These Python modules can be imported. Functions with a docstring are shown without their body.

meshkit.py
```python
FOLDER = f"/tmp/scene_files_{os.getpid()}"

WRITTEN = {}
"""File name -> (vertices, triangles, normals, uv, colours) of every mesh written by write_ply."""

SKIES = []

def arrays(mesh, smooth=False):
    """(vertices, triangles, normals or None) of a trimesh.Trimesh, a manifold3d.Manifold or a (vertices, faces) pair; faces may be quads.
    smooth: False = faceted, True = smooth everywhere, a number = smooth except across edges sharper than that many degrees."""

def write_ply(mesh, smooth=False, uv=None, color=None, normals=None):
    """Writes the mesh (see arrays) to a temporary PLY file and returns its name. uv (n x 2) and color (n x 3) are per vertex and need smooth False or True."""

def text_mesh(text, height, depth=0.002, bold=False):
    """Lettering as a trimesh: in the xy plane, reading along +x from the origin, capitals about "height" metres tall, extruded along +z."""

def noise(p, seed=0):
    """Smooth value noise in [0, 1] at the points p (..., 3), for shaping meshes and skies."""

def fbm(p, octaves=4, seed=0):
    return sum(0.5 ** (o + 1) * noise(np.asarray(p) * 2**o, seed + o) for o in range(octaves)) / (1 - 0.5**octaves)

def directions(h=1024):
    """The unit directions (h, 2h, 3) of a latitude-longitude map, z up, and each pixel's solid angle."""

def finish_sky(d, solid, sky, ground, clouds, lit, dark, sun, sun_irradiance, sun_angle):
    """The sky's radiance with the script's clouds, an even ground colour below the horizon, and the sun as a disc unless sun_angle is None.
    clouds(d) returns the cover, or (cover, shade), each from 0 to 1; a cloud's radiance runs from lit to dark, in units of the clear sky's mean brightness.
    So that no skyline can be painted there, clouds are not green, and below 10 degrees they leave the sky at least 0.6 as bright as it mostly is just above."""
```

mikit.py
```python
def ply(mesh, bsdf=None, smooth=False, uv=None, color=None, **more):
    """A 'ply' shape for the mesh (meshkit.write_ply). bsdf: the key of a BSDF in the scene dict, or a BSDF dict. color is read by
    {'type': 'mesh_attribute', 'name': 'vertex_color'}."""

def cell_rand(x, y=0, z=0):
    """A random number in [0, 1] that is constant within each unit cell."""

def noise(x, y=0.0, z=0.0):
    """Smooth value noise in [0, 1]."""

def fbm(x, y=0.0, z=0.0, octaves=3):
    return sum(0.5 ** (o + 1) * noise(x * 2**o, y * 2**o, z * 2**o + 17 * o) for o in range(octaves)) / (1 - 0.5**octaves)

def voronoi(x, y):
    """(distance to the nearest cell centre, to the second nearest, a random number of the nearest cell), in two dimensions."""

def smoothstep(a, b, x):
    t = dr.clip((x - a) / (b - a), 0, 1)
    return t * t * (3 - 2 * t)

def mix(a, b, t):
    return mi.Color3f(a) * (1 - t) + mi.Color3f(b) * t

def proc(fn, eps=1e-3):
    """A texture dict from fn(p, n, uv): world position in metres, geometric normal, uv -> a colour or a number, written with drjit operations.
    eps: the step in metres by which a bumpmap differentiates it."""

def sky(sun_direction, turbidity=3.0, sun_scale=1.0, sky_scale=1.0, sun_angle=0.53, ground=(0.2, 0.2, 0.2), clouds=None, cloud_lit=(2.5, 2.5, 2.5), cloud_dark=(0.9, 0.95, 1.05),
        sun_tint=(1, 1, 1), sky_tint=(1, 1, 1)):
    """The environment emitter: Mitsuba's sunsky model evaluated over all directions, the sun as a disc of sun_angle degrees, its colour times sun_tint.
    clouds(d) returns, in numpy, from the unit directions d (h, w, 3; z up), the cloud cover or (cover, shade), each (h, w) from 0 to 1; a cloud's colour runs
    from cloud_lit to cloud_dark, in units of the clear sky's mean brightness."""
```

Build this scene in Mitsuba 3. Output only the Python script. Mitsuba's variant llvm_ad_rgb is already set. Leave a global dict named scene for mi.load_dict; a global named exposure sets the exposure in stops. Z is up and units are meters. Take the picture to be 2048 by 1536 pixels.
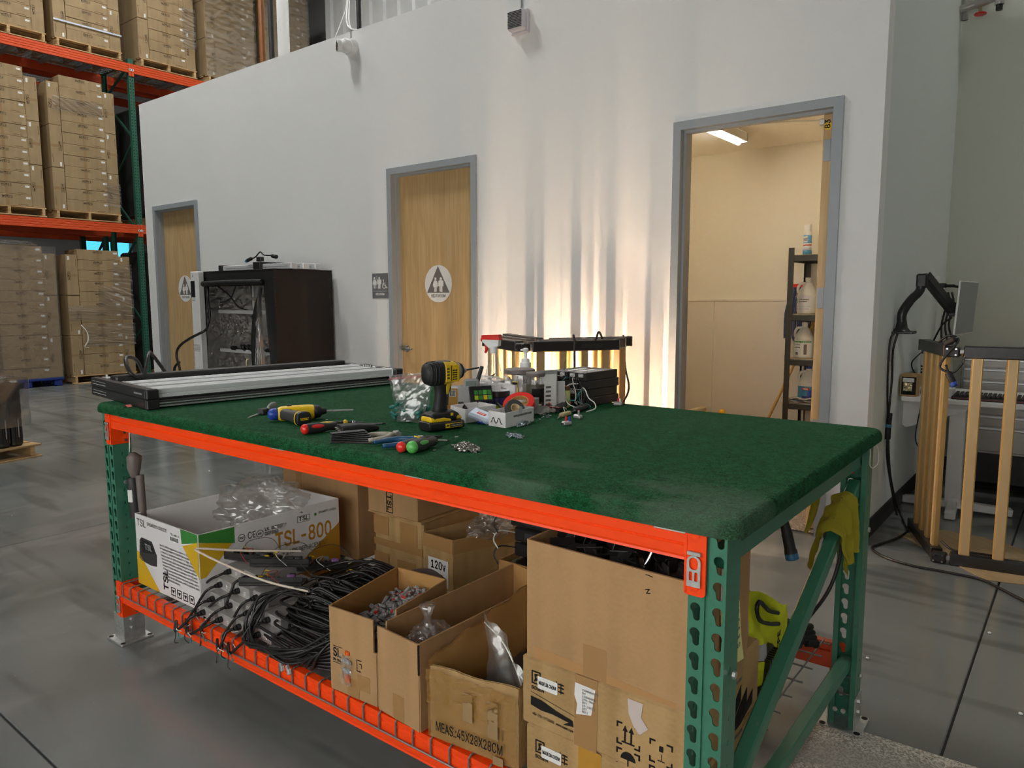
import math, random
import numpy as np, trimesh, drjit as dr, mitsuba as mi, mikit, meshkit
from shapely.geometry import Polygon, Point, box as sbox, LineString
from shapely.ops import unary_union
from shapely import affinity
T = mi.ScalarTransform4f
scene, labels = {}, {}
rng = random.Random(7)
nrng = np.random.default_rng(11)

# ------------------------------------------------------------------ camera, lights, exposure
F_PX = 1471.65
YAW, PITCH, ROLL, EYE = -0.6672, -0.1157, -0.0021, (0.0, 0.0, 1.4015)
_d = np.array([math.sin(YAW) * math.cos(PITCH), math.cos(YAW) * math.cos(PITCH), math.sin(PITCH)])
_r = np.cross(_d, [0, 0, 1]); _r /= np.linalg.norm(_r)
_u = np.cross(_r, _d)
_u2 = -_r * math.sin(ROLL) + _u * math.cos(ROLL)
scene['camera'] = {'type': 'perspective', 'fov_axis': 'x', 'fov': math.degrees(2 * math.atan(1024 / F_PX)),
                   'near_clip': 0.05, 'far_clip': 200.0,
                   'to_world': T().look_at(origin=list(EYE), target=[EYE[i] + float(_d[i]) for i in range(3)], up=[float(v) for v in _u2])}
exposure = 0.15
# ceiling lamps: (x, y, width, depth, radiance)
LAMP_COLOR = (1.0, 1.0, 0.97)
HIGH_BAYS = [(-6.6, 1.7, 0.5, 1.3, 105), (-10.8, 1.7, 0.5, 1.3, 62), (-10.8, 5.8, 0.5, 1.3, 70), (-5.4, -2.6, 0.5, 1.3, 14),
             (-10.6, -2.2, 0.5, 1.3, 26), (-7.0, 7.6, 0.5, 1.3, 70), (2.6, 4.4, 0.5, 1.3, 34)]
LAMP_Z = 8.6
DOCK_DOOR = (-3.4, 1.3, 0.8, 2.8, (3.6, 3.6, 3.5))   # x0, x1, z0, z1, radiance of the daylit door panel behind the camera
STRIP_RADIANCE = (980.0, 710.0, 490.0)     # lit LED strips of the fixture by the wall
CLOSET_RADIANCE = (84.0, 74.0, 55.0)       # tube in the closet
BLUE_PANE = (0.10, 0.75, 1.25)

# ------------------------------------------------------------------ materials
def rgb(c): return {'type': 'rgb', 'value': [float(v) for v in c]}
def S(r, g, b):
    f = lambda v: v / 255 / 12.92 if v / 255 < 0.04045 else ((v / 255 + 0.055) / 1.055) ** 2.4
    return (f(r), f(g), f(b))
def mat(name, base, rough=0.5, metallic=0.0, spec=0.5, bump=None, bscale=1.0, **kw):
    b = {'type': 'principled', 'base_color': rgb(base) if isinstance(base, tuple) else base, 'roughness': rough if isinstance(rough, dict) else float(rough), 'metallic': float(metallic), 'specular': float(spec), **kw}
    if bump is not None: b = {'type': 'bumpmap', 'nested': {**bump}, 'scale': bscale, 'bsdf': b}
    scene['mat_' + name] = {'type': 'twosided', 'bsdf': b}
    return 'mat_' + name
def dmat(name, base):
    scene['mat_' + name] = {'type': 'twosided', 'bsdf': {'type': 'diffuse', 'reflectance': rgb(base) if isinstance(base, tuple) else base}}
    return 'mat_' + name
mx, ss, noise, fbm = mikit.mix, mikit.smoothstep, mikit.noise, mikit.fbm

def concrete_fn(p, n, uv):
    a = fbm(p.x * 0.9, p.y * 0.9, 3.0, octaves=4)
    b = fbm(p.x * 7 + 3, p.y * 3, 9.0, octaves=3)
    s = fbm(p.x * 1.4 + 40, p.y * 9, 1.0, octaves=3)
    c = mx((0.10, 0.108, 0.104), (0.165, 0.174, 0.167), ss(0.3, 0.72, a))
    c = mx(c, (0.19, 0.19, 0.178), 0.45 * ss(0.5, 0.75, b))
    c = mx(c, (0.055, 0.06, 0.057), 0.55 * ss(0.55, 0.8, s))
    d = noise(p.x * 60, p.y * 60)
    return mx(c, (0.5, 0.5, 0.47), 0.5 * ss(0.965, 0.99, d) * ss(0.6, 0.8, noise(p.x * 5, p.y * 5)))
def concrete_rough(p, n, uv): return 0.10 + 0.22 * fbm(p.x * 2.3, p.y * 2.3, 5.0, octaves=3)
CONCRETE = mat('polished_concrete', mikit.proc(concrete_fn), mikit.proc(concrete_rough), spec=0.5)
def carpet_fn(p, n, uv):
    a = noise(p.x * 420, p.y * 420, p.z * 420); b = fbm(p.x * 70, p.y * 70, p.z * 70, octaves=3)
    big = fbm(p.x * 3, p.y * 3, p.z * 3, octaves=3)
    c = mx((0.0040, 0.026, 0.0095), (0.014, 0.105, 0.036), ss(0.2, 0.85, 0.55 * a + 0.45 * b))
    c = mx(c, (0.05, 0.13, 0.075), 0.35 * ss(0.55, 0.8, big) * ss(0.4, 0.8, a))
    dust = ss(0.40, 0.05, p.y - 1.27) * ss(-1.6, -0.9, p.x) * ss(0.4, 0.75, fbm(p.x * 7, p.y * 14, 2.0, octaves=4))
    c = mx(c, (0.11, 0.15, 0.11), 0.45 * dust)
    return mx(c, (0.55, 0.6, 0.55), 0.8 * ss(0.985, 0.995, noise(p.x * 150 + 9, p.y * 150)) * ss(0.55, 0.7, noise(p.x * 8, p.y * 8 + 4)))
def carpet_bump(p, n, uv): return noise(p.x * 380, p.y * 380, p.z * 380) * 0.6 + fbm(p.x * 110, p.y * 110, p.z * 110, octaves=2) * 0.6
CARPET = mat('green_carpet', mikit.proc(carpet_fn), 0.95, spec=0.1, bump=mikit.proc(carpet_bump, 5e-4), bscale=0.004, sheen=0.35)
def card_fn(lo, hi):
    def fn(p, n, uv):
        a = fbm(p.x * 5, p.y * 5, p.z * 5, octaves=3); b = noise(p.x * 160, p.y * 160, p.z * 160)
        r = noise(p.x * 34 + p.y * 34, 3.0, p.z * 2)
        c = mx(lo, hi, ss(0.2, 0.8, 0.55 * a + 0.3 * r + 0.15 * b))
        return c
    return fn
CARD = mat('cardboard', mikit.proc(card_fn((0.365, 0.215, 0.098), (0.44, 0.262, 0.122))), 0.75, spec=0.25)
CARD_OLD = mat('old_cardboard', mikit.proc(card_fn((0.33, 0.205, 0.082), (0.46, 0.29, 0.125))), 0.6, spec=0.3)
CARD_PALE = mat('pale_cardboard', mikit.proc(card_fn((0.31, 0.218, 0.118), (0.37, 0.265, 0.145))), 0.75, spec=0.25)
CARD_CUT = mat('cardboard_edge', S(205, 170, 120), 0.8)
CARD_IN = mat('cardboard_inside', S(176, 132, 76), 0.8)
TAPE = mat('packing_tape', S(158, 120, 74), 0.3, spec=0.5)
TAPE_PALE = mat('carton_tape', S(150, 122, 84), 0.35, spec=0.5)
TAPE_AMBER = mat('amber_tape', S(178, 128, 38), 0.2, spec=0.6)
def door_fn(p, n, uv):
    w = fbm(p.x * 2.2, 1.0, p.z * 0.55, octaves=3)
    g = noise(p.x * 170, 0.0, p.z * 5) * 0.5 + noise(p.x * 60 + 8 * w, 2.0, p.z * 2.2) * 0.5
    arch = dr.sin((p.x * 26 + 5.5 * w * 6 + dr.square(p.z - 1.4) * 2.2))
    c = mx((0.50, 0.325, 0.145), (0.58, 0.40, 0.195), ss(0.15, 0.85, g))
    return mx(c, (0.43, 0.26, 0.11), 0.22 * ss(0.2, 1.0, arch))
DOOR_WOOD = mat('door_veneer', mikit.proc(door_fn), 0.4, spec=0.4)
def pallet_fn(p, n, uv):
    g = noise(p.x * 9, p.y * 9, p.z * 90) * 0.5 + fbm(p.x * 3, p.y * 3, p.z * 20, octaves=3) * 0.5
    return mx((0.36, 0.22, 0.10), (0.62, 0.43, 0.22), ss(0.2, 0.8, g))
PALLET = mat('pallet_wood', mikit.proc(pallet_fn), 0.8, spec=0.2)
def flake_fn(p, n, uv):
    d, e, k = mikit.voronoi(p.x * 170, p.y * 170)
    return mx((0.12, 0.085, 0.06), (0.50, 0.42, 0.33), ss(0.1, 0.9, k))
FLAKE = mat('flake_floor', mikit.proc(flake_fn), 0.4)
def mat_fn(p, n, uv):
    d, e, k = mikit.voronoi(p.x * 210, p.y * 210)
    s = fbm(p.x * 2.0, p.y * 7, 1.0, octaves=3)
    return mx(mx((0.26, 0.24, 0.205), (0.62, 0.575, 0.51), ss(0.1, 0.9, k)), (0.32, 0.295, 0.26), 0.6 * ss(0.4, 0.7, s))
MATTING = mat('speckled_mat', mikit.proc(mat_fn), 0.75)
def osb_fn(p, n, uv):
    d, e, k = mikit.voronoi(p.x * 300 + p.z * 120, p.y * 300)
    return mx((0.28, 0.2, 0.12), (0.55, 0.46, 0.34), ss(0.1, 0.9, k))
CHIPBOARD = mat('chipboard', mikit.proc(osb_fn), 0.8)
def steel_fn(p, n, uv): return 0.26 + 0.16 * noise(p.x * 1.5, p.y, p.z * 320)
STEEL = mat('brushed_steel', (0.34, 0.33, 0.31), mikit.proc(steel_fn), metallic=1.0)
def galv_fn(p, n, uv): return mx((0.42, 0.42, 0.40), (0.66, 0.655, 0.63), fbm(p.x * 60, p.y * 60, p.z * 60, octaves=3))
GALV = mat('galvanised_steel', mikit.proc(galv_fn), 0.42, metallic=0.75)
def green_fn(p, n, uv):
    w = fbm(p.x * 8, p.y * 8, p.z * 3, octaves=3); sc = noise(p.x * 90, p.y * 90, p.z * 12)
    c = mx((0.027, 0.145, 0.085), (0.046, 0.19, 0.115), w)
    return mx(c, (0.13, 0.24, 0.15), 0.4 * ss(0.80, 0.93, sc) * ss(0.45, 0.7, w))
GREEN = mat('green_enamel', mikit.proc(green_fn), 0.32, spec=0.55, clearcoat=0.25)
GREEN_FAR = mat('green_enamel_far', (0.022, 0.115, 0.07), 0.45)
def orange_fn(p, n, uv):
    w = fbm(p.x * 3, p.y * 30, p.z * 40, octaves=3)
    return mx((0.86, 0.052, 0.002), (0.97, 0.072, 0.004), w)
ORANGE = mat('orange_enamel', mikit.proc(orange_fn), 0.33, spec=0.35, clearcoat=0.12)
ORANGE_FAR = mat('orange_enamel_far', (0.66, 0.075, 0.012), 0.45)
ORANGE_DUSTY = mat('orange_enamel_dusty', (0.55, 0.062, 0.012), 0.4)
WALLP = mat('wall_paint', (0.80, 0.80, 0.78), 0.75, spec=0.2)
WALLP2 = mat('wall_paint_cool', (0.68, 0.72, 0.69), 0.75, spec=0.2)
WALLP3 = mat('wall_paint_sage', (0.60, 0.61, 0.53), 0.75, spec=0.2)
CREAM = mat('closet_paint', (0.82, 0.77, 0.66), 0.7, spec=0.2)
FRP = mat('washable_panel', (0.72, 0.66, 0.58), 0.5)
RIBBED = mat('ribbed_metal', (0.66, 0.67, 0.66), 0.4)
FRAME = mat('grey_frame_paint', (0.33, 0.36, 0.38), 0.4)
BASEB = mat('dark_baseboard', (0.022, 0.021, 0.020), 0.5)
CEIL = mat('ceiling_paint', (0.30, 0.30, 0.29), 0.8)
WALLD = mat('dull_wall_paint', (0.36, 0.36, 0.35), 0.8)
BLACK = mat('black_plastic', (0.012, 0.012, 0.012), 0.42)
BLACKM = mat('black_anodised', (0.014, 0.0135, 0.013), 0.35, spec=0.6)
BLACKR = mat('black_rubber', (0.010, 0.010, 0.010), 0.6)
CABLE = mat('cable_jacket', (0.013, 0.0125, 0.012), 0.38, spec=0.5)
DKGREY = mat('dark_grey_plastic', (0.035, 0.034, 0.033), 0.5)
GREY = mat('grey_plastic', (0.30, 0.30, 0.29), 0.5)
GREYM = mat('grey_metal_case', (0.46, 0.44, 0.42), 0.4, metallic=0.4)
SILVER = mat('silver_aluminium', (0.72, 0.73, 0.73), 0.3, metallic=0.85)
PALE = mat('pale_aluminium', (0.70, 0.71, 0.71), 0.35, metallic=0.25)
CHROME = mat('chrome', (0.62, 0.62, 0.62), 0.16, metallic=1.0)
SCREWM = mat('screw_steel', (0.40, 0.38, 0.35), 0.3, metallic=1.0)
GOLD = mat('gold_anodised', (0.66, 0.42, 0.16), 0.32, metallic=0.55)
GOLD_PALE = mat('gold_band', (0.58, 0.40, 0.20), 0.45, metallic=0.2)
WHITE = mat('white_plastic', (0.78, 0.78, 0.76), 0.4)
PAPER = mat('white_paper', (0.74, 0.73, 0.70), 0.8, spec=0.1)
BOXW = mat('white_box_board', (0.70, 0.68, 0.67), 0.5, spec=0.4)
BOXIN = mat('white_box_inside', (0.55, 0.52, 0.51), 0.7)
INK = mat('black_ink', (0.012, 0.011, 0.010), 0.7, spec=0.2)
INK_GREY = mat('grey_ink', (0.16, 0.15, 0.14), 0.7, spec=0.2)
INK_BROWN = mat('brown_ink', (0.14, 0.08, 0.04), 0.7, spec=0.2)
RED = mat('red_plastic', (0.62, 0.022, 0.016), 0.35)
REDT = mat('red_gloss', (0.72, 0.03, 0.02), 0.2)
GREENP = mat('green_plastic', (0.10, 0.44, 0.09), 0.3)
YELLOW = mat('tool_yellow', (0.75, 0.48, 0.012), 0.38)
HIVIS = mat('hi_vis_yellow', (0.66, 0.72, 0.008), 0.7, sheen=0.3)
REFLECT = mat('reflective_tape', (0.42, 0.41, 0.42), 0.5)
LIME = mat('lime_tape', (0.40, 0.52, 0.02), 0.3)
LEAF = mat('print_green', (0.035, 0.21, 0.035), 0.5)
GOLDPRINT = mat('print_gold', (0.60, 0.37, 0.012), 0.5)
AMBER = mat('print_amber', (0.42, 0.20, 0.02), 0.5)
BLUE = mat('blue_plastic', (0.02, 0.06, 0.35), 0.35)
TEALB = mat('blue_grip', (0.018, 0.075, 0.16), 0.35)
NAVY = mat('navy_tape', (0.022, 0.024, 0.12), 0.25)
SKYB = mat('sky_blue_plastic', (0.04, 0.20, 0.34), 0.4)
LILAC = mat('pale_blue_plastic', (0.56, 0.62, 0.74), 0.35)
PALLETBLUE = mat('blue_pallet_plastic', (0.008, 0.03, 0.20), 0.5)
TENT = mat('tent_fabric', (0.022, 0.017, 0.014), 0.6, spec=0.3)
TENT_IN = mat('tent_trim', (0.008, 0.008, 0.008), 0.6)
def foil_bump(p, n, uv): return fbm(p.x * 14, p.y * 14, p.z * 14, octaves=4)
FOIL = mat('silver_foil', (0.62, 0.60, 0.57), 0.3, metallic=0.9, bump=mikit.proc(foil_bump, 2e-3), bscale=0.05)
OLIVE = mat('olive_towel', (0.30, 0.26, 0.025), 0.95, spec=0.1, sheen=0.6)
TAN = mat('tan_plastic', (0.55, 0.43, 0.24), 0.5)
BEIGE = mat('grip_beige', (0.36, 0.33, 0.27), 0.5)
ORANGEP = mat('orange_plastic', (0.80, 0.14, 0.015), 0.4)
COPPER = mat('brown_pipe', (0.30, 0.105, 0.025), 0.35, spec=0.6)
SHELFB = mat('shelf_black', (0.020, 0.021, 0.018), 0.35)
MILK = mat('milky_jug', (0.72, 0.70, 0.62), 0.4)
MOP = mat('mop_yarn', (0.055, 0.07, 0.16), 0.9)
HANDLE = mat('handle_wood', (0.55, 0.33, 0.10), 0.5)
BUCKET = mat('bucket_yellow', (0.80, 0.46, 0.015), 0.4)
POSTIT = mat('yellow_note', (0.70, 0.68, 0.28), 0.8)
WRAPDARK = mat('dark_wrapped_load', (0.020, 0.017, 0.016), 0.25, spec=0.6)
SKIN_TAN = mat('brass', (0.5, 0.42, 0.25), 0.35, metallic=0.8)
TEAL = mat('teal_wire', (0.02, 0.22, 0.20), 0.4)
WIREW = mat('white_wire', (0.62, 0.60, 0.55), 0.5)
SCREEN = mat('screen_glass', (0.006, 0.006, 0.007), 0.1)
TAUPE = mat('grey_brown_wire', (0.16, 0.13, 0.12), 0.5)
PINKTAG = mat('pink_tag', (0.62, 0.10, 0.10), 0.6)
scene['mat_clear_film'] = {'type': 'blendbsdf', 'weight': 0.13, 'a': {'type': 'thindielectric', 'int_ior': 1.55},
                           'b': {'type': 'twosided', 'bsdf': {'type': 'principled', 'base_color': rgb((0.80, 0.81, 0.82)), 'roughness': 0.22, 'metallic': 1.0}}}
FILM = 'mat_clear_film'
scene['mat_milky_film'] = {'type': 'blendbsdf', 'weight': 0.20, 'a': {'type': 'thindielectric', 'int_ior': 1.55},
                           'b': {'type': 'twosided', 'bsdf': {'type': 'principled', 'base_color': rgb((0.78, 0.77, 0.75)), 'roughness': 0.25, 'metallic': 0.7}}}
MILKFILM = 'mat_milky_film'
scene['mat_thin_pane'] = {'type': 'thindielectric', 'int_ior': 1.5}
PANE = 'mat_thin_pane'

# ------------------------------------------------------------------ mesh helpers: a mesh is (vertices, triangles)
def cat(*ms):
    ms = [m for m in ms if m is not None and len(m[0])]
    at = np.cumsum([0] + [len(m[0]) for m in ms])
    return np.vstack([m[0] for m in ms]), np.vstack([np.asarray(m[1]) + a for m, a in zip(ms, at)])
def xf(m, M):
    M = np.asarray(M, float); f = np.asarray(m[1])
    if np.linalg.det(M[:3, :3]) < 0: f = f[:, ::-1]
    return m[0] @ M[:3, :3].T + M[:3, 3], f
def tr(x, y, z): M = np.eye(4); M[:3, 3] = (x, y, z); return M
def rot(axis, deg):
    a = math.radians(deg); c, s = math.cos(a), math.sin(a); M = np.eye(4)
    i, j = {'x': (1, 2), 'y': (2, 0), 'z': (0, 1)}[axis]
    M[i, i] = c; M[j, j] = c; M[i, j] = -s; M[j, i] = s
    return M
def sc(x, y, z): return np.diag([x, y, z, 1.0])
def frame(o, xd, yd=None, zd=None):
    xd = np.array(xd, float); xd /= np.linalg.norm(xd)
    if yd is not None:
        yd = np.array(yd, float); yd -= xd * (yd @ xd); yd /= np.linalg.norm(yd); zd = np.cross(xd, yd)
    else:
        zd = np.array(zd, float); zd -= xd * (zd @ xd); zd /= np.linalg.norm(zd); yd = np.cross(zd, xd)
    M = np.eye(4); M[:3, 0], M[:3, 1], M[:3, 2], M[:3, 3] = xd, yd, zd, o
    return M
def _chamfer_topology():
    pts, ids = [], []
    for s in np.ndindex(2, 2, 2):
        sg = np.array(s) * 2 - 1
        for ax in range(3):
            v = sg * 0.4; v = v.astype(float); v[ax] = sg[ax] * 0.5
            pts.append(v); ids.append((sg, ax))
    from scipy.spatial import ConvexHull
    pts = np.array(pts); h = ConvexHull(pts); f = []
    for simp, eq in zip(h.simplices, h.equations):
        a, b, c = pts[simp]
        f.append(simp if np.dot(np.cross(b - a, c - a), eq[:3]) > 0 else simp[::-1])
    return ids, np.array(f)
_CID, _CF = _chamfer_topology()
def cbox(lo, hi, c=0.003):
    lo, hi = np.array(lo, float), np.array(hi, float)
    ctr, h = (lo + hi) / 2, (hi - lo) / 2
    c = min(c, 0.45 * 2 * h.min())
    v = np.array([ctr + sg * np.where(np.arange(3) == ax, h, h - c) for sg, ax in _CID])
    return v, _CF.copy()
_BV = np.array([[x, y, z] for x in (0, 1) for y in (0, 1) for z in (0, 1)], float)
_BF = np.array([[0, 1, 3], [0, 3, 2], [4, 6, 7], [4, 7, 5], [0, 4, 5], [0, 5, 1], [2, 3, 7], [2, 7, 6], [0, 2, 6], [0, 6, 4], [1, 5, 7], [1, 7, 3]])
def box(lo, hi):
    lo, hi = np.array(lo, float), np.array(hi, float)
    return lo + _BV * (hi - lo), _BF.copy()
def bar(a, b, w, h, up=(0, 0, 1), c=0.002):
    a, b = np.array(a, float), np.array(b, float); L = np.linalg.norm(b - a)
    return xf(cbox((0, -w / 2, -h / 2), (L, w / 2, h / 2), c), frame(a, b - a, zd=up))
def prism(poly, h):
    ms = []
    for g in getattr(poly, 'geoms', [poly]):
        if g.is_empty or g.area < 1e-12: continue
        m = trimesh.creation.extrude_polygon(g, h, engine='earcut'); ms.append((np.array(m.vertices), np.array(m.faces)))
    return cat(*ms)
def sheet(poly):
    ms = []
    for g in getattr(poly, 'geoms', [poly]):
        v, f = trimesh.creation.triangulate_polygon(g, engine='earcut'); ms.append((np.c_[v, np.zeros(len(v))], np.array(f)))
    return cat(*ms)
def catmull(pts, n=8):
    p = np.array(pts, float); p = np.vstack([2 * p[0] - p[1], p, 2 * p[-1] - p[-2]]); out = []
    for i in range(1, len(p) - 2):
        t = np.linspace(0, 1, n, endpoint=False)[:, None]
        a, b, c, d = p[i - 1], p[i], p[i + 1], p[i + 2]
        out.append(0.5 * ((2 * b) + (c - a) * t + (2 * a - 5 * b + 4 * c - d) * t**2 + (3 * b - a - 3 * c + d) * t**3))
    return np.vstack(out + [p[-2][None]])
def tube(pts, r, sides=8, smooth=6, caps=True):
    p = catmull(pts, smooth) if smooth > 1 and len(pts) > 2 else np.array(pts, float)
    rr = np.broadcast_to(np.asarray(r, float), (len(p),)) if np.ndim(r) == 0 else np.interp(np.linspace(0, 1, len(p)), np.linspace(0, 1, len(r)), r)
    t = np.gradient(p, axis=0); t /= np.linalg.norm(t, axis=1, keepdims=True) + 1e-12
    a = np.cross(t[0], [0, 0, 1.0]); a = a if np.linalg.norm(a) > 1e-3 else np.cross(t[0], [1.0, 0, 0]); a /= np.linalg.norm(a)
    A = []
    for k in range(len(p)):
        a = a - t[k] * (a @ t[k]); a /= np.linalg.norm(a) + 1e-12; A.append(a)
    A = np.array(A); B = np.cross(t, A); ang = np.arange(sides) * 2 * np.pi / sides
    v = (p[:, None] + rr[:, None, None] * (np.cos(ang)[None, :, None] * A[:, None] + np.sin(ang)[None, :, None] * B[:, None])).reshape(-1, 3)
    i, j = np.meshgrid(np.arange(len(p) - 1), np.arange(sides), indexing='ij')
    q = np.stack([i * sides + j, i * sides + (j + 1) % sides, (i + 1) * sides + (j + 1) % sides, (i + 1) * sides + j], -1).reshape(-1, 4)
    f = np.vstack([q[:, [0, 1, 2]], q[:, [0, 2, 3]]])
    if caps:
        n = len(v); v = np.vstack([v, p[0], p[-1]]); k = np.arange(sides); e = (len(p) - 1) * sides
        f = np.vstack([f, np.stack([k * 0 + n, (k + 1) % sides, k], 1), np.stack([k * 0 + n + 1, e + k, e + (k + 1) % sides], 1)])
    return v, f
def cyl(a, b, r, sides=16, r2=None): return tube([a, b], [r, r if r2 is None else r2], sides, 1)
def lathe(profile, n=24, sx=1.0, sy=1.0):
    pr = np.array(profile, float); ang = np.arange(n) * 2 * np.pi / n
    v = np.stack([pr[:, None, 0] * np.cos(ang) * sx, pr[:, None, 0] * np.sin(ang) * sy, np.broadcast_to(pr[:, None, 1], (len(pr), n))], -1).reshape(-1, 3)
    i, j = np.meshgrid(np.arange(len(pr) - 1), np.arange(n), indexing='ij')
    q = np.stack([i * n + j, i * n + (j + 1) % n, (i + 1) * n + (j + 1) % n, (i + 1) * n + j], -1).reshape(-1, 4)
    f = np.vstack([q[:, [0, 1, 2]], q[:, [0, 2, 3]]])
    c = len(v); v = np.vstack([v, [[0, 0, pr[0, 1]], [0, 0, pr[-1, 1]]]]); k = np.arange(n); e = (len(pr) - 1) * n
    f = np.vstack([f, np.stack([k * 0 + c, (k + 1) % n, k], 1), np.stack([k * 0 + c + 1, e + k, e + (k + 1) % n], 1)])
    return v, f
_sph = trimesh.creation.icosphere(subdivisions=2)
def ball(c, r): return np.array(_sph.vertices) * np.asarray(r) + np.array(c), np.array(_sph.faces)
def grid(fn, nu, nv):
    u, v = np.meshgrid(np.linspace(0, 1, nu + 1), np.linspace(0, 1, nv + 1), indexing='ij')
    P = np.asarray(fn(u, v)).reshape(-1, 3)
    i, j = np.meshgrid(np.arange(nu), np.arange(nv), indexing='ij')
    a = i * (nv + 1) + j; q = np.stack([a, a + nv + 1, a + nv + 2, a + 1], -1).reshape(-1, 4)
    return P, np.vstack([q[:, [0, 1, 2]], q[:, [0, 2, 3]]])
def rounded_rect(w, h, r, cx=0, cy=0): return sbox(cx - w / 2 + r, cy - h / 2 + r, cx + w / 2 - r, cy + h / 2 - r).buffer(r, quad_segs=6)
def rings_solid(outline_fn, rings, n=96):
    """outline_fn(inset) -> n x 2 points; rings: (inset, z) from the bottom edge over the top to the middle."""
    R = [np.c_[outline_fn(i), np.full(n, z)] for i, z in rings]
    v = np.vstack(R); k = np.arange(n); f = []
    for a in range(len(R) - 1):
        q = np.stack([a * n + k, a * n + (k + 1) % n, (a + 1) * n + (k + 1) % n, (a + 1) * n + k], 1)
        f += [q[:, [0, 1, 2]], q[:, [0, 2, 3]]]
    v = np.vstack([v, R[-1].mean(0)]); f.append(np.stack([k * 0 + len(v) - 1, (len(R) - 1) * n + k, (len(R) - 1) * n + (k + 1) % n], 1))
    return v, np.vstack(f)
def wrinkle(m, amp, freq, seed=0, octaves=3):
    v = np.array(m[0]); p = v * freq + seed * 7.3
    d = np.stack([meshkit.fbm(p + o, octaves, seed) - 0.5 for o in (0.0, 31.7, 77.1)], -1)
    return v + d * amp * 2, m[1]
_text_cache = {}
def text(s, h, depth=0.0006, bold=False, width=None):
    k = (s, bold)
    if k not in _text_cache:
        t = meshkit.text_mesh(s, 1.0, 1.0, bold); _text_cache[k] = (np.array(t.vertices), np.array(t.faces))
    v, f = _text_cache[k]; sx = h if width is None else width / max(v[:, 0].max(), 1e-6)
    return v * [sx, h, depth], f
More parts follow.
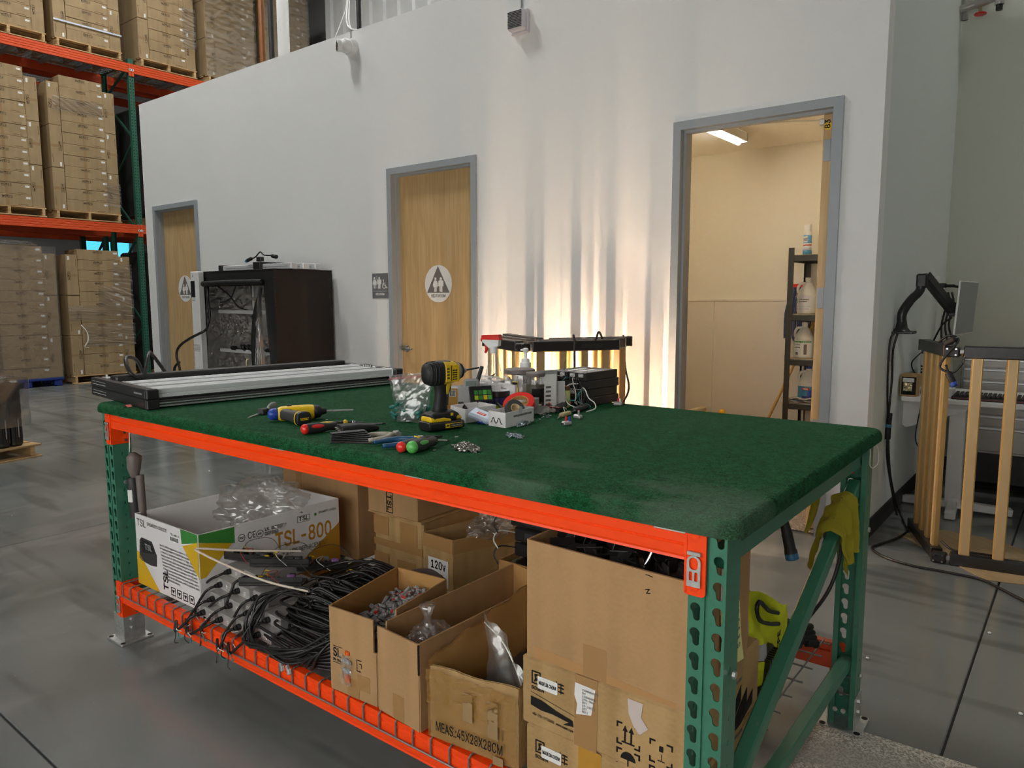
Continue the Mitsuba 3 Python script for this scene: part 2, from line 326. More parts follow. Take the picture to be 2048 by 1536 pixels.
# ------------------------------------------------------------------ the scene tree
_count = {}
def numbered(key):
    n = _count.get(key, 0); _count[key] = n + 1
    return key if n == 0 else f'{key}_{n:03d}'
def thing(name, label, cat_, group=None, kind=None):
    k = numbered(name); labels[k] = {'label': label}
    if cat_: labels[k]['category'] = cat_
    if group: labels[k]['group'] = group
    if kind: labels[k]['kind'] = kind
    return k
def put(key, mesh, m, smooth=False, M=None, **kw):
    if M is not None: mesh = xf(mesh, M)
    scene[key] = mikit.ply(mesh, m, smooth, **kw)
def part(parent, name, mesh, m, smooth=False, M=None, label=None, kind=None):
    k = numbered(parent + '__' + name); put(k, mesh, m, smooth, M)
    if label: labels.setdefault(k, {})['label'] = label
    if kind: labels.setdefault(k, {})['kind'] = kind
    return k
def solo(name, label, cat_, mesh, m, smooth=False, M=None, group=None, kind=None):
    k = thing(name, label, cat_, group, kind); put(k, mesh, m, smooth, M); return k
def struct(name, mesh, m, smooth=False, label=None):
    k = thing(name, label or name.replace('_', ' '), None, kind='structure'); put(k, mesh, m, smooth); return k
_shared = {}
def shared(parent, name, tag, make, m, M, smooth=False, label=None):
    """A part whose ply dict is shared by all copies under the same tag."""
    if tag not in _shared: _shared[tag] = mikit.ply(make(), m, smooth)
    k = numbered(parent + '__' + name); scene[k] = {**_shared[tag], 'to_world': T(np.asarray(M, float))}
    if label: labels.setdefault(k, {})['label'] = label
    return k
ORD = ['topmost', 'second', 'third', 'fourth', 'fifth', 'sixth', 'seventh', 'eighth', 'ninth', 'tenth', 'eleventh', 'twelfth', 'thirteenth']
# the workbench stands almost square to the wall: its own frame
TABLE = tr(-3.1007, 1.2759, 0) @ rot('z', math.degrees(0.0092))
# ------------------------------------------------------------------ the setting
W, WT = 4.442, 0.13                     # face of the long wall, thickness
X0, X1, WH = -9.21, -0.957, 3.728       # its ends and height
def floor_mesh():
    # concrete slabs with recessed saw-cut joints
    xs, ys, g = [-21, -14.6, -9.4, -4.8, -0.275, 4.0, 9], [-9, -3.4, 0.775, 4.46, 10.0, 13], 0.004
    ms = []
    for a, b in zip(xs, xs[1:]):
        for c, d in zip(ys, ys[1:]): ms.append(cbox((a + g, c + g, -0.12), (b - g, d - g, 0.0), 0.003))
    ms.append(box((-21, -9, -0.13), (9, 13, -0.011)))
    return ms
_fl = floor_mesh()
FLOOR = struct('floor', _fl[-1], BASEB, label='polished grey concrete floor cut into slabs')
for m in _fl[:-1]: part(FLOOR, 'slab', m, CONCRETE)
def xz(poly, y0, y1):                    # polygon drawn in (x, z), filled from y0 back to y1
    v, f = prism(poly, y1 - y0)
    return np.c_[v[:, 0], y0 + v[:, 2], v[:, 1]], f[:, ::-1]
def yz(poly, x0, x1):
    v, f = prism(poly, x1 - x0)
    return np.c_[x0 + v[:, 2], v[:, 0], v[:, 1]], f
DOORS = [(-8.994, 1.0125), (-4.855, 1.0125), (-2.178, 1.0174)]; DH = 2.507
wall = sbox(X0, 0, X1, WH)
for x, w in DOORS: wall = wall.difference(sbox(x + 0.02, -0.01, x + w - 0.02, DH - 0.02))
struct('wall_front', xz(wall, W, W + WT), WALLP, label='long white partition wall with three grey door frames')
struct('wall_return', yz(sbox(W + WT, 0, 6.85, WH), X1 - WT, X1), WALLP2, label='short pale wall running back from the corner by the desk')
# seen beyond the corner: the sage wall of the recess; behind the rack: ribbed metal
struct('wall_back', xz(sbox(X1 - WT, 0, 9, 8.9), 6.85, 7.0), WALLP3, label='sage wall of the desk recess')
struct('wall_partition_left', yz(sbox(W + WT, 0, 10.2, WH), X0, X0 + WT), WALLP, label='end of the partition block')
def ribbed():
    xs, x, pts = [], -13.0, []
    while x < -1.0:
        pts += [(x, 0), (x + 0.16, 0), (x + 0.20, 0.045), (x + 0.32, 0.045), (x + 0.36, 0)]; x += 0.40
    p = np.array(pts); n = len(p)
    v = np.vstack([np.c_[p[:, 0], 10.25 + p[:, 1], np.full(n, 0.0)], np.c_[p[:, 0], 10.25 + p[:, 1], np.full(n, 8.9)]])
    k = np.arange(n - 1); q = np.stack([k, k + 1, k + 1 + n, k + n], 1)
    return v, np.vstack([q[:, [0, 1, 2]], q[:, [0, 2, 3]]])
struct('wall_ribbed', ribbed(), RIBBED, label='ribbed pale metal wall above the partition')
struct('wall_far_left', yz(sbox(-9, 0, 13, 8.9).difference(sbox(7.7, 2.45, 8.8, 2.9)), -19.2, -19.0), CEIL)
struct('wall_far_back', xz(sbox(-19, 0, -13.05, 8.9), 11.0, 11.2), CEIL)
_dx0, _dx1, _dz0, _dz1, _dL = DOCK_DOOR
struct('wall_behind', xz(sbox(-19, 0, 7, 8.9), -8.2, -8.0), WALLD)
struct('wall_office', xz(sbox(_dx0 - 0.3, 0, _dx1 + 0.3, 3.2).difference(sbox(_dx0, _dz0, _dx1, _dz1)), -1.95, -1.8), WALLP, label='low partition behind the camera with wide daylit panes')
dk = thing('window_2', 'daylit dock door panel behind the camera', None, kind='structure')
put(dk, cat(*[box((_dx0, -1.9, z - 0.03), (_dx1, -1.83, z + 0.03)) for z in np.linspace(_dz0, _dz1, 6)]), FRAME)
scene[dk + '__pane'] = mikit.ply((np.array([[_dx0, -1.92, _dz0], [_dx1, -1.92, _dz0], [_dx1, -1.92, _dz1], [_dx0, -1.92, _dz1]]), np.array([[0, 2, 1], [0, 3, 2]])), WHITE, False, emitter={'type': 'area', 'radiance': rgb(_dL)})
struct('wall_right', yz(sbox(-9, 0, 7, 8.9), 5.5, 5.7), WALLD)
struct('ceiling', box((-19.2, -8.2, 8.9), (7, 13, 9.1)), CEIL)
# high windows of the far wall, blue daylight behind
wk = thing('window_1', 'blue daylit window strip low behind the racks', None, kind='structure')
put(wk, box((-19.12, 7.6, 2.45), (-19.06, 8.9, 2.9)), 'mat_thin_pane')
scene[wk + '__pane'] = mikit.ply(box((-19.5, 7.5, 2.40), (-19.4, 9.0, 2.95)), WHITE, False, emitter={'type': 'area', 'radiance': rgb(BLUE_PANE)})
for i, (x, y, w, d, L) in enumerate(HIGH_BAYS):
    k = thing('high_bay_lamp', 'long white high bay ceiling lamp out of view above', 'lamp', 'high bay ceiling lamps')
    part(k, 'housing', cbox((x - w / 2, y - d / 2, LAMP_Z), (x + w / 2, y + d / 2, LAMP_Z + 0.12), 0.01), WHITE)
    part(k, 'hanger', cyl((x, y, LAMP_Z + 0.12), (x, y, 8.9), 0.006, 6), SILVER)
    v = np.array([[x - w / 2 + .02, y - d / 2 + .02, 0], [x + w / 2 - .02, y - d / 2 + .02, 0], [x + w / 2 - .02, y + d / 2 - .02, 0], [x - w / 2 + .02, y + d / 2 - .02, 0]]); v[:, 2] = LAMP_Z - 0.002
    scene[k + '__diffuser'] = mikit.ply((v, np.array([[0, 2, 1], [0, 3, 2]])), WHITE, False, emitter={'type': 'area', 'radiance': rgb([L * c for c in LAMP_COLOR])})
struct('baseboard_return', cbox((X1, W + 0.004, 0), (X1 + 0.012, 6.85, 0.11), 0.003), BASEB, label='dark rubber baseboard along the short wall')
for i, (a, b) in enumerate([(X0, DOORS[0][0]), (DOORS[0][0] + 1.0125, DOORS[1][0]), (DOORS[1][0] + 1.0125, DOORS[2][0]), (DOORS[2][0] + 1.0174, X1 + 0.012)]):
    struct('baseboard_front', cbox((a, W - 0.012, 0), (b, W, 0.11), 0.003), BASEB, label='dark rubber baseboard of the long wall')
struct('baseboard_back', cbox((X1, 6.838, 0), (5.5, 6.85, 0.11), 0.003), BASEB)
# door frames, doors
def door_frame(i, x, w):
    k = thing(f'trim_{i + 1}', ['grey steel frame of the farthest door', 'grey steel frame of the middle door', 'grey steel frame of the open closet doorway'][i], None, kind='structure')
    t = 0.052
    put(k, xz(sbox(x, 0, x + t, DH), W - 0.018, W + WT + 0.018), FRAME)
    part(k, 'jamb', xz(sbox(x + w - t, 0, x + w, DH), W - 0.018, W + WT + 0.018), FRAME)
    part(k, 'head', xz(sbox(x + t, DH - t, x + w - t, DH), W - 0.018, W + WT + 0.018), FRAME)
    st = unary_union([sbox(x + t, 0, x + t + 0.016, DH - t), sbox(x + w - t - 0.016, 0, x + w - t, DH - t), sbox(x + t, DH - t - 0.016, x + w - t, DH - t)])
    part(k, 'stop', xz(st, W + 0.03, W + 0.075), FRAME)
for i, (x, w) in enumerate(DOORS): door_frame(i, x, w)
def figure_poly(kind):
    """Restroom figures in a 1 x 2 box, feet at y=0."""
    head = Point(0, 1.80).buffer(0.20)
    if kind == 'man': body = unary_union([sbox(-0.30, 0.85, 0.30, 1.52).buffer(0.06), sbox(-0.27, 0, -0.03, 0.95), sbox(0.03, 0, 0.27, 0.95), sbox(-0.46, 0.78, -0.36, 1.5).buffer(0.03), sbox(0.36, 0.78, 0.46, 1.5).buffer(0.03)])
    else: body = unary_union([Polygon([(-0.2, 1.55), (0.2, 1.55), (0.42, 0.62), (-0.42, 0.62)]), sbox(-0.22, 0, -0.04, 0.7), sbox(0.04, 0, 0.22, 0.7), LineString([(-0.22, 1.5), (-0.48, 0.85)]).buffer(0.06), LineString([(0.22, 1.5), (0.48, 0.85)]).buffer(0.06)])
    return unary_union([head, body])
def on_wall(poly, x, z, s, y0, t):      # flat shape standing proud of a wall face that looks towards -y
    return xz(affinity.translate(affinity.scale(poly, s, s, origin=(0, 0)), x, z), y0 - t, y0)
def restroom_door(i, x, w):
    nm = ['closed light wood door nearest the far rack, partly hidden by the black tent', 'closed light wood door in the middle of the wall with lever handle'][i]
    k = thing(f'door_{i + 1}', nm, None, kind='structure')
    y0 = W + 0.076
    put(k, cbox((x + 0.055, y0, 0.01), (x + w - 0.055, y0 + 0.045, DH - 0.055), 0.002), DOOR_WOOD)
    cx, cz, r = x + w / 2 + 0.006, 1.525, 0.155
    part(k, 'sign_disc', on_wall(Point(0, 0).buffer(1, quad_segs=24), cx, cz, r, y0, 0.004), PAPER, label='round white restroom sign disc')
    part(k, 'sign_triangle', on_wall(Polygon([(0, 0.95), (-0.84, -0.48), (0.84, -0.48)]), cx, cz, r, y0 - 0.004, 0.0012), INK_GREY)
    part(k, 'sign_figures', cat(on_wall(figure_poly('woman'), cx - 0.030, cz - 0.066, 0.060, y0 - 0.0052, 0.001), on_wall(figure_poly('man'), cx + 0.033, cz - 0.066, 0.060, y0 - 0.0052, 0.001)), PAPER)
    part(k, 'sign_text', text('RESTROOM', 0.024, 0.001, True, 0.165), INK_GREY, M=frame((cx - 0.082, y0 - 0.004, cz - 0.112), (1, 0, 0), (0, 0, 1)))
    if i == 1:
        hx, hz = x + 0.118, 0.965
        h = part(k, 'handle', cat(cyl((hx, y0, hz), (hx, y0 - 0.014, hz), 0.033, 20), cyl((hx, y0 - 0.014, hz), (hx, y0 - 0.055, hz), 0.013, 12)), CHROME, True, label='chrome lever handle')
        part(h, 'lever', tube([(hx, y0 - 0.055, hz), (hx + 0.05, y0 - 0.058, hz + 0.003), (hx + 0.11, y0 - 0.05, hz)], [0.012, 0.010, 0.008], 10, 4), CHROME, True)
restroom_door(0, *DOORS[0]); restroom_door(1, *DOORS[1])
# the closet door stands open, seen edge on
dx = DOORS[2][0] + DOORS[2][1] - 0.052
k = thing('door_3', 'open closet door seen by its bare wooden edge with hinge plates', None, kind='structure')
put(k, cbox((dx - 0.078, W + 0.085, 0.012), (dx - 0.030, W + 1.0, DH - 0.058), 0.002), DOOR_WOOD)
for z in (2.24, 1.40, 0.62):
    part(k, 'hinge', cat(cbox((dx - 0.072, W + 0.082, z - 0.06), (dx - 0.036, W + 0.086, z + 0.06), 0.001), cyl((dx - 0.030, W + 0.082, z - 0.06), (dx - 0.030, W + 0.082, z + 0.06), 0.006, 8)), GREY if z < 1 else FRAME)
part(k, 'sticker', on_wall(Point(0, 0).buffer(1, quad_segs=12), dx - 0.054, 2.375, 0.022, W + 0.085, 0.001), YELLOW, M=np.eye(4), label='round yellow sticker')
part(k, 'sticker_text', text('83', 0.03, 0.0006, True), INK, M=frame((dx - 0.042, W + 0.0838, 2.36), (0, 0, 1), (-1, 0, 0)))
part(k, 'closer', cat(cbox((dx - 0.125, W + 0.16, 2.40), (dx - 0.08, W + 0.34, 2.44), 0.006), bar((dx - 0.09, W + 0.30, 2.45), (dx - 0.34, W + 0.40, 2.50), 0.02, 0.008), bar((dx - 0.34, W + 0.40, 2.50), (dx - 0.58, W + 0.16, 2.47), 0.018, 0.008)), SILVER, label='silver door closer arm')
# wall sign beside the middle door
k = thing('restroom_sign', 'grey restroom plaque with white figures and wheelchair beside the middle door', 'sign')
sx, sz0, sz1 = -5.082, 1.405, 1.625
part(k, 'plate', cbox((sx, W - 0.006, sz0), (sx + 0.205, W, sz1), 0.002), mat('plaque_grey', (0.16, 0.165, 0.17), 0.5))
part(k, 'figures', cat(on_wall(figure_poly('woman'), sx + 0.034, sz0 + 0.085, 0.052, W - 0.006, 0.001), on_wall(figure_poly('man'), sx + 0.096, sz0 + 0.085, 0.052, W - 0.006, 0.001),
     on_wall(sbox(-0.03, 0, 0.03, 2.0), sx + 0.064, sz0 + 0.085, 0.055, W - 0.006, 0.001)), PAPER)
wc = unary_union([Point(0, 0.62).buffer(0.62).difference(Point(0, 0.62).buffer(0.47)).difference(sbox(-0.1, 0.75, 1, 2)), LineString([(-0.15, 1.6), (-0.05, 0.75), (0.5, 0.75), (0.78, 0.12), (1.0, 0.2)]).buffer(0.09), LineString([(-0.1, 1.2), (0.4, 1.2)]).buffer(0.07), Point(-0.18, 1.85).buffer(0.17)])
part(k, 'wheelchair', on_wall(wc, sx + 0.158, sz0 + 0.085, 0.040, W - 0.006, 0.001), PAPER)
part(k, 'rule', on_wall(sbox(0, 0, 1, 0.015), sx + 0.012, sz0 + 0.062, 0.18, W - 0.006, 0.001), PAPER)
part(k, 'lettering', text('RESTROOM', 0.018, 0.001, True, 0.115), PAPER, M=frame((sx + 0.045, W - 0.006, sz0 + 0.028), (1, 0, 0), (0, 0, 1)))
# things fixed to the long wall
k = thing('security_camera', 'small white turret camera near the top edge of the long wall', 'security camera')
c = np.array((-5.27, W - 0.065, 3.585))
part(k, 'base', lathe([(0.074, 0), (0.078, 0.02), (0.066, 0.055), (0.045, 0.06)], 24), WHITE, 40, M=frame((c[0], W, c[2]), (1, 0, 0), zd=(0, -1, 0)))
part(k, 'ball', ball(c - [0, 0.01, 0], 0.062), WHITE, True)
lensdir = np.array([-0.45, -0.85, -0.12]); lensdir /= np.linalg.norm(lensdir)
part(k, 'barrel', lathe([(0.050, 0), (0.053, 0.06), (0.047, 0.068)], 20), WHITE, 40, M=frame(c + lensdir * 0.02, (0, 0, 1), zd=lensdir))
part(k, 'lens', lathe([(0.044, 0), (0.034, 0.004), (0.014, 0.006)], 20), SCREEN, 40, M=frame(c + lensdir * 0.087, (0, 0, 1), zd=lensdir), label='black camera lens')
solo('bracket', 'tiny metal clip on the wall top edge above the camera', 'clip', cat(box((-5.29, W - 0.006, 3.655), (-5.278, W + 0.0, 3.74)), box((-5.29, W - 0.006, 3.73), (-5.278, W + 0.06, 3.736))), SILVER)
k = thing('wall_alarm', 'small square pale louvred alarm box high on the long wall', 'alarm')
ax0, ax1, az0, az1 = -3.475, -3.325, 3.30, 3.46
part(k, 'case', cat(cbox((ax0, W - 0.035, az0), (ax1, W, az1), 0.006), cbox((ax0 + 0.008, W - 0.088, az0 + 0.012), (ax1 - 0.008, W - 0.03, az1 - 0.008), 0.012)), mat('alarm_case', (0.55, 0.53, 0.56), 0.5))
for q in range(11): part(k, 'louvre', cbox((ax0 + 0.014, W - 0.094, az0 + 0.028 + q * 0.0105), (ax1 - 0.014, W - 0.084, az0 + 0.033 + q * 0.0105), 0.001), DKGREY)
part(k, 'wire', tube([(-3.40, W - 0.01, az1 - 0.01), (-3.40, W - 0.006, 3.56), (-3.415, W - 0.005, WH)], 0.006, 6), GREY)
# cables strung from the wall top to the rack
cab = thing('ceiling_cable', 'thin white cables strung from the wall top up over the rack', 'cable', 'white cables over the wall top')
part(cab, 'strand', tube([(-5.15, W + 0.05, 3.73), (-5.9, W + 0.5, 4.05), (-7.4, 6.2, 5.25), (-8.6, 7.0, 6.3)], 0.008, 6), WHITE)
part(cab, 'strand', tube([(-5.22, W + 0.05, 3.73), (-6.0, W + 0.55, 4.12), (-7.4, 6.2, 5.26), (-8.6, 7.05, 6.3)], 0.008, 6), WHITE)
part(cab, 'strand', tube([(-5.58, W + 0.05, 3.73), (-5.95, W + 0.45, 4.1), (-6.3, W + 0.8, 4.42), (-7.4, 6.2, 5.27)], 0.006, 6), WHITE)
# pipes rising behind the wall
for nm, lab, x, r, m in (('pipe', 'brown pipe rising behind the wall beside the dark pipe', -10.43, 0.042, COPPER), ('pipe', 'dark grey pipe between the brown pipe and the white column', -10.19, 0.040, DKGREY),
                         ('pipe', 'thick white column rising behind the long wall', -9.88, 0.088, WHITE), ('pipe', 'thin black pipe rising above the security camera', -8.16, 0.032, BLACK)):
    solo(nm, lab, 'pipe', cyl((x, 7.0, 0.0), (x, 7.0, 8.9), r, 24), m, True)
# sprinkler pipe and valve at the top of the recess
k = thing('sprinkler_valve', 'grey sprinkler pipe with red valve wheel high in the recess corner', 'valve')
part(k, 'pipe', cat(cyl((-0.97, 6.7, 3.56), (-0.85, 6.7, 3.58), 0.028, 14), cyl((-0.85, 6.7, 3.58), (-0.70, 6.66, 3.60), 0.034, 14), cyl((-0.70, 6.66, 3.60), (-0.70, 6.66, 3.53), 0.03, 12)), GREYM, True)
part(k, 'riser', cyl((-0.93, 6.76, 3.5), (-0.93, 6.76, 6.0), 0.022, 12), GREYM, True)
part(k, 'stem', cyl((-0.825, 6.69, 3.57), (-0.82, 6.69, 3.505), 0.012, 10), SKIN_TAN, True)
part(k, 'wheel', lathe([(0.012, -0.006), (0.038, -0.006), (0.042, 0), (0.038, 0.006), (0.012, 0.006)], 16), RED, M=tr(-0.82, 6.69, 3.50), label='red valve wheel')
part(k, 'nozzle', cyl((-0.70, 6.66, 3.53), (-0.70, 6.66, 3.49), 0.022, 12), BLACK)
# ------------------------------------------------------------------ the closet
CX0, CX1, CY0, CY1, CZ = -3.45, X1 - WT, W + WT, 6.6, 2.71
struct('wall_closet_back', box((CX0, CY1, 0), (CX1, CY1 + 0.1, CZ)), CREAM, label='cream back wall of the closet')
struct('wall_closet_left', box((CX0 - 0.1, CY0, 0), (CX0, CY1 + 0.1, CZ)), CREAM)
struct('wall_closet_right', box((CX1 - 0.03, CY0, 0), (CX1 - 0.002, CY1, CZ)), CREAM)
struct('ceiling_closet', box((CX0 - 0.1, CY0, CZ), (CX1, CY1 + 0.1, CZ + 0.1)), CREAM, label='cream closet ceiling')
struct('wall_closet_inner', xz(sbox(CX0, 0, CX1, CZ).difference(sbox(DOORS[2][0] + 0.02, -0.01, DOORS[2][0] + DOORS[2][1] - 0.02, DH - 0.02)), CY0, CY0 + 0.01), CREAM)
struct('floor_closet', box((CX0, W + 0.02, 0), (CX1, CY1, 0.006)), FLAKE, label='speckled flake floor of the closet')
pk = thing('trim_4', 'washable wainscot panels around the lower closet walls', None, kind='structure')
put(pk, cbox((CX0, CY1 - 0.012, 1.372), (CX1, CY1, 1.388), 0.002), FRP)
for a, b in ((CX0, -2.79), (-2.786, -1.60), (-1.596, CX1 - 0.03)): part(pk, 'panel', cbox((a, CY1 - 0.006, 0.02), (b, CY1, 1.374), 0.002), FRP)
part(pk, 'panel', cbox((CX0, CY0 + 0.02, 0.02), (CX0 + 0.006, CY1 - 0.006, 1.374), 0.002), FRP)
k = thing('tube_light', 'lit fluorescent tube light on the closet ceiling', 'lamp')
tx, ty0, ty1 = -2.32, 5.02, 5.92
part(k, 'housing', cbox((tx - 0.03, ty0, CZ - 0.065), (tx + 0.05, ty1, CZ), 0.006), WHITE)
part(k, 'end_cap', cbox((tx - 0.035, ty1 - 0.004, CZ - 0.075), (tx + 0.055, ty1 + 0.012, CZ), 0.004), GREY)
scene[k + '__tube'] = mikit.ply(cyl((tx - 0.012, ty0 + 0.02, CZ - 0.075), (tx - 0.012, ty1 - 0.02, CZ - 0.075), 0.018, 12), WHITE, True, emitter={'type': 'area', 'radiance': rgb(CLOSET_RADIANCE)})
# shelf unit against the back wall
sy0, sy1, sx0, sx1 = 6.10, 6.56, -1.965, -1.10
SHZ = [1.745, 1.27, 0.91, 0.55, 0.10]
k = SHELF = thing('shelf_unit', 'black metal shelf unit holding cleaning supplies in the closet', 'shelf')
for (x, y, dx_, dy_) in ((sx0, sy0, 1, 1), (sx1, sy0, -1, 1), (sx0, sy1, 1, -1), (sx1, sy1, -1, -1)):
    part(k, 'post', cat(box(np.minimum((x, y, 0.006), (x + dx_ * 0.045, y + dy_ * 0.003, 1.80)), np.maximum((x, y, 0.006), (x + dx_ * 0.045, y + dy_ * 0.003, 1.80))), box(np.minimum((x, y, 0.006), (x + dx_ * 0.003, y + dy_ * 0.045, 1.80)), np.maximum((x, y, 0.006), (x + dx_ * 0.003, y + dy_ * 0.045, 1.80)))), SHELFB)
for z in SHZ:
    s = part(k, 'shelf', cbox((sx0 + 0.01, sy0 + 0.02, z - 0.012), (sx1 - 0.01, sy1 - 0.02, z), 0.001), CHIPBOARD)
    part(s, 'rail', cat(cbox((sx0 + 0.004, sy0 + 0.004, z - 0.055), (sx1 - 0.004, sy0 + 0.022, z - 0.004), 0.004), cbox((sx0 + 0.004, sy1 - 0.022, z - 0.055), (sx1 - 0.004, sy1 - 0.004, z - 0.004), 0.004), cbox((sx0 + 0.004, sy0 + 0.02, z - 0.055), (sx0 + 0.02, sy1 - 0.02, z - 0.004), 0.004), cbox((sx1 - 0.02, sy0 + 0.02, z - 0.055), (sx1 - 0.004, sy1 - 0.02, z - 0.004), 0.004)), SHELFB)
def jug(name, label, x, y, z, s, parts, cap, cap_m, body_m=MILK):
    k = thing(name, label, 'jug')
    M = tr(x, y, z)
    part(k, 'body', lathe([(0.060 * s, 0), (0.076 * s, 0.006), (0.078 * s, 0.15), (0.076 * s, 0.165), (0.066 * s, 0.19), (0.034 * s, 0.245), (0.022 * s, 0.255), (0.022 * s, 0.275)], 24, 1, 0.85), body_m, 35, M=M)
    part(k, 'handle', tube([(0.020 * s, -0.0, 0.25), (0.055 * s, 0, 0.245), (0.074 * s, 0, 0.21), (0.070 * s, 0, 0.17)], 0.011, 8), body_m, True, M=M @ rot('z', 200))
    part(k, 'cap', lathe([(0.024 * s, 0), (0.024 * s, 0.022), (0.02 * s, 0.024)], 16), cap_m, M=M @ tr(0, 0, 0.272))
    for (a0, a1, z0, z1, m, pn) in parts:
        def band(u, v):
            a = np.radians(a0 + (a1 - a0) * u); r = 0.0792 * s
            return np.stack([r * np.sin(a), -0.85 * r * np.cos(a) - 0.0006, z0 + (z1 - z0) * v], -1)
        part(k, pn, grid(band, 10, 1), m, True, M=M)
    return k
lab = [(-70, 60, 0.02, 0.135, PAPER, 'label'), (-72, -58, 0.02, 0.14, GREENP, 'label_band'), (-68, 58, 0.128, 0.14, LEAF, 'label_band'), (12, 30, 0.03, 0.115, INK_GREY, 'label_print'), (-50, -8, 0.085, 0.09, INK, 'label_print'), (-40, -22, 0.03, 0.05, INK_GREY, 'label_print'), (-50, -8, 0.11, 0.113, INK_GREY, 'label_print')]
jug('cleaner_jug', 'white gallon jug with green label, nearer the broom on the third shelf', -1.855, 6.24, SHZ[2], 1.0, lab, 'n', MILK)
jug('cleaner_jug', 'white gallon jug with green label, beside the door edge on the third shelf', -1.690, 6.24, SHZ[2], 1.0, lab, 'n', MILK)
jug('cleaner_jug', 'white gallon jug with pale printed label on the second shelf', -1.846, 6.26, SHZ[1], 1.08, [(-70, 70, 0.02, 0.145, BOXW, 'label'), (-62, -50, 0.09, 0.13, GREENP, 'label_band'), (-45, 20, 0.115, 0.122, INK_GREY, 'label_print'), (-40, 10, 0.098, 0.105, INK_GREY, 'label_print'), (-62, 30, 0.06, 0.063, GREENP, 'label_print'), (-62, 20, 0.04, 0.043, INK_GREY, 'label_print')], 'n', MILK)
jug('bleach_jug', 'white bleach bottle with blue label and blue cap on the fourth shelf', -1.815, 6.26, SHZ[3], 1.0, [(-75, 75, 0.015, 0.13, SKYB, 'label'), (10, 76, 0.02, 0.10, BLUE, 'label_band'), (-20, 30, 0.02, 0.05, NAVY, 'label_band'), (-22, 22, 0.10, 0.118, REDT, 'label_print'), (-14, 14, 0.104, 0.114, PAPER, 'label_print')], 'n', BLUE)
k = thing('soap_bottle', 'clear green dish soap bottle at the door edge on the second shelf', 'bottle')
part(k, 'body', lathe([(0.034, 0), (0.038, 0.01), (0.036, 0.12), (0.038, 0.17), (0.02, 0.215), (0.012, 0.22), (0.012, 0.24)], 20, 1, 0.7), GREENP, 35, M=tr(-1.63, 6.2, SHZ[1]))
part(k, 'cap', cyl((-1.63, 6.2, SHZ[1] + 0.24), (-1.63, 6.2, SHZ[1] + 0.262), 0.012, 10), WHITE)
k = thing('spray_can', 'white and blue aerosol can standing on the top shelf', 'spray can')
ax, ay, az = -1.888, 6.32, SHZ[0]
part(k, 'body', lathe([(0.031, 0), (0.033, 0.004), (0.033, 0.185), (0.026, 0.198), (0.026, 0.2)], 24), WHITE, 35, M=tr(ax, ay, az))
part(k, 'cap', lathe([(0.028, 0), (0.029, 0.05), (0.026, 0.055)], 20), WHITE, 35, M=tr(ax, ay, az + 0.197))
for z0, z1, m, pn in ((0.004, 0.045, SKYB, 'blue_band'), (0.045, 0.075, LILAC, 'pale_band'), (0.082, 0.09, RED, 'red_band'), (0.1, 0.165, mat('can_blue', (0.10, 0.32, 0.60), 0.35), 'blue_band')):
    part(k, pn, lathe([(0.0334, z0), (0.0334, z1)], 24), m, True, M=tr(ax, ay, az))
part(k, 'print_panel', grid(lambda u, v: np.stack([0.0340 * np.sin(np.radians(-62 + 80 * u)), -0.0340 * np.cos(np.radians(-62 + 80 * u)), 0.108 + 0.05 * v], -1), 10, 1), PAPER, True, M=tr(ax, ay, az))
def curved_text(s, h, r, a_mid, z, w):
    v, f = text(s, h, 0.0004, True, w); v = v.copy(); a = math.radians(a_mid) + (v[:, 0] - w / 2) / r; rr = r + v[:, 2]
    return np.stack([rr * np.sin(a), -rr * np.cos(a), z + v[:, 1]], -1), f
part(k, 'print_text', curved_text('Lysol', 0.026, 0.0342, -22, 0.12, 0.044), NAVY, M=tr(ax, ay, az))
solo('rag', 'folded pale cleaning rag lying on the fourth shelf under the bleach bottle', 'cloth', wrinkle(cbox((-1.93, 6.12, SHZ[3] + 0.001), (-1.70, 6.30, SHZ[3] + 0.004), 0.001), 0, 1), BOXIN)
def rag():
    ms = []
    for q in range(3):
        ms.append(grid(lambda u, v: np.stack([-1.94 + 0.25 * u + 0.012 * np.sin(9 * v + q), 6.115 + 0.17 * v, SHZ[3] + 0.008 + 0.012 * q + 0.006 * np.sin(14 * u + 2 * q) + 0.004 * np.sin(20 * v)], -1), 20, 12))
    return cat(*ms)
put('rag', rag(), BOXIN, True)
k = thing('mop', 'blue string mop with red head behind the left shelf post', 'mop')
mh = np.array((-1.975, 6.50, 1.50))
part(k, 'head', cbox(mh - [0.07, 0.02, 0.015], mh + [0.07, 0.02, 0.02], 0.006), RED)
for q in range(26):
    x = mh[0] - 0.065 + 0.13 * q / 25; b = rng.uniform(-0.05, 0.05)
    part(k, 'strand', tube([(x, mh[1] - 0.01 * (q % 3), mh[2] - 0.01), (x - 0.02 + b, mh[1] - 0.02 - 0.01 * (q % 2), mh[2] - 0.2), (x - 0.03 + b, mh[1] - 0.015, mh[2] - 0.42 - 0.05 * rng.random())], 0.007, 5), MOP, True)
part(k, 'pole', cyl(mh + [0.02, 0.015, 0.0], (-1.93, 6.55, 0.05), 0.011, 8), WHITE, True)
solo('broom_handle', 'wooden handle leaning out of the yellow bucket behind the shelf post', 'handle', cyl((-2.25, 6.30, 0.12), (-1.85, 6.48, 1.2), 0.0125, 10), HANDLE, True)
k = thing('mop_bucket', 'yellow plastic mop bucket standing on the closet floor below the shelf', 'bucket')
bx, by = -2.20, 5.72
part(k, 'tub', lathe([(0.13, 0.07), (0.15, 0.08), (0.20, 0.40), (0.225, 0.42), (0.225, 0.435), (0.205, 0.43), (0.19, 0.40), (0.14, 0.10), (0.0, 0.09)], 32, 1.25, 0.85), BUCKET, 35, M=tr(bx, by, 0))
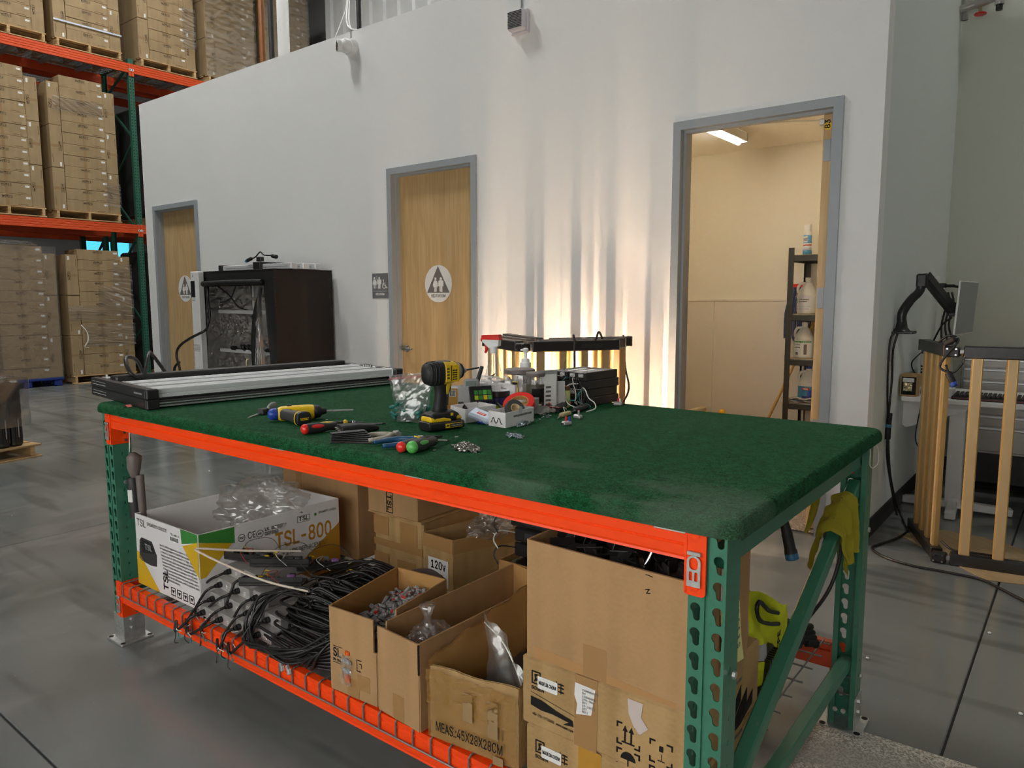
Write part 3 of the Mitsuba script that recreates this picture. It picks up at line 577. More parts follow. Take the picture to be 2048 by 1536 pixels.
part(k, 'spout', grid(lambda u, v: np.stack([bx - 0.30 + 0.09 * v, by - 0.08 + 0.16 * u, 0.455 - 0.05 * v + 0.02 * np.abs(u - 0.5)], -1), 8, 4), BUCKET, True)
for px, py in ((-0.18, 0.13), (-0.05, -0.2), (0.22, -0.06)): part(k, 'lug', lathe([(0.028, 0), (0.026, 0.04), (0.012, 0.055)], 10), BUCKET, True, M=tr(bx + px, by + py, 0.425))
for px, py in ((-0.16, -0.09), (0.16, -0.09), (-0.16, 0.09), (0.16, 0.09)): part(k, 'caster', cyl((bx + px, by + py - 0.012, 0.041), (bx + px, by + py + 0.012, 0.041), 0.035, 12), BLACKR)
for px, py in ((-0.16, -0.09), (0.16, -0.09), (-0.16, 0.09), (0.16, 0.09)): part(k, 'caster_stem', cyl((bx + px * 0.9, by + py, 0.045), (bx + px * 0.85, by + py * 0.9, 0.11), 0.012, 8), GREY)
part(k, 'bail', tube([(bx + 0.22, by - 0.05, 0.43), (bx + 0.27, by - 0.08, 0.40), (bx + 0.30, by - 0.06, 0.33)], 0.006, 6), BLACK)
solo('mop_sink', 'low stained cream mop sink in the far left corner of the closet', 'sink', cat(cbox((CX0 + 0.01, 6.0, 0.006), (-2.83, CY1 - 0.014, 0.05), 0.01), cbox((CX0 + 0.01, 6.0, 0.05), (-2.83, 6.06, 0.38), 0.012), cbox((-2.89, 6.0, 0.05), (-2.83, CY1 - 0.014, 0.38), 0.012)), mat('sink_stone', (0.55, 0.46, 0.30), 0.7))
# ------------------------------------------------------------------ pallet rack, pallets, cartons
RX, LV = -13.2, (2.69, 5.385)
UY = (2.53, 6.265, 10.0)
def punched(w, h, pitch, r):             # plate in (u, z) with two columns of punched holes
    holes = [Point(u, z).buffer(r, quad_segs=2) for u in (w * 0.24, w * 0.76) for z in np.arange(pitch * 0.8, h - pitch, pitch)]
    return sbox(0, 0, w, h).difference(unary_union(holes))
k = RACK = thing('pallet_rack', 'tall green and orange pallet rack loaded with cartons at the left', 'rack')
UPH = 5.47
plate_poly = punched(0.088, UPH, 0.0508, 0.009)
for rx, dirx in ((RX, -1), (-15.6, 1), (-14.55, -1), (-14.29, 1)):
    for y in UY:
        near = rx == RX
        f = prism(plate_poly if near else sbox(0, 0, 0.088, UPH), 0.003)
        f = (np.c_[rx - 0.001 + f[0][:, 2] * dirx, y - 0.044 + f[0][:, 0], f[0][:, 1]], f[1])
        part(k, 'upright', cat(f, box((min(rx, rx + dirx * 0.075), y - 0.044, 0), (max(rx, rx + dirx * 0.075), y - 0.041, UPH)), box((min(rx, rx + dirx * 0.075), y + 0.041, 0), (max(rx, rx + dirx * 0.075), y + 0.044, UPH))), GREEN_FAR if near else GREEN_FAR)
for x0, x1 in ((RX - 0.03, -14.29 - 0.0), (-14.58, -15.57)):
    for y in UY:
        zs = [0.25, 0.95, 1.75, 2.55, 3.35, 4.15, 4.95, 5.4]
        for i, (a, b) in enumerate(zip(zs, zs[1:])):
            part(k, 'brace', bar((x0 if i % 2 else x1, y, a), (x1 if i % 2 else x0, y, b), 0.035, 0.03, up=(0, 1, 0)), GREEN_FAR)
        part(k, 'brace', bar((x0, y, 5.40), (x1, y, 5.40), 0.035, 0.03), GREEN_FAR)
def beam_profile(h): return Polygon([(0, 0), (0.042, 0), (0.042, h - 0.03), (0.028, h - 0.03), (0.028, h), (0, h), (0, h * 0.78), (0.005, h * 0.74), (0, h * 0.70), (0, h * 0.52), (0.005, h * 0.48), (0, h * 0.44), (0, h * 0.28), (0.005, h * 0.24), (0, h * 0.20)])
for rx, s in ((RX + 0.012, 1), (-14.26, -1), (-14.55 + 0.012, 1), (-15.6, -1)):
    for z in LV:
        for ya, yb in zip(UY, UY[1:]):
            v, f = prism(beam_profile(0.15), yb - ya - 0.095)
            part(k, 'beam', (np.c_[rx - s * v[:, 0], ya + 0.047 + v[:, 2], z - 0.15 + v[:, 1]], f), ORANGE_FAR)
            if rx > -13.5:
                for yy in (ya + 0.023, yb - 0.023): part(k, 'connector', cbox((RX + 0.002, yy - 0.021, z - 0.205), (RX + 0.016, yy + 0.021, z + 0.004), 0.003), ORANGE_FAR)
for z in LV: 
    for d in (-0.021, 0.021): part(k, 'level_tag', cyl((RX + 0.016, UY[1] + d, z - 0.10), (RX + 0.018, UY[1] + d, z - 0.10), 0.022, 16), PAPER)
    for d in (-0.021, 0.021): part(k, 'level_tag_print', cbox((RX + 0.018, UY[1] + d - 0.006, z - 0.115), (RX + 0.0186, UY[1] + d + 0.006, z - 0.085), 0.0001), INK)
def deck(y0, y1, x0, x1, z):
    ms = [box((x, y0, z - 0.006), (x + 0.008, y1, z)) for x in np.arange(x0, x1, 0.11)] + [box((x0, y, z), (x1, y + 0.008, z + 0.006)) for y in np.arange(y0, y1, 0.075)]
    return cat(*ms)
for z in LV:
    for ya, yb in zip(UY, UY[1:]):
        for q in range(2):
            y0 = ya + 0.08 + q * (yb - ya - 0.1) / 2; y1 = y0 + (yb - ya - 0.14) / 2
            for xa, xb in ((-14.25, RX - 0.03), (-15.56, -14.58)): part(k, 'wire_deck', deck(y0, y1, xa, xb, z + 0.002), GALV)
        for q in range(6): part(k, 'deck_channel', cbox((-14.25, ya + 0.35 + q * 0.58, z - 0.045), (RX - 0.03, ya + 0.42 + q * 0.58, z - 0.006), 0.003), GREYM)
def pallet_parts(k, M, wood=PALLET):     # 1.02 wide (y) x 1.02 deep (x from 0 to -1.02) x 0.14, front face at x = 0
    w, d = 1.03, 1.03
    for y in (0.02, w / 2 - 0.02, w - 0.06): shared(k, 'stringer', 'p_str' + wood, lambda: cbox((-d, 0, 0.018), (0, 0.04, 0.122), 0.002), wood, M @ tr(0, y, 0))
    for i in range(6): shared(k, 'deck_board', 'p_top' + wood, lambda: cbox((-0.10, 0, 0.122), (0, w, 0.14), 0.002), wood, M @ tr(-i * (d - 0.10) / 5, 0, 0))
    for i in range(3): shared(k, 'bottom_board', 'p_bot' + wood, lambda: cbox((-0.10, 0, 0), (0, w, 0.018), 0.002), wood, M @ tr(-i * (d - 0.10) / 2, 0, 0))
def pallet(label, y, z, x=RX + 0.01, **kw):
    k = thing('wooden_pallet', label, 'pallet'); pallet_parts(k, tr(x, y, z)); return k
def marks_center():                      # handling icons: row of framed symbols at the middle of the carton face, in (y, z)
    ms, fr = [], lambda y: sbox(y, 0, y + 0.050, 0.050).difference(sbox(y + 0.004, 0.004, y + 0.046, 0.046))
    P = [fr(0), fr(0.056), fr(0.112)]
    P.append(unary_union([LineString([(0.010, 0.026), (0.041, 0.026)]).buffer(0.006), LineString([(0.025, 0.026), (0.025, 0.010)]).buffer(0.003)]))
    P.append(Polygon([(0.066, 0.044), (0.096, 0.044), (0.084, 0.022), (0.084, 0.010), (0.078, 0.010), (0.078, 0.022)]))
    P.append(unary_union([sbox(0.122, 0.008, 0.128, 0.042), sbox(0.146, 0.008, 0.152, 0.042)]))
    return unary_union(P)
def flat_x(poly, t=0.0006): v, f = prism(poly, t); return np.c_[v[:, 2], v[:, 0], v[:, 1]], f      # faces +x
CW, CHh, CD = 0.66, 0.1765, 0.5
def carton_center(label, group, y, z, wide=CW, h=CHh, yaw=0.0, dx=0.0, m=CARD_PALE, upright=False, flip=False, deep=CD):
    k = thing('shipping_carton', label, 'carton', group)
    M = tr(RX - 0.015 + dx, y, z) @ rot('z', yaw)
    if upright: M = M @ tr(0, h, 0) @ rot('x', 90) if not flip else M @ tr(0, 0, wide) @ rot('x', -90)
    tag = f'{wide:.3f}{h:.3f}{deep:.2f}{m}'
    shared(k, 'case', 'c_case' + tag, lambda: cbox((-deep, 0.0015, 0.001), (0, wide - 0.0015, h - 0.001), 0.005), m, M)
    shared(k, 'handling_marks', 'c_mark', lambda: flat_x(affinity.scale(marks_center(), 0.84, 0.84, origin=(0, 0))), INK, M @ tr(0, wide / 2 - 0.08, h - 0.062))
    shared(k, 'tape', 'c_tape', lambda: cbox((-0.01, 0, -0.03), (0.0004, 0.045, CHh * 0.97 - 0.03), 0.0002), TAPE_PALE, M @ tr(0, wide / 2 - 0.03, 0.031))
    shared(k, 'shipping_label', 'c_lab', lambda: flat_x(sbox(0, 0, 0.062, 0.030)), PAPER, M @ tr(0, wide - 0.088, h - 0.060))
    shared(k, 'print_line', 'c_line', lambda: flat_x(sbox(0, 0, 0.13, 0.007)), INK_BROWN, M @ tr(0, wide - 0.20, 0.022))
    return k
def stack(desc, y, z, rows, sides, bottom_label, width=1.03, wood=True, left=True, center=True, right=True, h=CHh, jitter=0.006):
    """Pallet with a middle column of flat cartons between two columns of cartons set on end."""
    if wood: pallet(bottom_label, y, z)
    zb = z + 0.141; sw = (width - CW) / 2
    if center:
        for q in range(rows):
            n = rows - 1 - q if sides[1] else None
            lab = f'carton, {ORD[n]} in the middle column of {desc}' if n is not None else f'carton, {"lowest" if q == 0 else ORD[q] + " from bottom"} in the middle column of {desc}'
            carton_center(lab, f'cartons of {desc}', y + sw, zb + q * h, yaw=rng.uniform(-0.5, 0.5), dx=rng.uniform(-1, 1) * jitter, h=h)
    for side, on in ((0, left), (1, right)):
        if not on: continue
        for q in range(sides[0]):
            nm = f'upright carton, {"lowest" if q == 0 else ORD[q] + " from bottom"} in {"left" if side == 0 else "right"} column of {desc}'
            carton_center(nm, f'cartons of {desc}', y + (0 if side == 0 else width - sw), zb + q * 0.664, wide=0.662, h=sw - 0.004, upright=True, flip=(side == 0 and q < sides[0] - 1), dx=rng.uniform(-1, 1) * jitter)
            if side == 0: carton_center(f'carton behind the {"lowest" if q == 0 else ORD[q]} left carton of {desc}', f'cartons of {desc}', y, zb + q * 0.664, wide=0.662, h=sw - 0.004, upright=True, dx=-0.505)
stack('the unwrapped stack beside the green upright', 4.935, LV[0] + 0.01, 12, (3, 1), 'wooden pallet under the unwrapped stack beside the green upright, middle level')
stack('the middle stack at the left edge', 3.775, LV[0] + 0.01, 12, (3, 1), 'wooden pallet at the left edge of the middle level', left=False)
stack('the floor stack beside the green upright', 5.03, 0.0, 12, (3, 1), 'worn wooden pallet on the floor under the wrapped stack beside the upright', h=0.1735)
stack('the floor stack on the blue pallet', 3.855, 0.0, 12, (3, 1), '', wood=False, left=False, h=0.1745)
stack('the strapped top stack', 5.105, LV[1] + 0.01, 5, (2, 0), 'wooden pallet left of the upright on the top level')
stack('the top stack at the left edge', 3.95, LV[1] + 0.01, 5, (2, 0), 'wooden pallet at the left edge of the top level', left=False)
stack('the top stack past the upright', 6.43, LV[1] + 0.01, 8, (3, 0), 'wooden pallet right of the upright on the top level')
stack('the shiny stack beside brown pipe', 7.67, LV[1] + 0.01, 11, (3, 0), 'wooden pallet above the wall top under the shiny stack')
stack('the shiny stack behind the column', 8.93, LV[1] + 0.01, 12, (3, 0), 'wooden pallet hidden behind the wall top below the last wrapped stack')
# blue plastic pallet
k = thing('plastic_pallet', 'blue plastic pallet on the floor at the far left', 'pallet')
part(k, 'deck', cbox((RX - 1.0, 3.855, 0.10), (RX + 0.01, 4.885, 0.14), 0.006), PALLETBLUE)
for y in (3.87, 4.30, 4.74):
    for x in (RX - 1.0, RX - 0.55, RX - 0.10): part(k, 'foot', cbox((x, y, 0.0), (x + 0.10, y + 0.12, 0.105), 0.012), PALLETBLUE)
# stretch wrap: thin film with folds, a little off the cartons
def film_sheet(y0, y1, z0, z1, amp, seed, slant=0.0, x=RX):
    ny, nz = 60, 70
    def fn(u, v):
        y = y0 + (y1 - y0) * u; z = z0 + (z1 - z0) * v
        p = np.stack([y * 1.3 + 0 * z, (z + slant * y) * 26, 0 * y + seed], -1); q = np.stack([y * 9, (z + slant * y) * 60, 0 * y + seed + 9], -1)
        r = np.stack([y * 2, z * 3, 0 * y + seed + 4], -1)
        d = 0.012 + amp * (meshkit.fbm(p, 3, seed) - 0.4) * meshkit.noise(r, seed + 3) + amp * 0.35 * (meshkit.noise(q, seed + 1) - 0.5)
        return np.stack([x + np.maximum(d, 0.002), y, z], -1)
    return grid(fn, ny, nz)
def wrap(label, pieces, back=None):
    k = thing('stretch_wrap', label, 'plastic wrap')
    for (y0, y1, z0, z1, amp, seed, slant) in pieces: part(k, 'film', film_sheet(y0, y1, z0, z1, amp, seed, slant), FILM, True)
    return k
wrap('clear stretch wrap around the floor stack on the blue pallet', [(3.85, 4.89, 0.14, 2.24, 0.022, 3, 0.25)])
wrap('clear stretch wrap bands around the floor stack beside the upright', [(5.5, 6.07, 1.25, 1.62, 0.05, 5, 0.35), (5.25, 6.07, 0.62, 1.0, 0.05, 6, 0.1), (5.02, 6.07, 1.05, 1.3, 0.02, 7, 0.1), (5.75, 6.07, 1.62, 2.0, 0.04, 8, 0.1)])
wrap('clear stretch wrap over the shiny stack next to the brown pipe', [(7.66, 8.71, LV[1] + 0.12, 7.5, 0.05, 12, 0.15)])
wrap('clear stretch wrap over the shiny stack behind the white column', [(8.92, 9.97, LV[1] + 0.12, 7.6, 0.055, 14, 0.1)])
wrap('loose clear wrap on the right edge of the top stack by the upright', [(7.22, 7.47, 5.9, 6.6, 0.04, 16, 0.1)])
wrap('loose clear wrap across the unwrapped stack of the middle level', [(5.0, 5.75, 4.40, 4.62, 0.02, 18, 0.5), (5.72, 5.97, 2.95, 3.35, 0.04, 19, 0.1)])
solo('strap', 'pale plastic strap around the strapped stack of the top level', 'strap', cbox((RX + 0.004, 5.10, 5.79), (RX + 0.006, 6.14, 5.815), 0.0005), LILAC)
# film crumpled on top and the white twist of film
def crumple(c, r, seed, amp=0.35, flat=1.0):
    s = trimesh.creation.icosphere(subdivisions=4); v = np.array(s.vertices)
    n = meshkit.fbm(v * 3.2 + seed, 4, seed)[:, None]; rid = np.abs(meshkit.fbm(v * 5 + seed * 3, 3, seed + 1) - 0.5)[:, None] * 2
    v = v * (1 + amp * (n - 0.5) * 2 - amp * 0.5 * rid) * np.array(r)
    if flat < 1: v[:, 2] = np.maximum(v[:, 2], -flat * r[2])
    return v + np.array(c), np.array(s.faces)
solo('film_heap', 'crumpled clear film on top of the wrapped floor stack at the left edge', 'plastic film', crumple((RX - 0.2, 4.3, 2.275), (0.25, 0.42, 0.05), 4), MILKFILM, True)
solo('film_tail', 'white twisted tail of film hanging on the floor stack beside the upright', 'plastic film', tube([(RX + 0.04, 5.18, 0.98), (RX + 0.05, 5.26, 0.86), (RX + 0.05, 5.27, 0.72), (RX + 0.04, 5.22, 0.62), (RX + 0.04, 5.28, 0.60)], [0.012, 0.009, 0.013, 0.009, 0.006], 6), MILK, True)
# dark loads of the rack row behind
for i, (y0, y1, z0, z1) in enumerate(((6.35, 7.4, 0.15, 2.25), (6.4, 7.5, 2.85, 4.75), (7.6, 8.8, 0.15, 2.2), (7.6, 8.7, 2.85, 4.8))):
    solo('wrapped_load', f'dark film-wrapped pallet load behind the green upright, {["floor level, nearer", "middle level, nearer", "floor level, farther", "middle level, farther"][i]} one', 'pallet load', wrinkle(cbox((RX - 1.05, y0, z0), (RX - 0.05, y1, z1), 0.04), 0.01, 3, i), WRAPDARK)
for i, (y0, z0) in enumerate(((6.38, 0.0), (6.42, LV[0] + 0.01), (7.65, 0.0), (7.62, LV[0] + 0.01))):
    pallet(f'wooden pallet under the dark load behind the wall end, {["first", "second", "third", "fourth"][i]} from the upright', y0, z0, x=RX - 0.03)
# ------------------------------------------------------------------ pallet with wrapped black lamp housings, left edge
PM = tr(-7.36, 2.50, 0) @ rot('z', 192 - 180)
k = thing('wooden_pallet', 'small wooden pallet on the floor at the left edge with black wrapped goods', 'pallet')
for y in (-0.06, -0.55, -1.0): part(k, 'stringer', cbox((-1.0, y - 0.04, 0.016), (0, y, 0.10), 0.003), PALLET, M=PM)
for i in range(6): part(k, 'deck_board', cbox((-0.14 - i * 0.172, -1.04, 0.10), (-i * 0.172, 0.0, 0.118), 0.003), PALLET, M=PM)
for i in range(3): part(k, 'bottom_board', cbox((-0.1 - i * 0.45, -1.04, 0), (-i * 0.45, 0.0, 0.016), 0.003), PALLET, M=PM)
for i in range(5):
    k = thing('lamp_housing', f'black lamp housing standing on end on the small pallet, {["first", "second", "third", "fourth", "fifth"][i]} from the right', 'lamp housing', 'black lamp housings on the small pallet')
    y1 = -0.13 - i * 0.105
    part(k, 'case', cbox((-0.42, y1 - 0.095, 0.119), (-0.03, y1, 0.70 + 0.01 * (i % 2)), 0.018), BLACKM, 30, M=PM)
    part(k, 'fin', cat(*[cbox((-0.031, y1 - 0.09 + 0.022 * q, 0.16), (-0.022, y1 - 0.078 + 0.022 * q, 0.64), 0.002) for q in range(4)]), BLACK, M=PM)
    part(k, 'print', cbox((-0.022, y1 - 0.05, 0.2), (-0.0215, y1 - 0.04, 0.36), 0.0001), GREY, M=PM)
for i in range(6):
    k = thing('lamp_housing', f'black finned housing lying in the pile at the left frame edge, {ORD[i]} of the pile', 'lamp housing', 'black housings piled at the left edge')
    z0 = 0.80 - i * 0.115
    part(k, 'case', cbox((-0.36, -0.95, z0 - 0.10), (0.02 - 0.03 * (i % 2), -0.60 + 0.05 * (i % 3), z0), 0.02), BLACKM, 30, M=PM)
    part(k, 'edge', cbox((-0.2, -0.60 + 0.05 * (i % 3), z0 - 0.06), (-0.02, -0.57 + 0.05 * (i % 3), z0 - 0.03), 0.004), DKGREY, M=PM)
def hood(u, v):
    a = u * 2 * np.pi
    x = -0.23 + 0.25 * np.clip(1.5 * np.cos(a), -1, 1); y = -0.38 + 0.29 * np.clip(1.5 * np.sin(a), -1, 1); z = 0.3 + 0.42 * v
    p = np.stack([x * 6, y * 6, z * 6], -1); n = 0.02 * (meshkit.fbm(p, 3, 5) - 0.5)
    return np.stack([x + n, y + n, z], -1)
solo('stretch_wrap', 'clear film around the black housings on the small pallet at the left edge', 'plastic wrap', xf(cat(grid(hood, 72, 14), crumple((-0.23, -0.38, 0.735), (0.24, 0.28, 0.03), 8)), PM), FILM, True)
# ------------------------------------------------------------------ the workbench (its own frame: x along the front, y back, z up)
BL, BD, TOP = 2.591, 1.219, 0.992
k = BENCH = thing('workbench', 'large workbench of green rack posts and orange beams with green carpet top', 'workbench')
def bp(name, mesh, m, smooth=False, parent=None, label=None, M=None): return part(parent or k, name, xf(mesh, TABLE if M is None else TABLE @ M), m, smooth, label=label)
def keyhole(cx, cz, s): return unary_union([Point(cx, cz).buffer(0.0105, quad_segs=5), Polygon([(cx - s * 0.0085, cz + 0.006), (cx + s * 0.010, cz + 0.002), (cx + s * 0.0095, cz - 0.019), (cx - s * 0.0035, cz - 0.019)]), Point(cx + s * 0.003, cz - 0.019).buffer(0.0068, quad_segs=4)])
def post(x0, y0, back, z_first):
    """Open column: punched face towards the aisle (or back), slotted sides, lips."""
    w, t, h = 0.076, 0.0028, 0.958
    zs = [z for z in np.arange(z_first - 20 * 0.0508, h, 0.0508) if 0.05 < z < h - 0.012]
    L = sbox(0, 0, 0.029, h).difference(unary_union([keyhole(0.0155, z, 1) for z in zs])); R = sbox(0.047, 0, 0.076, h).difference(unary_union([keyhole(0.0605, z, 1) for z in zs]))
    def pl(poly, dy): v, f = prism(poly, t); return np.c_[v[:, 0], dy + v[:, 2], v[:, 1]], f[:, ::-1]
    side = sbox(0, 0, 0.072, h).difference(unary_union([sbox(0.032, z - 0.0265, 0.0375, z - 0.0155) for z in zs]))
    def sd(dx): v, f = prism(side, t); return np.c_[dx + v[:, 2], v[:, 0], v[:, 1]], f
    ms = [pl(L, 0), pl(R, 0), pl(sbox(0.034, 0, 0.042, h), 0.005), box((0.029, 0, 0), (0.034, 0.0065, h)), box((0.042, 0, 0), (0.047, 0.0065, h)), sd(0), sd(w - t), box((0, 0.069, 0), (0.016, 0.072, h)), box((w - 0.016, 0.069, 0), (w, 0.072, h))]
    m = cat(*ms)
    if back: m = xf(m, tr(0, 0.076, 0) @ sc(1, -1, 1))
    M = tr(x0, y0, 0.010)
    p = bp('post', m, GREEN, M=M)
    bp('cross_pin', cat(*[cyl((0.006, 0.05 if not back else 0.026, z), (w - 0.006, 0.05 if not back else 0.026, z), 0.003, 6) for z in (0.10, 0.16, 0.74)]), CHROME, M=M, parent=p)
    b = bp('base_plate', cat(cbox((-0.028, -0.028, 0), (0.104, 0.104, 0.010), 0.002)), GALV, M=tr(x0, y0, 0))
    bp('bracket', cat(box((-0.004, -0.004, 0), (0.080, -0.001, 0.105)) if not back else box((-0.004, 0.077, 0), (0.080, 0.080, 0.105)), box((0.077, -0.004, 0), (0.080, 0.080, 0.105)), box((-0.004, -0.004, 0), (-0.001, 0.08, 0.105))), GALV, M=tr(x0, y0, 0.01), parent=b)
    bp('bolt', cat(*[cyl((0.080, 0.03, z), (0.088, 0.03, z), 0.008, 6) for z in (0.05, 0.085)], *[cyl((xx, -0.006, 0.055), (xx, -0.001, 0.055), 0.008, 8) for xx in (0.02, 0.045)], *[cyl((0.081, 0.038, z), (0.087, 0.038, z), 0.008, 6) for z in (0.17, 0.66)]), GALV, M=tr(x0, y0, 0.01), parent=b)
    bp('anchor_hole', cat(*[cyl((xx, yy, 0.0101), (xx, yy, 0.0106), 0.010, 16) for xx, yy in ((-0.014, 0.092), (0.091, -0.016), (0.091, 0.093), (-0.014, -0.016))]), INK, M=tr(x0, y0, 0), parent=b)
post(0.0, 0.0, False, 0.809 - 0.010); post(BL - 0.076, 0.0, False, 0.947 - 0.010 + 0.008); post(0.0, BD - 0.076, True, 0.81); post(BL - 0.076, BD - 0.076, True, 0.546)
# beams
def step_beam(y, z1, s, h=0.082, m=ORANGE):
    P = Polygon([(0, 0), (0.04, 0), (0.04, h - 0.028), (0.026, h - 0.028), (0.026, h), (0, h), (0, h * 0.80), (0.0035, h * 0.76), (0, h * 0.72), (0, h * 0.42), (0.0035, h * 0.38), (0, h * 0.34), (0, h * 0.12), (0.002, h * 0.06)])
    v, f = prism(P, BL - 0.156)
    return np.c_[0.078 + v[:, 2], y + s * v[:, 0], z1 - h + v[:, 1]], f
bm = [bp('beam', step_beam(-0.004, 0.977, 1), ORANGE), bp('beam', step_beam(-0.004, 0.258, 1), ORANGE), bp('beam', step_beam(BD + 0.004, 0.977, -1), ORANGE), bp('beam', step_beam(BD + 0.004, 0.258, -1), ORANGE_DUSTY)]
for i, (z1, y, s) in enumerate(((0.978, 0.0, 1), (0.262, 0.0, 1), (0.978, BD, -1), (0.262, BD, -1))):
    for left in (True, False):
        x0 = 0.040 if left else BL - 0.079
        fr = rounded_rect(0.044, 0.150, 0.008, x0 + 0.018, z1 - 0.075)
        v, f = prism(fr, 0.005); yy = y - s * 0.006
        plate = (np.c_[v[:, 0], yy + s * v[:, 2], v[:, 1]], f)
        xs = 0.0775 if left else BL - 0.0775 - 0.004
        v, f = prism(rounded_rect(0.075, 0.150, 0.008, 0.034, z1 - 0.075).difference(Point(0.052, z1 - 0.105).buffer(0.007)), 0.004)
        side = (np.c_[xs + v[:, 2], y - s * 0.004 + s * v[:, 0], v[:, 1]], f)
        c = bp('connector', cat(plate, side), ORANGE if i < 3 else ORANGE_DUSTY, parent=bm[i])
        cx = x0 + 0.018
        rv = [cyl((cx, yy - s * 0.002, zz), (cx, yy, zz), 0.0085, 14) for zz in (z1 - 0.028, z1 - 0.08, z1 - 0.132)]
        bp('rivet', cat(*rv), ORANGE, parent=bm[i])
        if s > 0:
            ring = rounded_rect(0.028, 0.058, 0.013, cx, z1 - 0.097).difference(rounded_rect(0.018, 0.024, 0.008, cx, z1 - 0.084)).difference(rounded_rect(0.007, 0.020, 0.003, cx - 0.0055, z1 - 0.110)).difference(rounded_rect(0.007, 0.020, 0.003, cx + 0.0055, z1 - 0.110)).union(sbox(cx - 0.014, z1 - 0.13, cx + 0.014, z1 - 0.118))
            v, f = prism(ring, 0.0025)
            bp('safety_clip', cat((np.c_[v[:, 0], yy - 0.0065 + v[:, 2], v[:, 1]], f[:, ::-1]), cbox((cx - 0.014, yy - 0.008, z1 - 0.068), (cx + 0.014, yy - 0.003, z1 - 0.060), 0.001)), GALV, parent=bm[i], label='small galvanised safety clip')
        bp('pin', cyl((xs - 0.012, y + s * 0.045, z1 - 0.135), (xs + 0.016, y + s * 0.045, z1 - 0.135), 0.005, 8), CHROME, parent=bm[i])
for x in (0.195, 1.185, 1.77, 2.475):
    c = bp('mounting_clip', cat(cbox((x - 0.034, -0.0065, 0.948), (x + 0.034, -0.0045, 0.976), 0.0005), box((x - 0.034, -0.0065, 0.974), (x + 0.034, 0.02, 0.976))), GALV)
    bp('hole', cyl((x, -0.0072, 0.964), (x, -0.0064, 0.964), 0.003, 8), INK, parent=c)
# end frames: top rail, diagonal, lower rail
def rail(x, a, b, w=0.036, h=0.040):
    d = np.array(b, float) - np.array(a, float)
    return cat(bar((x, *a), (x, *b), w, h, up=(1, 0, 0) if abs(d[1]) > 9 else (0, 0, 1), c=0.004))
for x in (0.045, BL - 0.037):
    bp('end_rail', rail(x, (0.05, 0.893), (BD - 0.05, 0.893), 0.034, 0.042), GREEN)
    bp('end_rail', rail(x, (0.05, 0.222), (BD - 0.05, 0.222)), GREEN)
    if x > 1: bp('diagonal_brace', rail(x, (0.05, 0.285), (BD - 0.05, 0.815)), GREEN)
# board and carpet
bp('board', cbox((0.0, -0.002, 0.958), (BL, BD, 0.976), 0.002), CHIPBOARD)
def top_outline(i, n=220):
    r = max(0.045 - i, 0.003); hx, hy = (BL + 0.055) / 2 - i, (BD + 0.04) / 2 - i
    q = n // 4; pts = []
    for (sx_, sy_, a0) in ((1, -1, -90), (1, 1, 0), (-1, 1, 90), (-1, -1, 180)):
        na = 14; a = np.radians(a0 + np.linspace(0, 90, na)); arc = np.c_[sx_ * (hx - r) + r * np.cos(a), sy_ * (hy - r) + r * np.sin(a)]
        nx = {(1, -1): (1, 1), (1, 1): (-1, 1), (-1, 1): (-1, -1), (-1, -1): (1, -1)}[(sx_, sy_)]
        pts.append(arc); e = arc[-1]; nxt_a = math.radians(a0 + 90); s2 = nx
        nb = np.array([s2[0] * (hx - r) + r * math.cos(nxt_a), s2[1] * (hy - r) + r * math.sin(nxt_a)])
        m = q - na; t = (np.arange(1, m + 1) / (m + 1))[:, None]; pts.append(e + (nb - e) * t)
    return np.vstack(pts)[:n] + [BL / 2 + 0.0, BD / 2]
rg = [(0.012, 0.953), (0.002, 0.955), (0.0, 0.962), (0.0, 0.972), (0.003, 0.981), (0.008, 0.9875), (0.015, 0.991), (0.024, TOP), (0.2, TOP), (0.4, TOP)]
cm = rings_solid(top_outline, rg, 220)
bp('carpet', cm, CARPET, 40)
# wire deck with hooks over the front beam
wd = []
for x in np.arange(0.10, BL - 0.08, 0.066): wd.append(tube([(x, BD - 0.02, 0.262), (x, 0.03, 0.262), (x, -0.001, 0.262), (x, -0.009, 0.256), (x, -0.009, 0.212)], 0.0028, 6, 1))
for y in (-0.009,): wd.append(cyl((0.09, -0.011, 0.212), (BL - 0.09, -0.011, 0.212), 0.0028, 6))
for y in np.arange(0.06, BD - 0.03, 0.102): wd.append(cyl((0.09, y, 0.2575), (BL - 0.09, y, 0.2575), 0.0028, 6))
for x in (0.35, 0.95, 1.6, 2.2): wd.append(box((x - 0.02, 0.02, 0.226), (x + 0.02, BD - 0.02, 0.2535)))
bp('wire_deck', cat(*wd), mat('grey_wire', (0.24, 0.23, 0.22), 0.4, metallic=0.5))
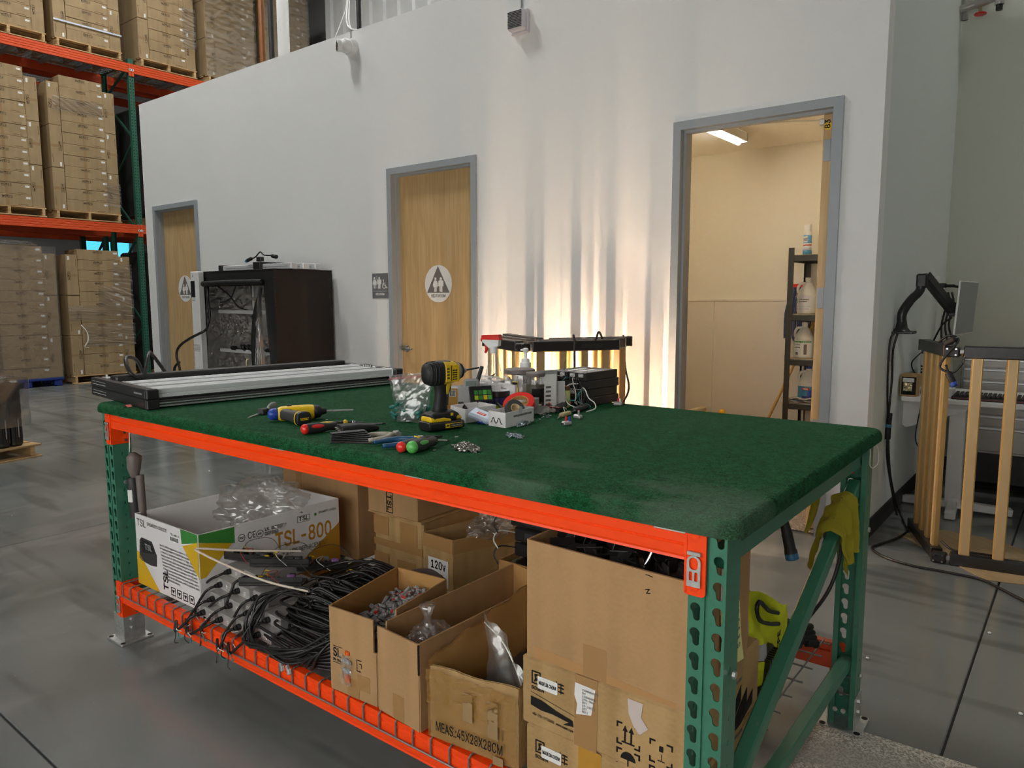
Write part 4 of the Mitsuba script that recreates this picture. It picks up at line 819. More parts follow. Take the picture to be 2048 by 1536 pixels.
# ------------------------------------------------------------------ helpers for things on the bench
def tset(x, y, z, yaw=0.0): return TABLE @ tr(x, y, z) @ rot('z', yaw)
class Thing:
    def __init__(s, name, label, c, M, group=None): s.k = thing(name, label, c, group); s.M = M
    def p(s, name, mesh, m, smooth=False, M=None, label=None, parent=None): return part(parent or s.k, name, mesh, m, smooth, M=s.M if M is None else s.M @ M, label=label)
DZ = 0.2655                                # top of the wire deck
def wall_panel(a, b, z0, z1, t=0.004, z0b=None, z1b=None):
    """Upright cardboard panel from a to b (x, y); its top edge may slope."""
    a, b = np.array(a, float), np.array(b, float); d = (b - a) / np.linalg.norm(b - a); n = np.array([d[1], -d[0]]) * t / 2
    zb0, zb1 = (z0 if z0b is None else z0b), (z1 if z1b is None else z1b)
    v = [(*(p + s * n), z) for p, lo, hi in ((a, z0, z1), (b, zb0, zb1)) for s in (1, -1) for z in (lo, hi)]
    v = np.array(v); f = np.array([[0, 1, 3], [0, 3, 2], [4, 6, 7], [4, 7, 5], [0, 4, 5], [0, 5, 1], [2, 3, 7], [2, 7, 6], [0, 2, 6], [0, 6, 4], [1, 5, 7], [1, 7, 3]])
    return v, f
def open_box(t, P, z0, z1, m, inner=None, thick=0.005, tops=None, names=True):
    """Carton of four upright panels over the corner points P (front-left, front-right, back-right, back-left) and a bottom."""
    tops = tops or [(z1, z1)] * 4
    for i, nm in enumerate(('front_panel', 'right_panel', 'back_panel', 'left_panel')):
        t.p(nm, wall_panel(P[i], P[(i + 1) % 4], z0, tops[i][0], thick, z0, tops[i][1]), m)
    v, f = prism(Polygon(P), 0.004); t.p('bottom', (v + [0, 0, z0], f), m)
def decal(t, name, poly, o, xd, yd, m, th=0.0007, parent=None, label=None):
    v, f = prism(poly, th); t.p(name, (v, f), m, M=frame(o, xd, yd), parent=parent, label=label)
def tdecal(t, name, s, h, o, xd, yd, m, bold=False, w=None): t.p(name, text(s, h, 0.0007, bold, w), m, M=frame(o, xd, yd))
UP = (0, 0, 1)
# ------------------------------------------------------------------ under the bench
# white printed box
t = Thing('printed_box', 'open white printed light fixture box at the left of the lower deck', 'box', TABLE)
P = [(0.146, 0.039), (0.608, 0.043), (0.673, 0.628), (0.21, 0.624)]; zt = 0.555
open_box(t, P, DZ, zt, BOXW, thick=0.005, tops=[(0.553, 0.553), (0.553, 0.572), (0.572, 0.57), (0.57, 0.553)])
fa = np.array([*P[0], DZ]); fx = np.array([P[1][0] - P[0][0], P[1][1] - P[0][1], 0]); fl = np.linalg.norm(fx); fx /= fl; fn = np.array([fx[1], -fx[0], 0])
ra = np.array([*P[1], DZ]); rx_ = np.array([P[2][0] - P[1][0], P[2][1] - P[1][1], 0]); rl = np.linalg.norm(rx_); rx_ /= rl; rn = np.array([rx_[1], -rx_[0], 0])
F = lambda u, z, e=0.0028: fa + fx * u + fn * e + np.array([0, 0, z]); R = lambda u, z, e=0.0028: ra + rx_ * u + rn * e + np.array([0, 0, z])
hF = 0.2875
decal(t, 'print_gold', Polygon([(0, 0.02), (0, 0.135), (0.02, 0.13), (0.17, 0.0), (0.0, 0.0)]), F(0, 0), fx, UP, GOLDPRINT)
decal(t, 'print_green', Polygon([(fl - 0.115, hF), (fl, hF), (fl, hF - 0.03), (fl - 0.11, hF - 0.055)]), F(0, 0), fx, UP, LEAF)
decal(t, 'print_gold', Polygon([(fl - 0.105, hF - 0.062), (fl, hF - 0.028), (fl, hF - 0.165), (fl - 0.04, hF - 0.125)]), F(0, 0, 0.003), fx, UP, GOLDPRINT)
decal(t, 'print_lamp', Polygon([(0.02, 0.11), (0.03, 0.185), (0.045, 0.197), (0.125, 0.195), (0.16, 0.145), (0.155, 0.10), (0.11, 0.095), (0.04, 0.10)]), F(0, 0), fx, UP, DKGREY)
decal(t, 'print_lamp', Polygon([(0.045, 0.19), (0.125, 0.188), (0.15, 0.15), (0.045, 0.135)]), F(0, 0, 0.0034), fx, UP, BLACK)
tdecal(t, 'lettering', 'TSL', 0.022, F(0.07, 0.155, 0.004), fx, UP, GREY, True)
tdecal(t, 'lettering', 'TSL', 0.028, F(0.012, 0.243), fx, UP, INK_GREY, True); tdecal(t, 'lettering', "GROWER'S CHOICE", 0.013, F(0.095, 0.255), fx, UP, INK_GREY, True, 0.15)
decal(t, 'label', rounded_rect(0.075, 0.035, 0.002, fl - 0.16, 0.245), F(0, 0, 0.003), fx, UP, PAPER)
tdecal(t, 'lettering', 'TSL-800  A', 0.008, F(fl - 0.19, 0.252, 0.0036), fx, UP, INK, True)
decal(t, 'bar_code', unary_union([sbox(fl - 0.19 + i * 0.0042, 0.231, fl - 0.1885 + i * 0.0042 + 0.0012 * (i % 3 == 0), 0.246) for i in range(14)]), F(0, 0, 0.0036), fx, UP, INK)
for i, s in enumerate(['The TSL-800 is engineered as a direct 1:1 replacement', 'for traditional 1000W SL & DE HPS fixtures, illuminating', "a solid 5'x5' footprint mounted 4'-5' high. Simply", 'hang your new TSL-800 LED where your old HPS fixture', 'was for an easy conversion, resulting in up to a 50%', 'increase in efficiency and PAR. Compatible with the', "Grower's Choice Master Controller or CPS (Control", 'Power Source), this revolutionary new LED fixture', 'can be operated by almost any level grower and is', 'suitable for all cultivations, with the greatest yield', 'potential in the industry.']):
    tdecal(t, 'fine_print', s, 0.0075, F(0.185 + 0.003 * i, 0.192 - 0.0128 * i), fx, UP, INK_GREY, False, 0.245 if i < 10 else 0.11)
tdecal(t, 'lettering', 'TSL', 0.034, F(0.235, 0.018), (0, 0, 1), -fx, INK, True)
for i in range(4): decal(t, 'care_symbol', sbox(0.255 + i * 0.044, 0.012, 0.287 + i * 0.044, 0.044).difference(sbox(0.258 + i * 0.044, 0.015, 0.284 + i * 0.044, 0.041)).union(Polygon([(0.262 + i * 0.044, 0.034), (0.28 + i * 0.044, 0.034), (0.271 + i * 0.044, 0.02)])), F(0, 0), fx, UP, INK)
decal(t, 'print_green', Polygon([(0, hF), (0.135, hF), (0.135, hF - 0.062), (0.04, hF - 0.04), (0, hF - 0.028)]), R(0, 0), rx_, UP, LEAF)
decal(t, 'print_gold', Polygon([(0, hF - 0.03), (0.125, hF - 0.06), (0.02, hF - 0.165), (0.0, hF - 0.165)]), R(0, 0, 0.003), rx_, UP, GOLDPRINT)
decal(t, 'print_amber', Polygon([(rl, 0.205), (rl, 0), (rl - 0.26, 0), (rl - 0.25, 0.03)]), R(0, 0), rx_, UP, AMBER)
tdecal(t, 'title', 'TSL-800', 0.060, R(0.295, 0.162), rx_, UP, AMBER, True, 0.255)
tdecal(t, 'lettering', '1:1 HPS REPLACEMENT', 0.019, R(0.325, 0.126), rx_, UP, INK, False, 0.205)
tdecal(t, 'lettering', 'UL 8800', 0.013, R(0.255, 0.243), rx_, UP, INK, True); tdecal(t, 'lettering', 'CERTIFIED', 0.013, R(0.255, 0.225), rx_, UP, INK, True, 0.058)
tdecal(t, 'lettering', 'CE', 0.026, R(0.185, 0.228), rx_, UP, INK, False, 0.034)
for u, s in ((0.162, 'IP65'), (0.236, 'UL')):
    decal(t, 'mark', Point(u, 0.238).buffer(0.0145).difference(Point(u, 0.238).buffer(0.0125)), R(0, 0), rx_, UP, INK); tdecal(t, 'mark', s, 0.008, R(u - 0.009, 0.234), rx_, UP, INK, True, 0.018)
decal(t, 'logo_frame', sbox(0.395, 0.243, 0.452, 0.270).difference(sbox(0.397, 0.245, 0.450, 0.268)), R(0, 0), rx_, UP, INK_GREY)
tdecal(t, 'lettering', 'TSL', 0.017, R(0.403, 0.249), rx_, UP, INK, True); tdecal(t, 'lettering', "GROWER'S CHOICE", 0.009, R(0.492, 0.262), rx_, UP, INK_GREY, True, 0.083)
decal(t, 'mark', Point(0.478, 0.262).buffer(0.006), R(0, 0), rx_, UP, LEAF)
# clear bag heaped in that box
def bag_mesh(c, r, seed, amp=0.4): return crumple(c, r, seed, amp)
solo('plastic_bag', 'crumpled clear plastic bag heaped in the white printed box', 'plastic bag', crumple((0.46, 0.40, 0.55), (0.19, 0.17, 0.115), 21, 0.35), MILKFILM, True, M=TABLE)
# carton with grey connectors
CB = 0.4225
t = Thing('open_carton', 'open cardboard carton full of small grey wire connectors', 'carton', TABLE)
P = [(1.415, -0.008), (1.602, 0.003), (1.548, 0.345), (1.345, 0.325)]
open_box(t, P, DZ, CB, CARD)
t.p('front_flap', wall_panel(P[0], (1.592, 0.002), CB, 0.517, 0.005, CB, 0.517), CARD); t.p('left_flap', wall_panel(P[0], P[3], CB, 0.517, 0.005), CARD_IN)
t.p('back_flap', wall_panel((1.352, 0.326), P[2], CB, 0.517, 0.005), CARD_IN); t.p('right_flap', wall_panel((1.588, 0.09), P[2], CB, 0.517, 0.005), CARD)
e = np.array([P[1][0] - P[0][0], P[1][1] - P[0][1], 0]); e /= np.linalg.norm(e); o = np.array([*P[0], DZ]) + np.array([e[1], -e[0], 0]) * 0.0028
Q = lambda u, z: o + e * u + np.array([0, 0, z])
tdecal(t, 'lettering', 'SL', 0.026, Q(0.012, 0.105), e, UP, INK, True, 0.032); decal(t, 'print_rule', unary_union([sbox(0.012, 0.135, 0.05, 0.1365), sbox(0.012, 0.085, 0.05, 0.0865)]), Q(0, 0), e, UP, INK)
tdecal(t, 'lettering', 'IPL-TECH', 0.007, Q(0.012, 0.091), e, UP, INK, True, 0.036)
decal(t, 'print_bracket', LineString([(0.128, 0.118), (0.11, 0.118), (0.11, 0.085), (0.124, 0.085)]).buffer(0.001).union(LineString([(0.120, 0.108), (0.128, 0.108), (0.128, 0.096)]).buffer(0.001)), Q(0, 0), e, UP, INK)
decal(t, 'tape', sbox(0.07, 0.0, 0.118, 0.055).union(sbox(0.11, 0.03, 0.16, 0.075)), Q(0, 0), e, UP, TAPE, 0.0003)
for q in range(4):
    zz = 0.1 - 0.025 * (q // 2)
    c = t.p('taped_connector', cbox((0, 0, 0), (0.030, 0.014, 0.009), 0.004), GREY, M=frame(Q(0.055 + 0.006 * (q % 2), zz - 0.004 * q), e, UP) @ rot('z', -10 + 8 * q), label='grey connector taped to the carton front' if q == 0 else None)
t.p('taped_lever', cat(*[cbox((0.066 + 0.006 * q, 0.040, 0), (0.0705 + 0.006 * q, 0.062, 0.006), 0.001) for q in range(3)], *[cbox((0.066 + 0.006 * q, 0.122, 0), (0.0705 + 0.006 * q, 0.134, 0.006), 0.001) for q in range(3)]), ORANGEP, M=frame(Q(0, 0), e, UP))
t.p('clear_tape', grid(lambda u, v: np.stack([0.05 + 0.045 * u + 0.003 * np.sin(20 * v), 0.035 + 0.09 * v, 0.010 + 0.003 * np.sin(12 * u + 9 * v)], -1), 10, 14), FILM, True, M=frame(Q(0, 0), e, UP))
# connectors heaped inside: three hundred single ones
def connector_body(): return cbox((-0.016, -0.0065, -0.0045), (0.016, 0.0065, 0.0045), 0.003)
def connector_lever(): return cat(*[cbox((-0.002, -0.005 + 0.0036 * q, 0.0035), (0.013, -0.0025 + 0.0036 * q, 0.0062), 0.0006) for q in range(3)])
CGREYS = [mat('connector_grey', (0.20, 0.20, 0.195), 0.5), mat('connector_light', (0.30, 0.30, 0.29), 0.5)]
crng = random.Random(5); n = 0
poly_in = Polygon([(1.424, 0.012), (1.590, 0.02), (1.540, 0.33), (1.357, 0.315)])
pts = []
while n < 165:
    x, y = crng.uniform(1.35, 1.6), crng.uniform(0.01, 0.33)
    if not poly_in.buffer(-0.018).contains(Point(x, y)): continue
    z = 0.418 + 0.035 * (y / 0.33) + 0.03 * (1 - abs((x + 0.2 * y) - 1.53) * 6) * 0.8 + crng.uniform(-0.010, 0.010)
    M = TABLE @ tr(x, y, min(z, 0.475)) @ rot('z', crng.uniform(0, 360)) @ rot('y', crng.uniform(-50, 50)) @ rot('x', crng.uniform(-70, 70))
    kk = thing('wire_connector', 'small grey lever connector in the heap inside the open carton', 'connector', 'grey connectors heaped in the carton')
    shared(kk, 'body', f'conn_body{n % 2}', connector_body, CGREYS[n % 2], M); shared(kk, 'lever', f'conn_lever{n % 6}', connector_lever, RED if n % 3 == 0 else CGREYS[n % 2], M); n += 1
kf = t.p('fill', prism(poly_in, 0.14), CGREYS[0], M=tr(0, 0, DZ + 0.004), label='grey connectors below the top of the heap'); labels[kf]['kind'] = 'stuff'
# long carton beside it with a knotted bag
t = Thing('open_carton', 'long open cardboard carton holding a knotted clear bag', 'carton', TABLE)
P = [(1.612, 0.0), (1.782, -0.012), (1.795, 0.56), (1.622, 0.60)]
open_box(t, P, DZ, CB, CARD)
t.p('front_flap', wall_panel(P[0], P[1], CB, 0.508, 0.005), CARD); t.p('left_flap', wall_panel((1.613, 0.03), P[3], CB, 0.510, 0.005), CARD)
t.p('right_flap', wall_panel(P[1], P[2], CB, 0.510, 0.005), CARD); t.p('back_flap', wall_panel(P[2], P[3], CB, 0.512, 0.005), CARD_IN)
t.p('slit', box((1.779, -0.0152, 0.424), (1.784, -0.0125, 0.507)), INK)
e = np.array([P[1][0] - P[0][0], P[1][1] - P[0][1], 0]); e /= np.linalg.norm(e); o = np.array([*P[0], DZ]) + np.array([e[1], -e[0], 0]) * 0.0028
decal(t, 'tape', sbox(0.062, 0, 0.108, 0.072), o, e, UP, TAPE, 0.0003)
t2 = Thing('plastic_bag', 'clear bag tied in a knot inside the long open carton', 'plastic bag', TABLE)
t2.p('pouch', crumple((1.705, 0.11, 0.445), (0.068, 0.075, 0.055), 31, 0.28), MILKFILM, True)
t2.p('knot', cat(lathe([(0.022, -0.03), (0.009, -0.008), (0.013, 0.0), (0.009, 0.008), (0.016, 0.028), (0.024, 0.045)], 14)), MILKFILM, True, M=tr(1.70, 0.105, 0.51))
# taped worn carton with printed measure
t = Thing('open_carton', 'worn open carton covered in shiny tape and marked with its measures', 'carton', TABLE)
P = [(1.812, -0.004), (2.082, 0.022), (2.085, 0.46), (1.826, 0.46)]
def sag(a, b, z0, zf, n=16, out=0.0, seed=1, thick=0.006):
    a, b = np.array(a, float), np.array(b, float); d = (b - a); nn = np.array([d[1], -d[0]]) / np.linalg.norm(d)
    def fn(u, v):
        zz = z0 + (zf(u) - z0) * v; w = 0.004 * (meshkit.fbm(np.stack([u * 6, v * 6, 0 * u + seed], -1), 3, seed) - 0.5) * 2
        q = a[None, None] + d[None, None] * u[..., None] + nn[None, None] * (w + out * np.sin(np.pi * np.clip(v, 0, 1)) * np.sin(np.pi * u))[..., None]
        return np.concatenate([q, zz[..., None]], -1)
    m = grid(fn, n, 12); m2 = (m[0] - np.r_[nn, 0] * thick, m[1][:, ::-1]); return cat(m, m2)
t.p('front_panel', sag(P[0], P[1], DZ, lambda u: 0.458 + 0.004 * np.sin(9 * u) + 0.012 * u, out=0.004, seed=2), CARD_OLD, True)
t.p('left_panel', sag(P[0], P[3], DZ, lambda u: 0.47 + 0.085 * u + 0.006 * np.sin(25 * u), seed=3), CARD_IN, True); t.p('back_panel', sag(P[2], P[3], DZ, lambda u: 0.555 + 0 * u, seed=4), CARD_OLD, True)
t.p('right_panel', sag(P[1], P[2], DZ, lambda u: 0.465 + 0.07 * u, seed=5), CARD_OLD, True); v, f = prism(Polygon(P), 0.004); t.p('bottom', (v + [0, 0, DZ], f), CARD_OLD)
e = np.array([P[1][0] - P[0][0], P[1][1] - P[0][1], 0]); e /= np.linalg.norm(e); o = np.array([*P[0], DZ]) + np.array([e[1], -e[0], 0]) * 0.0105
tdecal(t, 'lettering', 'MEAS.:45X28X28CM', 0.026, o + e * 0.030 + [0, -0.006, 0.032], e, UP, INK, False, 0.205)
def tape_sheet(u0, u1, z0, z1, off, seed, amp=0.004):
    return grid(lambda u, v: o[None, None] + e[None, None] * (u0 + (u1 - u0) * u)[..., None] + np.array([0, 0, 1.0]) * (z0 + (z1 - z0) * v)[..., None] + np.array([e[1], -e[0], 0]) * (off + amp * (meshkit.fbm(np.stack([u * 11 + seed, v * 4, 0 * u + seed], -1), 3, seed) - 0.3))[..., None], 30, 16)
scene['mat_tape_film'] = {'type': 'blendbsdf', 'weight': 0.30, 'a': {'type': 'thindielectric', 'int_ior': 1.6}, 'b': {'type': 'twosided', 'bsdf': {'type': 'principled', 'base_color': rgb(S(178, 128, 48)), 'roughness': 0.15, 'specular': 0.9}}}
t.p('clear_tape', tape_sheet(0.0, 0.27, 0.10, 0.192, 0.001, 3, 0.012), 'mat_tape_film', True); t.p('clear_tape', tape_sheet(0.0, 0.27, 0.005, 0.10, -0.002, 7, 0.004), 'mat_tape_film', True)
for u0, z0, z1 in ((0.115, 0.085, 0.16), (0.19, 0.065, 0.16), (0.205, 0.0, 0.022)): decal(t, 'paper_tape', sbox(0, z0, 0.030, z1), o + e * u0 + np.array([e[1], -e[0], 0]) * 0.004, e, UP, TAPE_PALE, 0.0004)
t2 = Thing('plastic_bag', 'flat clear zip bag standing up in the worn taped carton', 'plastic bag', TABLE)
def zipbag(u, v):
    x = 1.905 + 0.165 * u; z = 0.40 + (0.165 - 0.10 * u) * v + 0.03 * v
    return np.stack([x, 0.11 - 0.05 * u + 0.012 * np.sin(9 * u + 4 * v), z + 0.004 * np.sin(30 * u)], -1)
t2.p('pouch', wrinkle(grid(zipbag, 24, 18), 0.006, 22, 3), MILKFILM, True); t2.p('zip', tube([(1.905, 0.108, 0.56), (1.97, 0.10, 0.53), (2.03, 0.08, 0.482), (2.07, 0.06, 0.435)], 0.0025, 5), MILK, True)
solo('packing_foam', 'dark and grey packing scraps inside the worn taped carton', 'packing', wrinkle(cbox((1.83, 0.02, DZ + 0.005), (2.075, 0.45, 0.38), 0.03), 0.02, 12, 4), DKGREY, M=TABLE)
# right stack of three cartons
def china_box(label, x0, x1, y0, y1, z0, z1, full):
    t = Thing('carton', label, 'carton', TABLE); t.p('case', cbox((x0, y0, z0), (x1, y1, z1), 0.006), CARD_OLD)
    o = np.array([x0, y0 - 0.0006, z0]); h = z1 - z0; e = (1, 0, 0); A = lambda u, z, d=0.0: o + [u, -d, z]
    decal(t, 'logo', sbox(0, 0, 0.026, 0.032).difference(sbox(0.003, 0.003, 0.023, 0.029)).union(Polygon([(0.006, 0.004), (0.02, 0.012), (0.012, 0.018), (0.021, 0.027), (0.008, 0.024), (0.010, 0.014)])), A(0.030, h - 0.062), e, UP, INK)
    tdecal(t, 'lettering', 'SOSEN', 0.008, A(0.029, h - 0.076), e, UP, INK, True)
    decal(t, 'print_block', unary_union([sbox(0.10, h - 0.062, 0.102, h - 0.036), sbox(0.106, h - 0.06, 0.121, h - 0.057), sbox(0.106, h - 0.05, 0.121, h - 0.047), sbox(0.112, h - 0.063, 0.114, h - 0.038), sbox(0.106, h - 0.042, 0.121, h - 0.039)]), A(0, 0), e, UP, INK)
    decal(t, 'sticker', rounded_rect(0.056, 0.030, 0.003, 0.076, h - 0.054), A(0, 0, 0.0006), e, UP, PAPER, label='white country of origin sticker')
    tdecal(t, 'sticker_text', 'MADE IN CHINA', 0.0085, A(0.051, h - 0.058, 0.0014), e, UP, INK, True, 0.050)
    decal(t, 'tape', sbox(0.150, 0.0, 0.210, h), A(0, 0), e, UP, TAPE_AMBER if not full else TAPE, 0.0005)
    if full:
        decal(t, 'print_rule', Polygon([(0.028, 0.086), (0.155, 0.066), (0.155, 0.0655), (0.028, 0.0852)]), A(0, 0), e, UP, INK)
        decal(t, 'blacked_out', Polygon([(0.028, 0.075), (0.06, 0.073), (0.10, 0.062), (0.145, 0.054), (0.148, 0.04), (0.12, 0.036), (0.135, 0.046), (0.09, 0.05), (0.06, 0.048), (0.028, 0.053)]), A(0, 0, 0.0004), e, UP, INK, 0.0005)
        tdecal(t, 'lettering', '+86-755-29718800   www.sosen.com', 0.0065, A(0.032, 0.030), (0.995, 0, -0.04), UP, INK, False, 0.115)
        decal(t, 'torn_label', Polygon([(0.152, 0.15), (0.205, 0.148), (0.195, 0.085), (0.155, 0.075), (0.158, 0.10), (0.15, 0.12)]), A(0, 0, 0.0007), e, UP, PAPER, 0.0005)
        for q, s in enumerate(('COMMODITY', 'SH', '12000RPM', '1PN-5MA', 'QTY', '10-25071', 'LOT', 'NO.2')): tdecal(t, 'lettering', s, 0.0048, A(0.171, 0.136 - 0.0073 * q, 0.0014), e, UP, INK_GREY, False)
        decal(t, 'torn_label', Polygon([(0.285, 0.158), (0.322, 0.157), (0.318, 0.125), (0.335, 0.105), (0.315, 0.085), (0.30, 0.10), (0.288, 0.125)]), A(0, 0, 0.0006), e, UP, mat('torn_paper', (0.56, 0.47, 0.43), 0.8), 0.0005)
        def corners(u, z, w, h): return unary_union([LineString([(u + sx * w, z + sy * h - sy * 0.011), (u + sx * w, z + sy * h), (u + sx * w - sx * 0.012, z + sy * h)]).buffer(0.0018, cap_style=2, join_style=2) for sx in (-1, 1) for sy in (-1, 1)])
        sy_ = [corners(0.288, 0.072, 0.027, 0.024), corners(0.365, 0.062, 0.025, 0.024), corners(0.288, 0.014, 0.027, 0.022), corners(0.365, 0.004, 0.025, 0.022)]
        sy_ += [LineString([(u, 0.058), (u, 0.085)]).buffer(0.002) for u in (0.280, 0.295)] + [Polygon([(u - 0.006, 0.08), (u + 0.006, 0.08), (u, 0.093)]) for u in (0.280, 0.295)] + [sbox(0.272, 0.053, 0.303, 0.056)]
        sy_ += [Point(0.288, 0.016).buffer(0.018).intersection(sbox(0.2, 0.016, 0.4, 0.1)), LineString([(0.288, 0.018), (0.288, 0.0)]).buffer(0.0013)]
        sy_ += [sbox(0.361, 0.066, 0.370, 0.078), sbox(0.3655, 0.045, 0.3667, 0.06), sbox(0.358, 0.044, 0.374, 0.0455)]
        decal(t, 'care_symbols', unary_union(sy_).intersection(sbox(0, 0.0015, 1, h)), A(0, 0), e, UP, INK)
        tdecal(t, 'lettering', '8', 0.020, A(0.358, 0.004), e, UP, INK, True)
        # right-hand side: web line and chevrons
    tdecal(t, 'lettering', '@ www.sosen.com', 0.010, (x1 + 0.0006, y0 + 0.20, z0 + 0.115), (0, 1, 0), UP, INK_GREY, True, 0.10)
    if full: 
        for q in range(3): decal(t, 'chevron', Polygon([(0.16 + 0.05 * q, 0.0), (0.30 + 0.04 * q, 0.10 - 0.022 * q), (0.30 + 0.04 * q, 0.06 - 0.02 * q), (0.20 + 0.05 * q, 0.0)]), (x1 + 0.0006, y0, z0 + 0.002), (0, 1, 0), UP, INK)
    return t
china_box('lowest carton of the right stack with an amber tape strip and white origin sticker', 2.098, 2.515, 0.028, 0.455, DZ, 0.391, False)
china_box('middle carton of the right stack with blacked out print and torn labels', 2.088, 2.510, 0.026, 0.45, 0.392, 0.562, True)
t = Thing('open_carton', 'big plain open carton on top of the right stack, full of black clips', 'carton', TABLE)
P = [(2.104, 0.03), (2.512, 0.03), (2.512, 0.345), (2.104, 0.345)]
open_box(t, P, 0.563, 0.846, CARD, thick=0.006, tops=[(0.846, 0.838), (0.838, 0.84), (0.84, 0.846), (0.846, 0.846)])
decal(t, 'tape', sbox(0.155, 0, 0.215, 0.075), (2.104, 0.0268, 0.563), (1, 0, 0), UP, TAPE, 0.0003)
decal(t, 'tape', Polygon([(0.02, 0.03), (0.38, 0.012), (0.38, 0.001), (0.02, 0.001)]), (2.104, 0.0269, 0.563), (1, 0, 0), UP, mat('tape_pale', S(172, 128, 80), 0.3), 0.0003)
decal(t, 'scribble', unary_union([LineString([(0.31, 0.238), (0.318, 0.24), (0.312, 0.23), (0.32, 0.232)]).buffer(0.001), LineString([(0.31, 0.27), (0.325, 0.268)]).buffer(0.0008)]), (2.1, 0.0265, 0.563), (1, 0, 0), UP, INK, 0.0003)
crng = random.Random(9)
for q in range(34):
    x, y = 2.125 + crng.random() * 0.36, 0.055 + crng.random() * 0.26; z = 0.795 + crng.random() * 0.03
    kk = thing('black_clip', 'small black metal mounting clip in the big open carton', 'clip', 'black clips in the big open carton')
    M = TABLE @ tr(x, y, z) @ rot('z', crng.uniform(0, 360)) @ rot('x', crng.uniform(-60, 60))
    shared(kk, 'plate', 'clip_plate', lambda: cat(cbox((-0.03, -0.02, -0.002), (0.03, 0.02, 0.002), 0.001), cbox((-0.03, 0.016, 0), (0.03, 0.02, 0.022), 0.001), cbox((-0.03, -0.02, 0), (0.0, -0.016, 0.03), 0.001)), BLACKM, M)
solo('black_clip', 'heap of black clips lower down in the big open carton', 'clip', box((2.112, 0.04, 0.57), (2.505, 0.335, 0.79)), BLACK, M=TABLE, kind='stuff')
kk = thing('hook', 'bright bent metal hook lying among the black clips', 'hook'); part(kk, 'hook_wire', tube([(2.36, 0.10, 0.835), (2.375, 0.085, 0.825), (2.385, 0.09, 0.845), (2.392, 0.10, 0.87), (2.398, 0.105, 0.875)], 0.005, 8), CHROME, True, M=TABLE)
# notes hanging on the right side of that carton
t = Thing('paper_note', 'white handwritten note on the right side of the big open carton', 'note', TABLE)
decal(t, 'sheet', sbox(0, 0, 0.105, 0.115), (2.5165, 0.165, 0.725), (0, 1, 0), UP, PAPER)
for q, (w, s) in enumerate(((0.03, '20'), (0.05, 'CASES'), (0.07, 'remove all'), (0.04, 'x120'))): tdecal(t, 'handwriting', s, 0.011, (2.5174, 0.18, 0.82 - 0.024 * q), (0, 1, 0.12), UP, INK_GREY, False)
t = Thing('sticky_note', 'yellow handwritten sheet hanging below the white note', 'note', TABLE)
t.p('sheet', grid(lambda u, v: np.stack([2.5175 + 0.010 * (1 - v) ** 2, 0.165 + 0.115 * u + 0.01 * (1 - v), 0.60 + 0.14 * v - 0.02 * u], -1), 8, 10), POSTIT, True)
for q, s in enumerate(('to element', 'to be sold', 'of broken', 'as return', 'at agreement', 'by 2/21/22')): tdecal(t, 'handwriting', s, 0.009, (2.5205 + 0.0012 * q, 0.18, 0.708 - 0.019 * q), (0, 1, 0.1), UP, INK_GREY, False, 0.085)
# cartons along the back of the deck
t = Thing('carton', 'tall plain brown carton at the back, right of the white printed box', 'carton', TABLE)
t.p('case', cbox((0.30, 0.735, DZ), (0.665, 1.05, 0.83), 0.006), CARD); t.p('tape', cbox((0.663, 0.86, DZ + 0.01), (0.6658, 0.91, 0.82), 0.0005), TAPE)
t = Thing('carton', 'brown carton with four handling icons behind the white printed box', 'carton', TABLE)
t.p('case', cbox((-0.02 + 0.06, 0.80, DZ), (0.285, 1.10, 0.72), 0.006), CARD); t.p('tape', cbox((0.15, 0.798, 0.5), (0.19, 0.8005, 0.71), 0.0004), TAPE)
ic = [unary_union([Point(0.02, 0.03).buffer(0.014).intersection(sbox(0, 0.03, 1, 1)), sbox(0.019, 0.012, 0.021, 0.03)]), Polygon([(0.055, 0.044), (0.075, 0.044), (0.067, 0.026), (0.067, 0.012), (0.063, 0.012), (0.063, 0.026)]), unary_union([sbox(0.097, 0.012, 0.100, 0.04), sbox(0.108, 0.012, 0.111, 0.04)]), sbox(0.139, 0.012, 0.147, 0.034)]
decal(t, 'care_symbols', unary_union(ic), (0.06, 0.7994, 0.60), (1, 0, 0), UP, INK)
t = Thing('carton', 'old taped brown carton in the middle of the back row', 'carton', TABLE)
t.p('case', wrinkle(cbox((0.74, 0.765, DZ), (1.03, 1.13, 0.50), 0.008), 0.003, 9, 2), CARD_OLD); t.p('lid_edge', wrinkle(cbox((0.715, 0.752, 0.494), (1.035, 1.14, 0.502), 0.002), 0.004, 14, 3), CARD_OLD)
for u0, u1, z0, z1 in ((0.0, 0.09, 0.14, 0.22), (0.16, 0.26, 0.12, 0.215), (0.0, 0.29, 0.09, 0.12), (0.0, 0.09, 0.0, 0.06), (0.14, 0.25, 0.0, 0.05)): decal(t, 'tape', sbox(u0, z0, u1, z1), (0.74, 0.7625, DZ), (1, 0, 0), UP, TAPE, 0.0005)
t = Thing('carton', 'brown carton printed with a black logo on top of the old taped carton', 'carton', TABLE)
t.p('case', cbox((0.725, 0.745, 0.504), (1.02, 1.10, 0.69), 0.004), CARD)
decal(t, 'logo_frame', sbox(0.115, 0.012, 0.155, 0.10).difference(sbox(0.118, 0.015, 0.152, 0.097)), (0.725, 0.7444, 0.504), (1, 0, 0), UP, INK); tdecal(t, 'lettering', 'TSL', 0.024, (0.848, 0.744, 0.595), (0, 0, -1), (1, 0, 0), INK, True, 0.07)
t = Thing('open_carton', 'open carton with a handwritten voltage sheet taped to its front', 'carton', TABLE)
P = [(1.062, 0.737), (1.228, 0.730), (1.36, 1.10), (1.14, 1.12)]
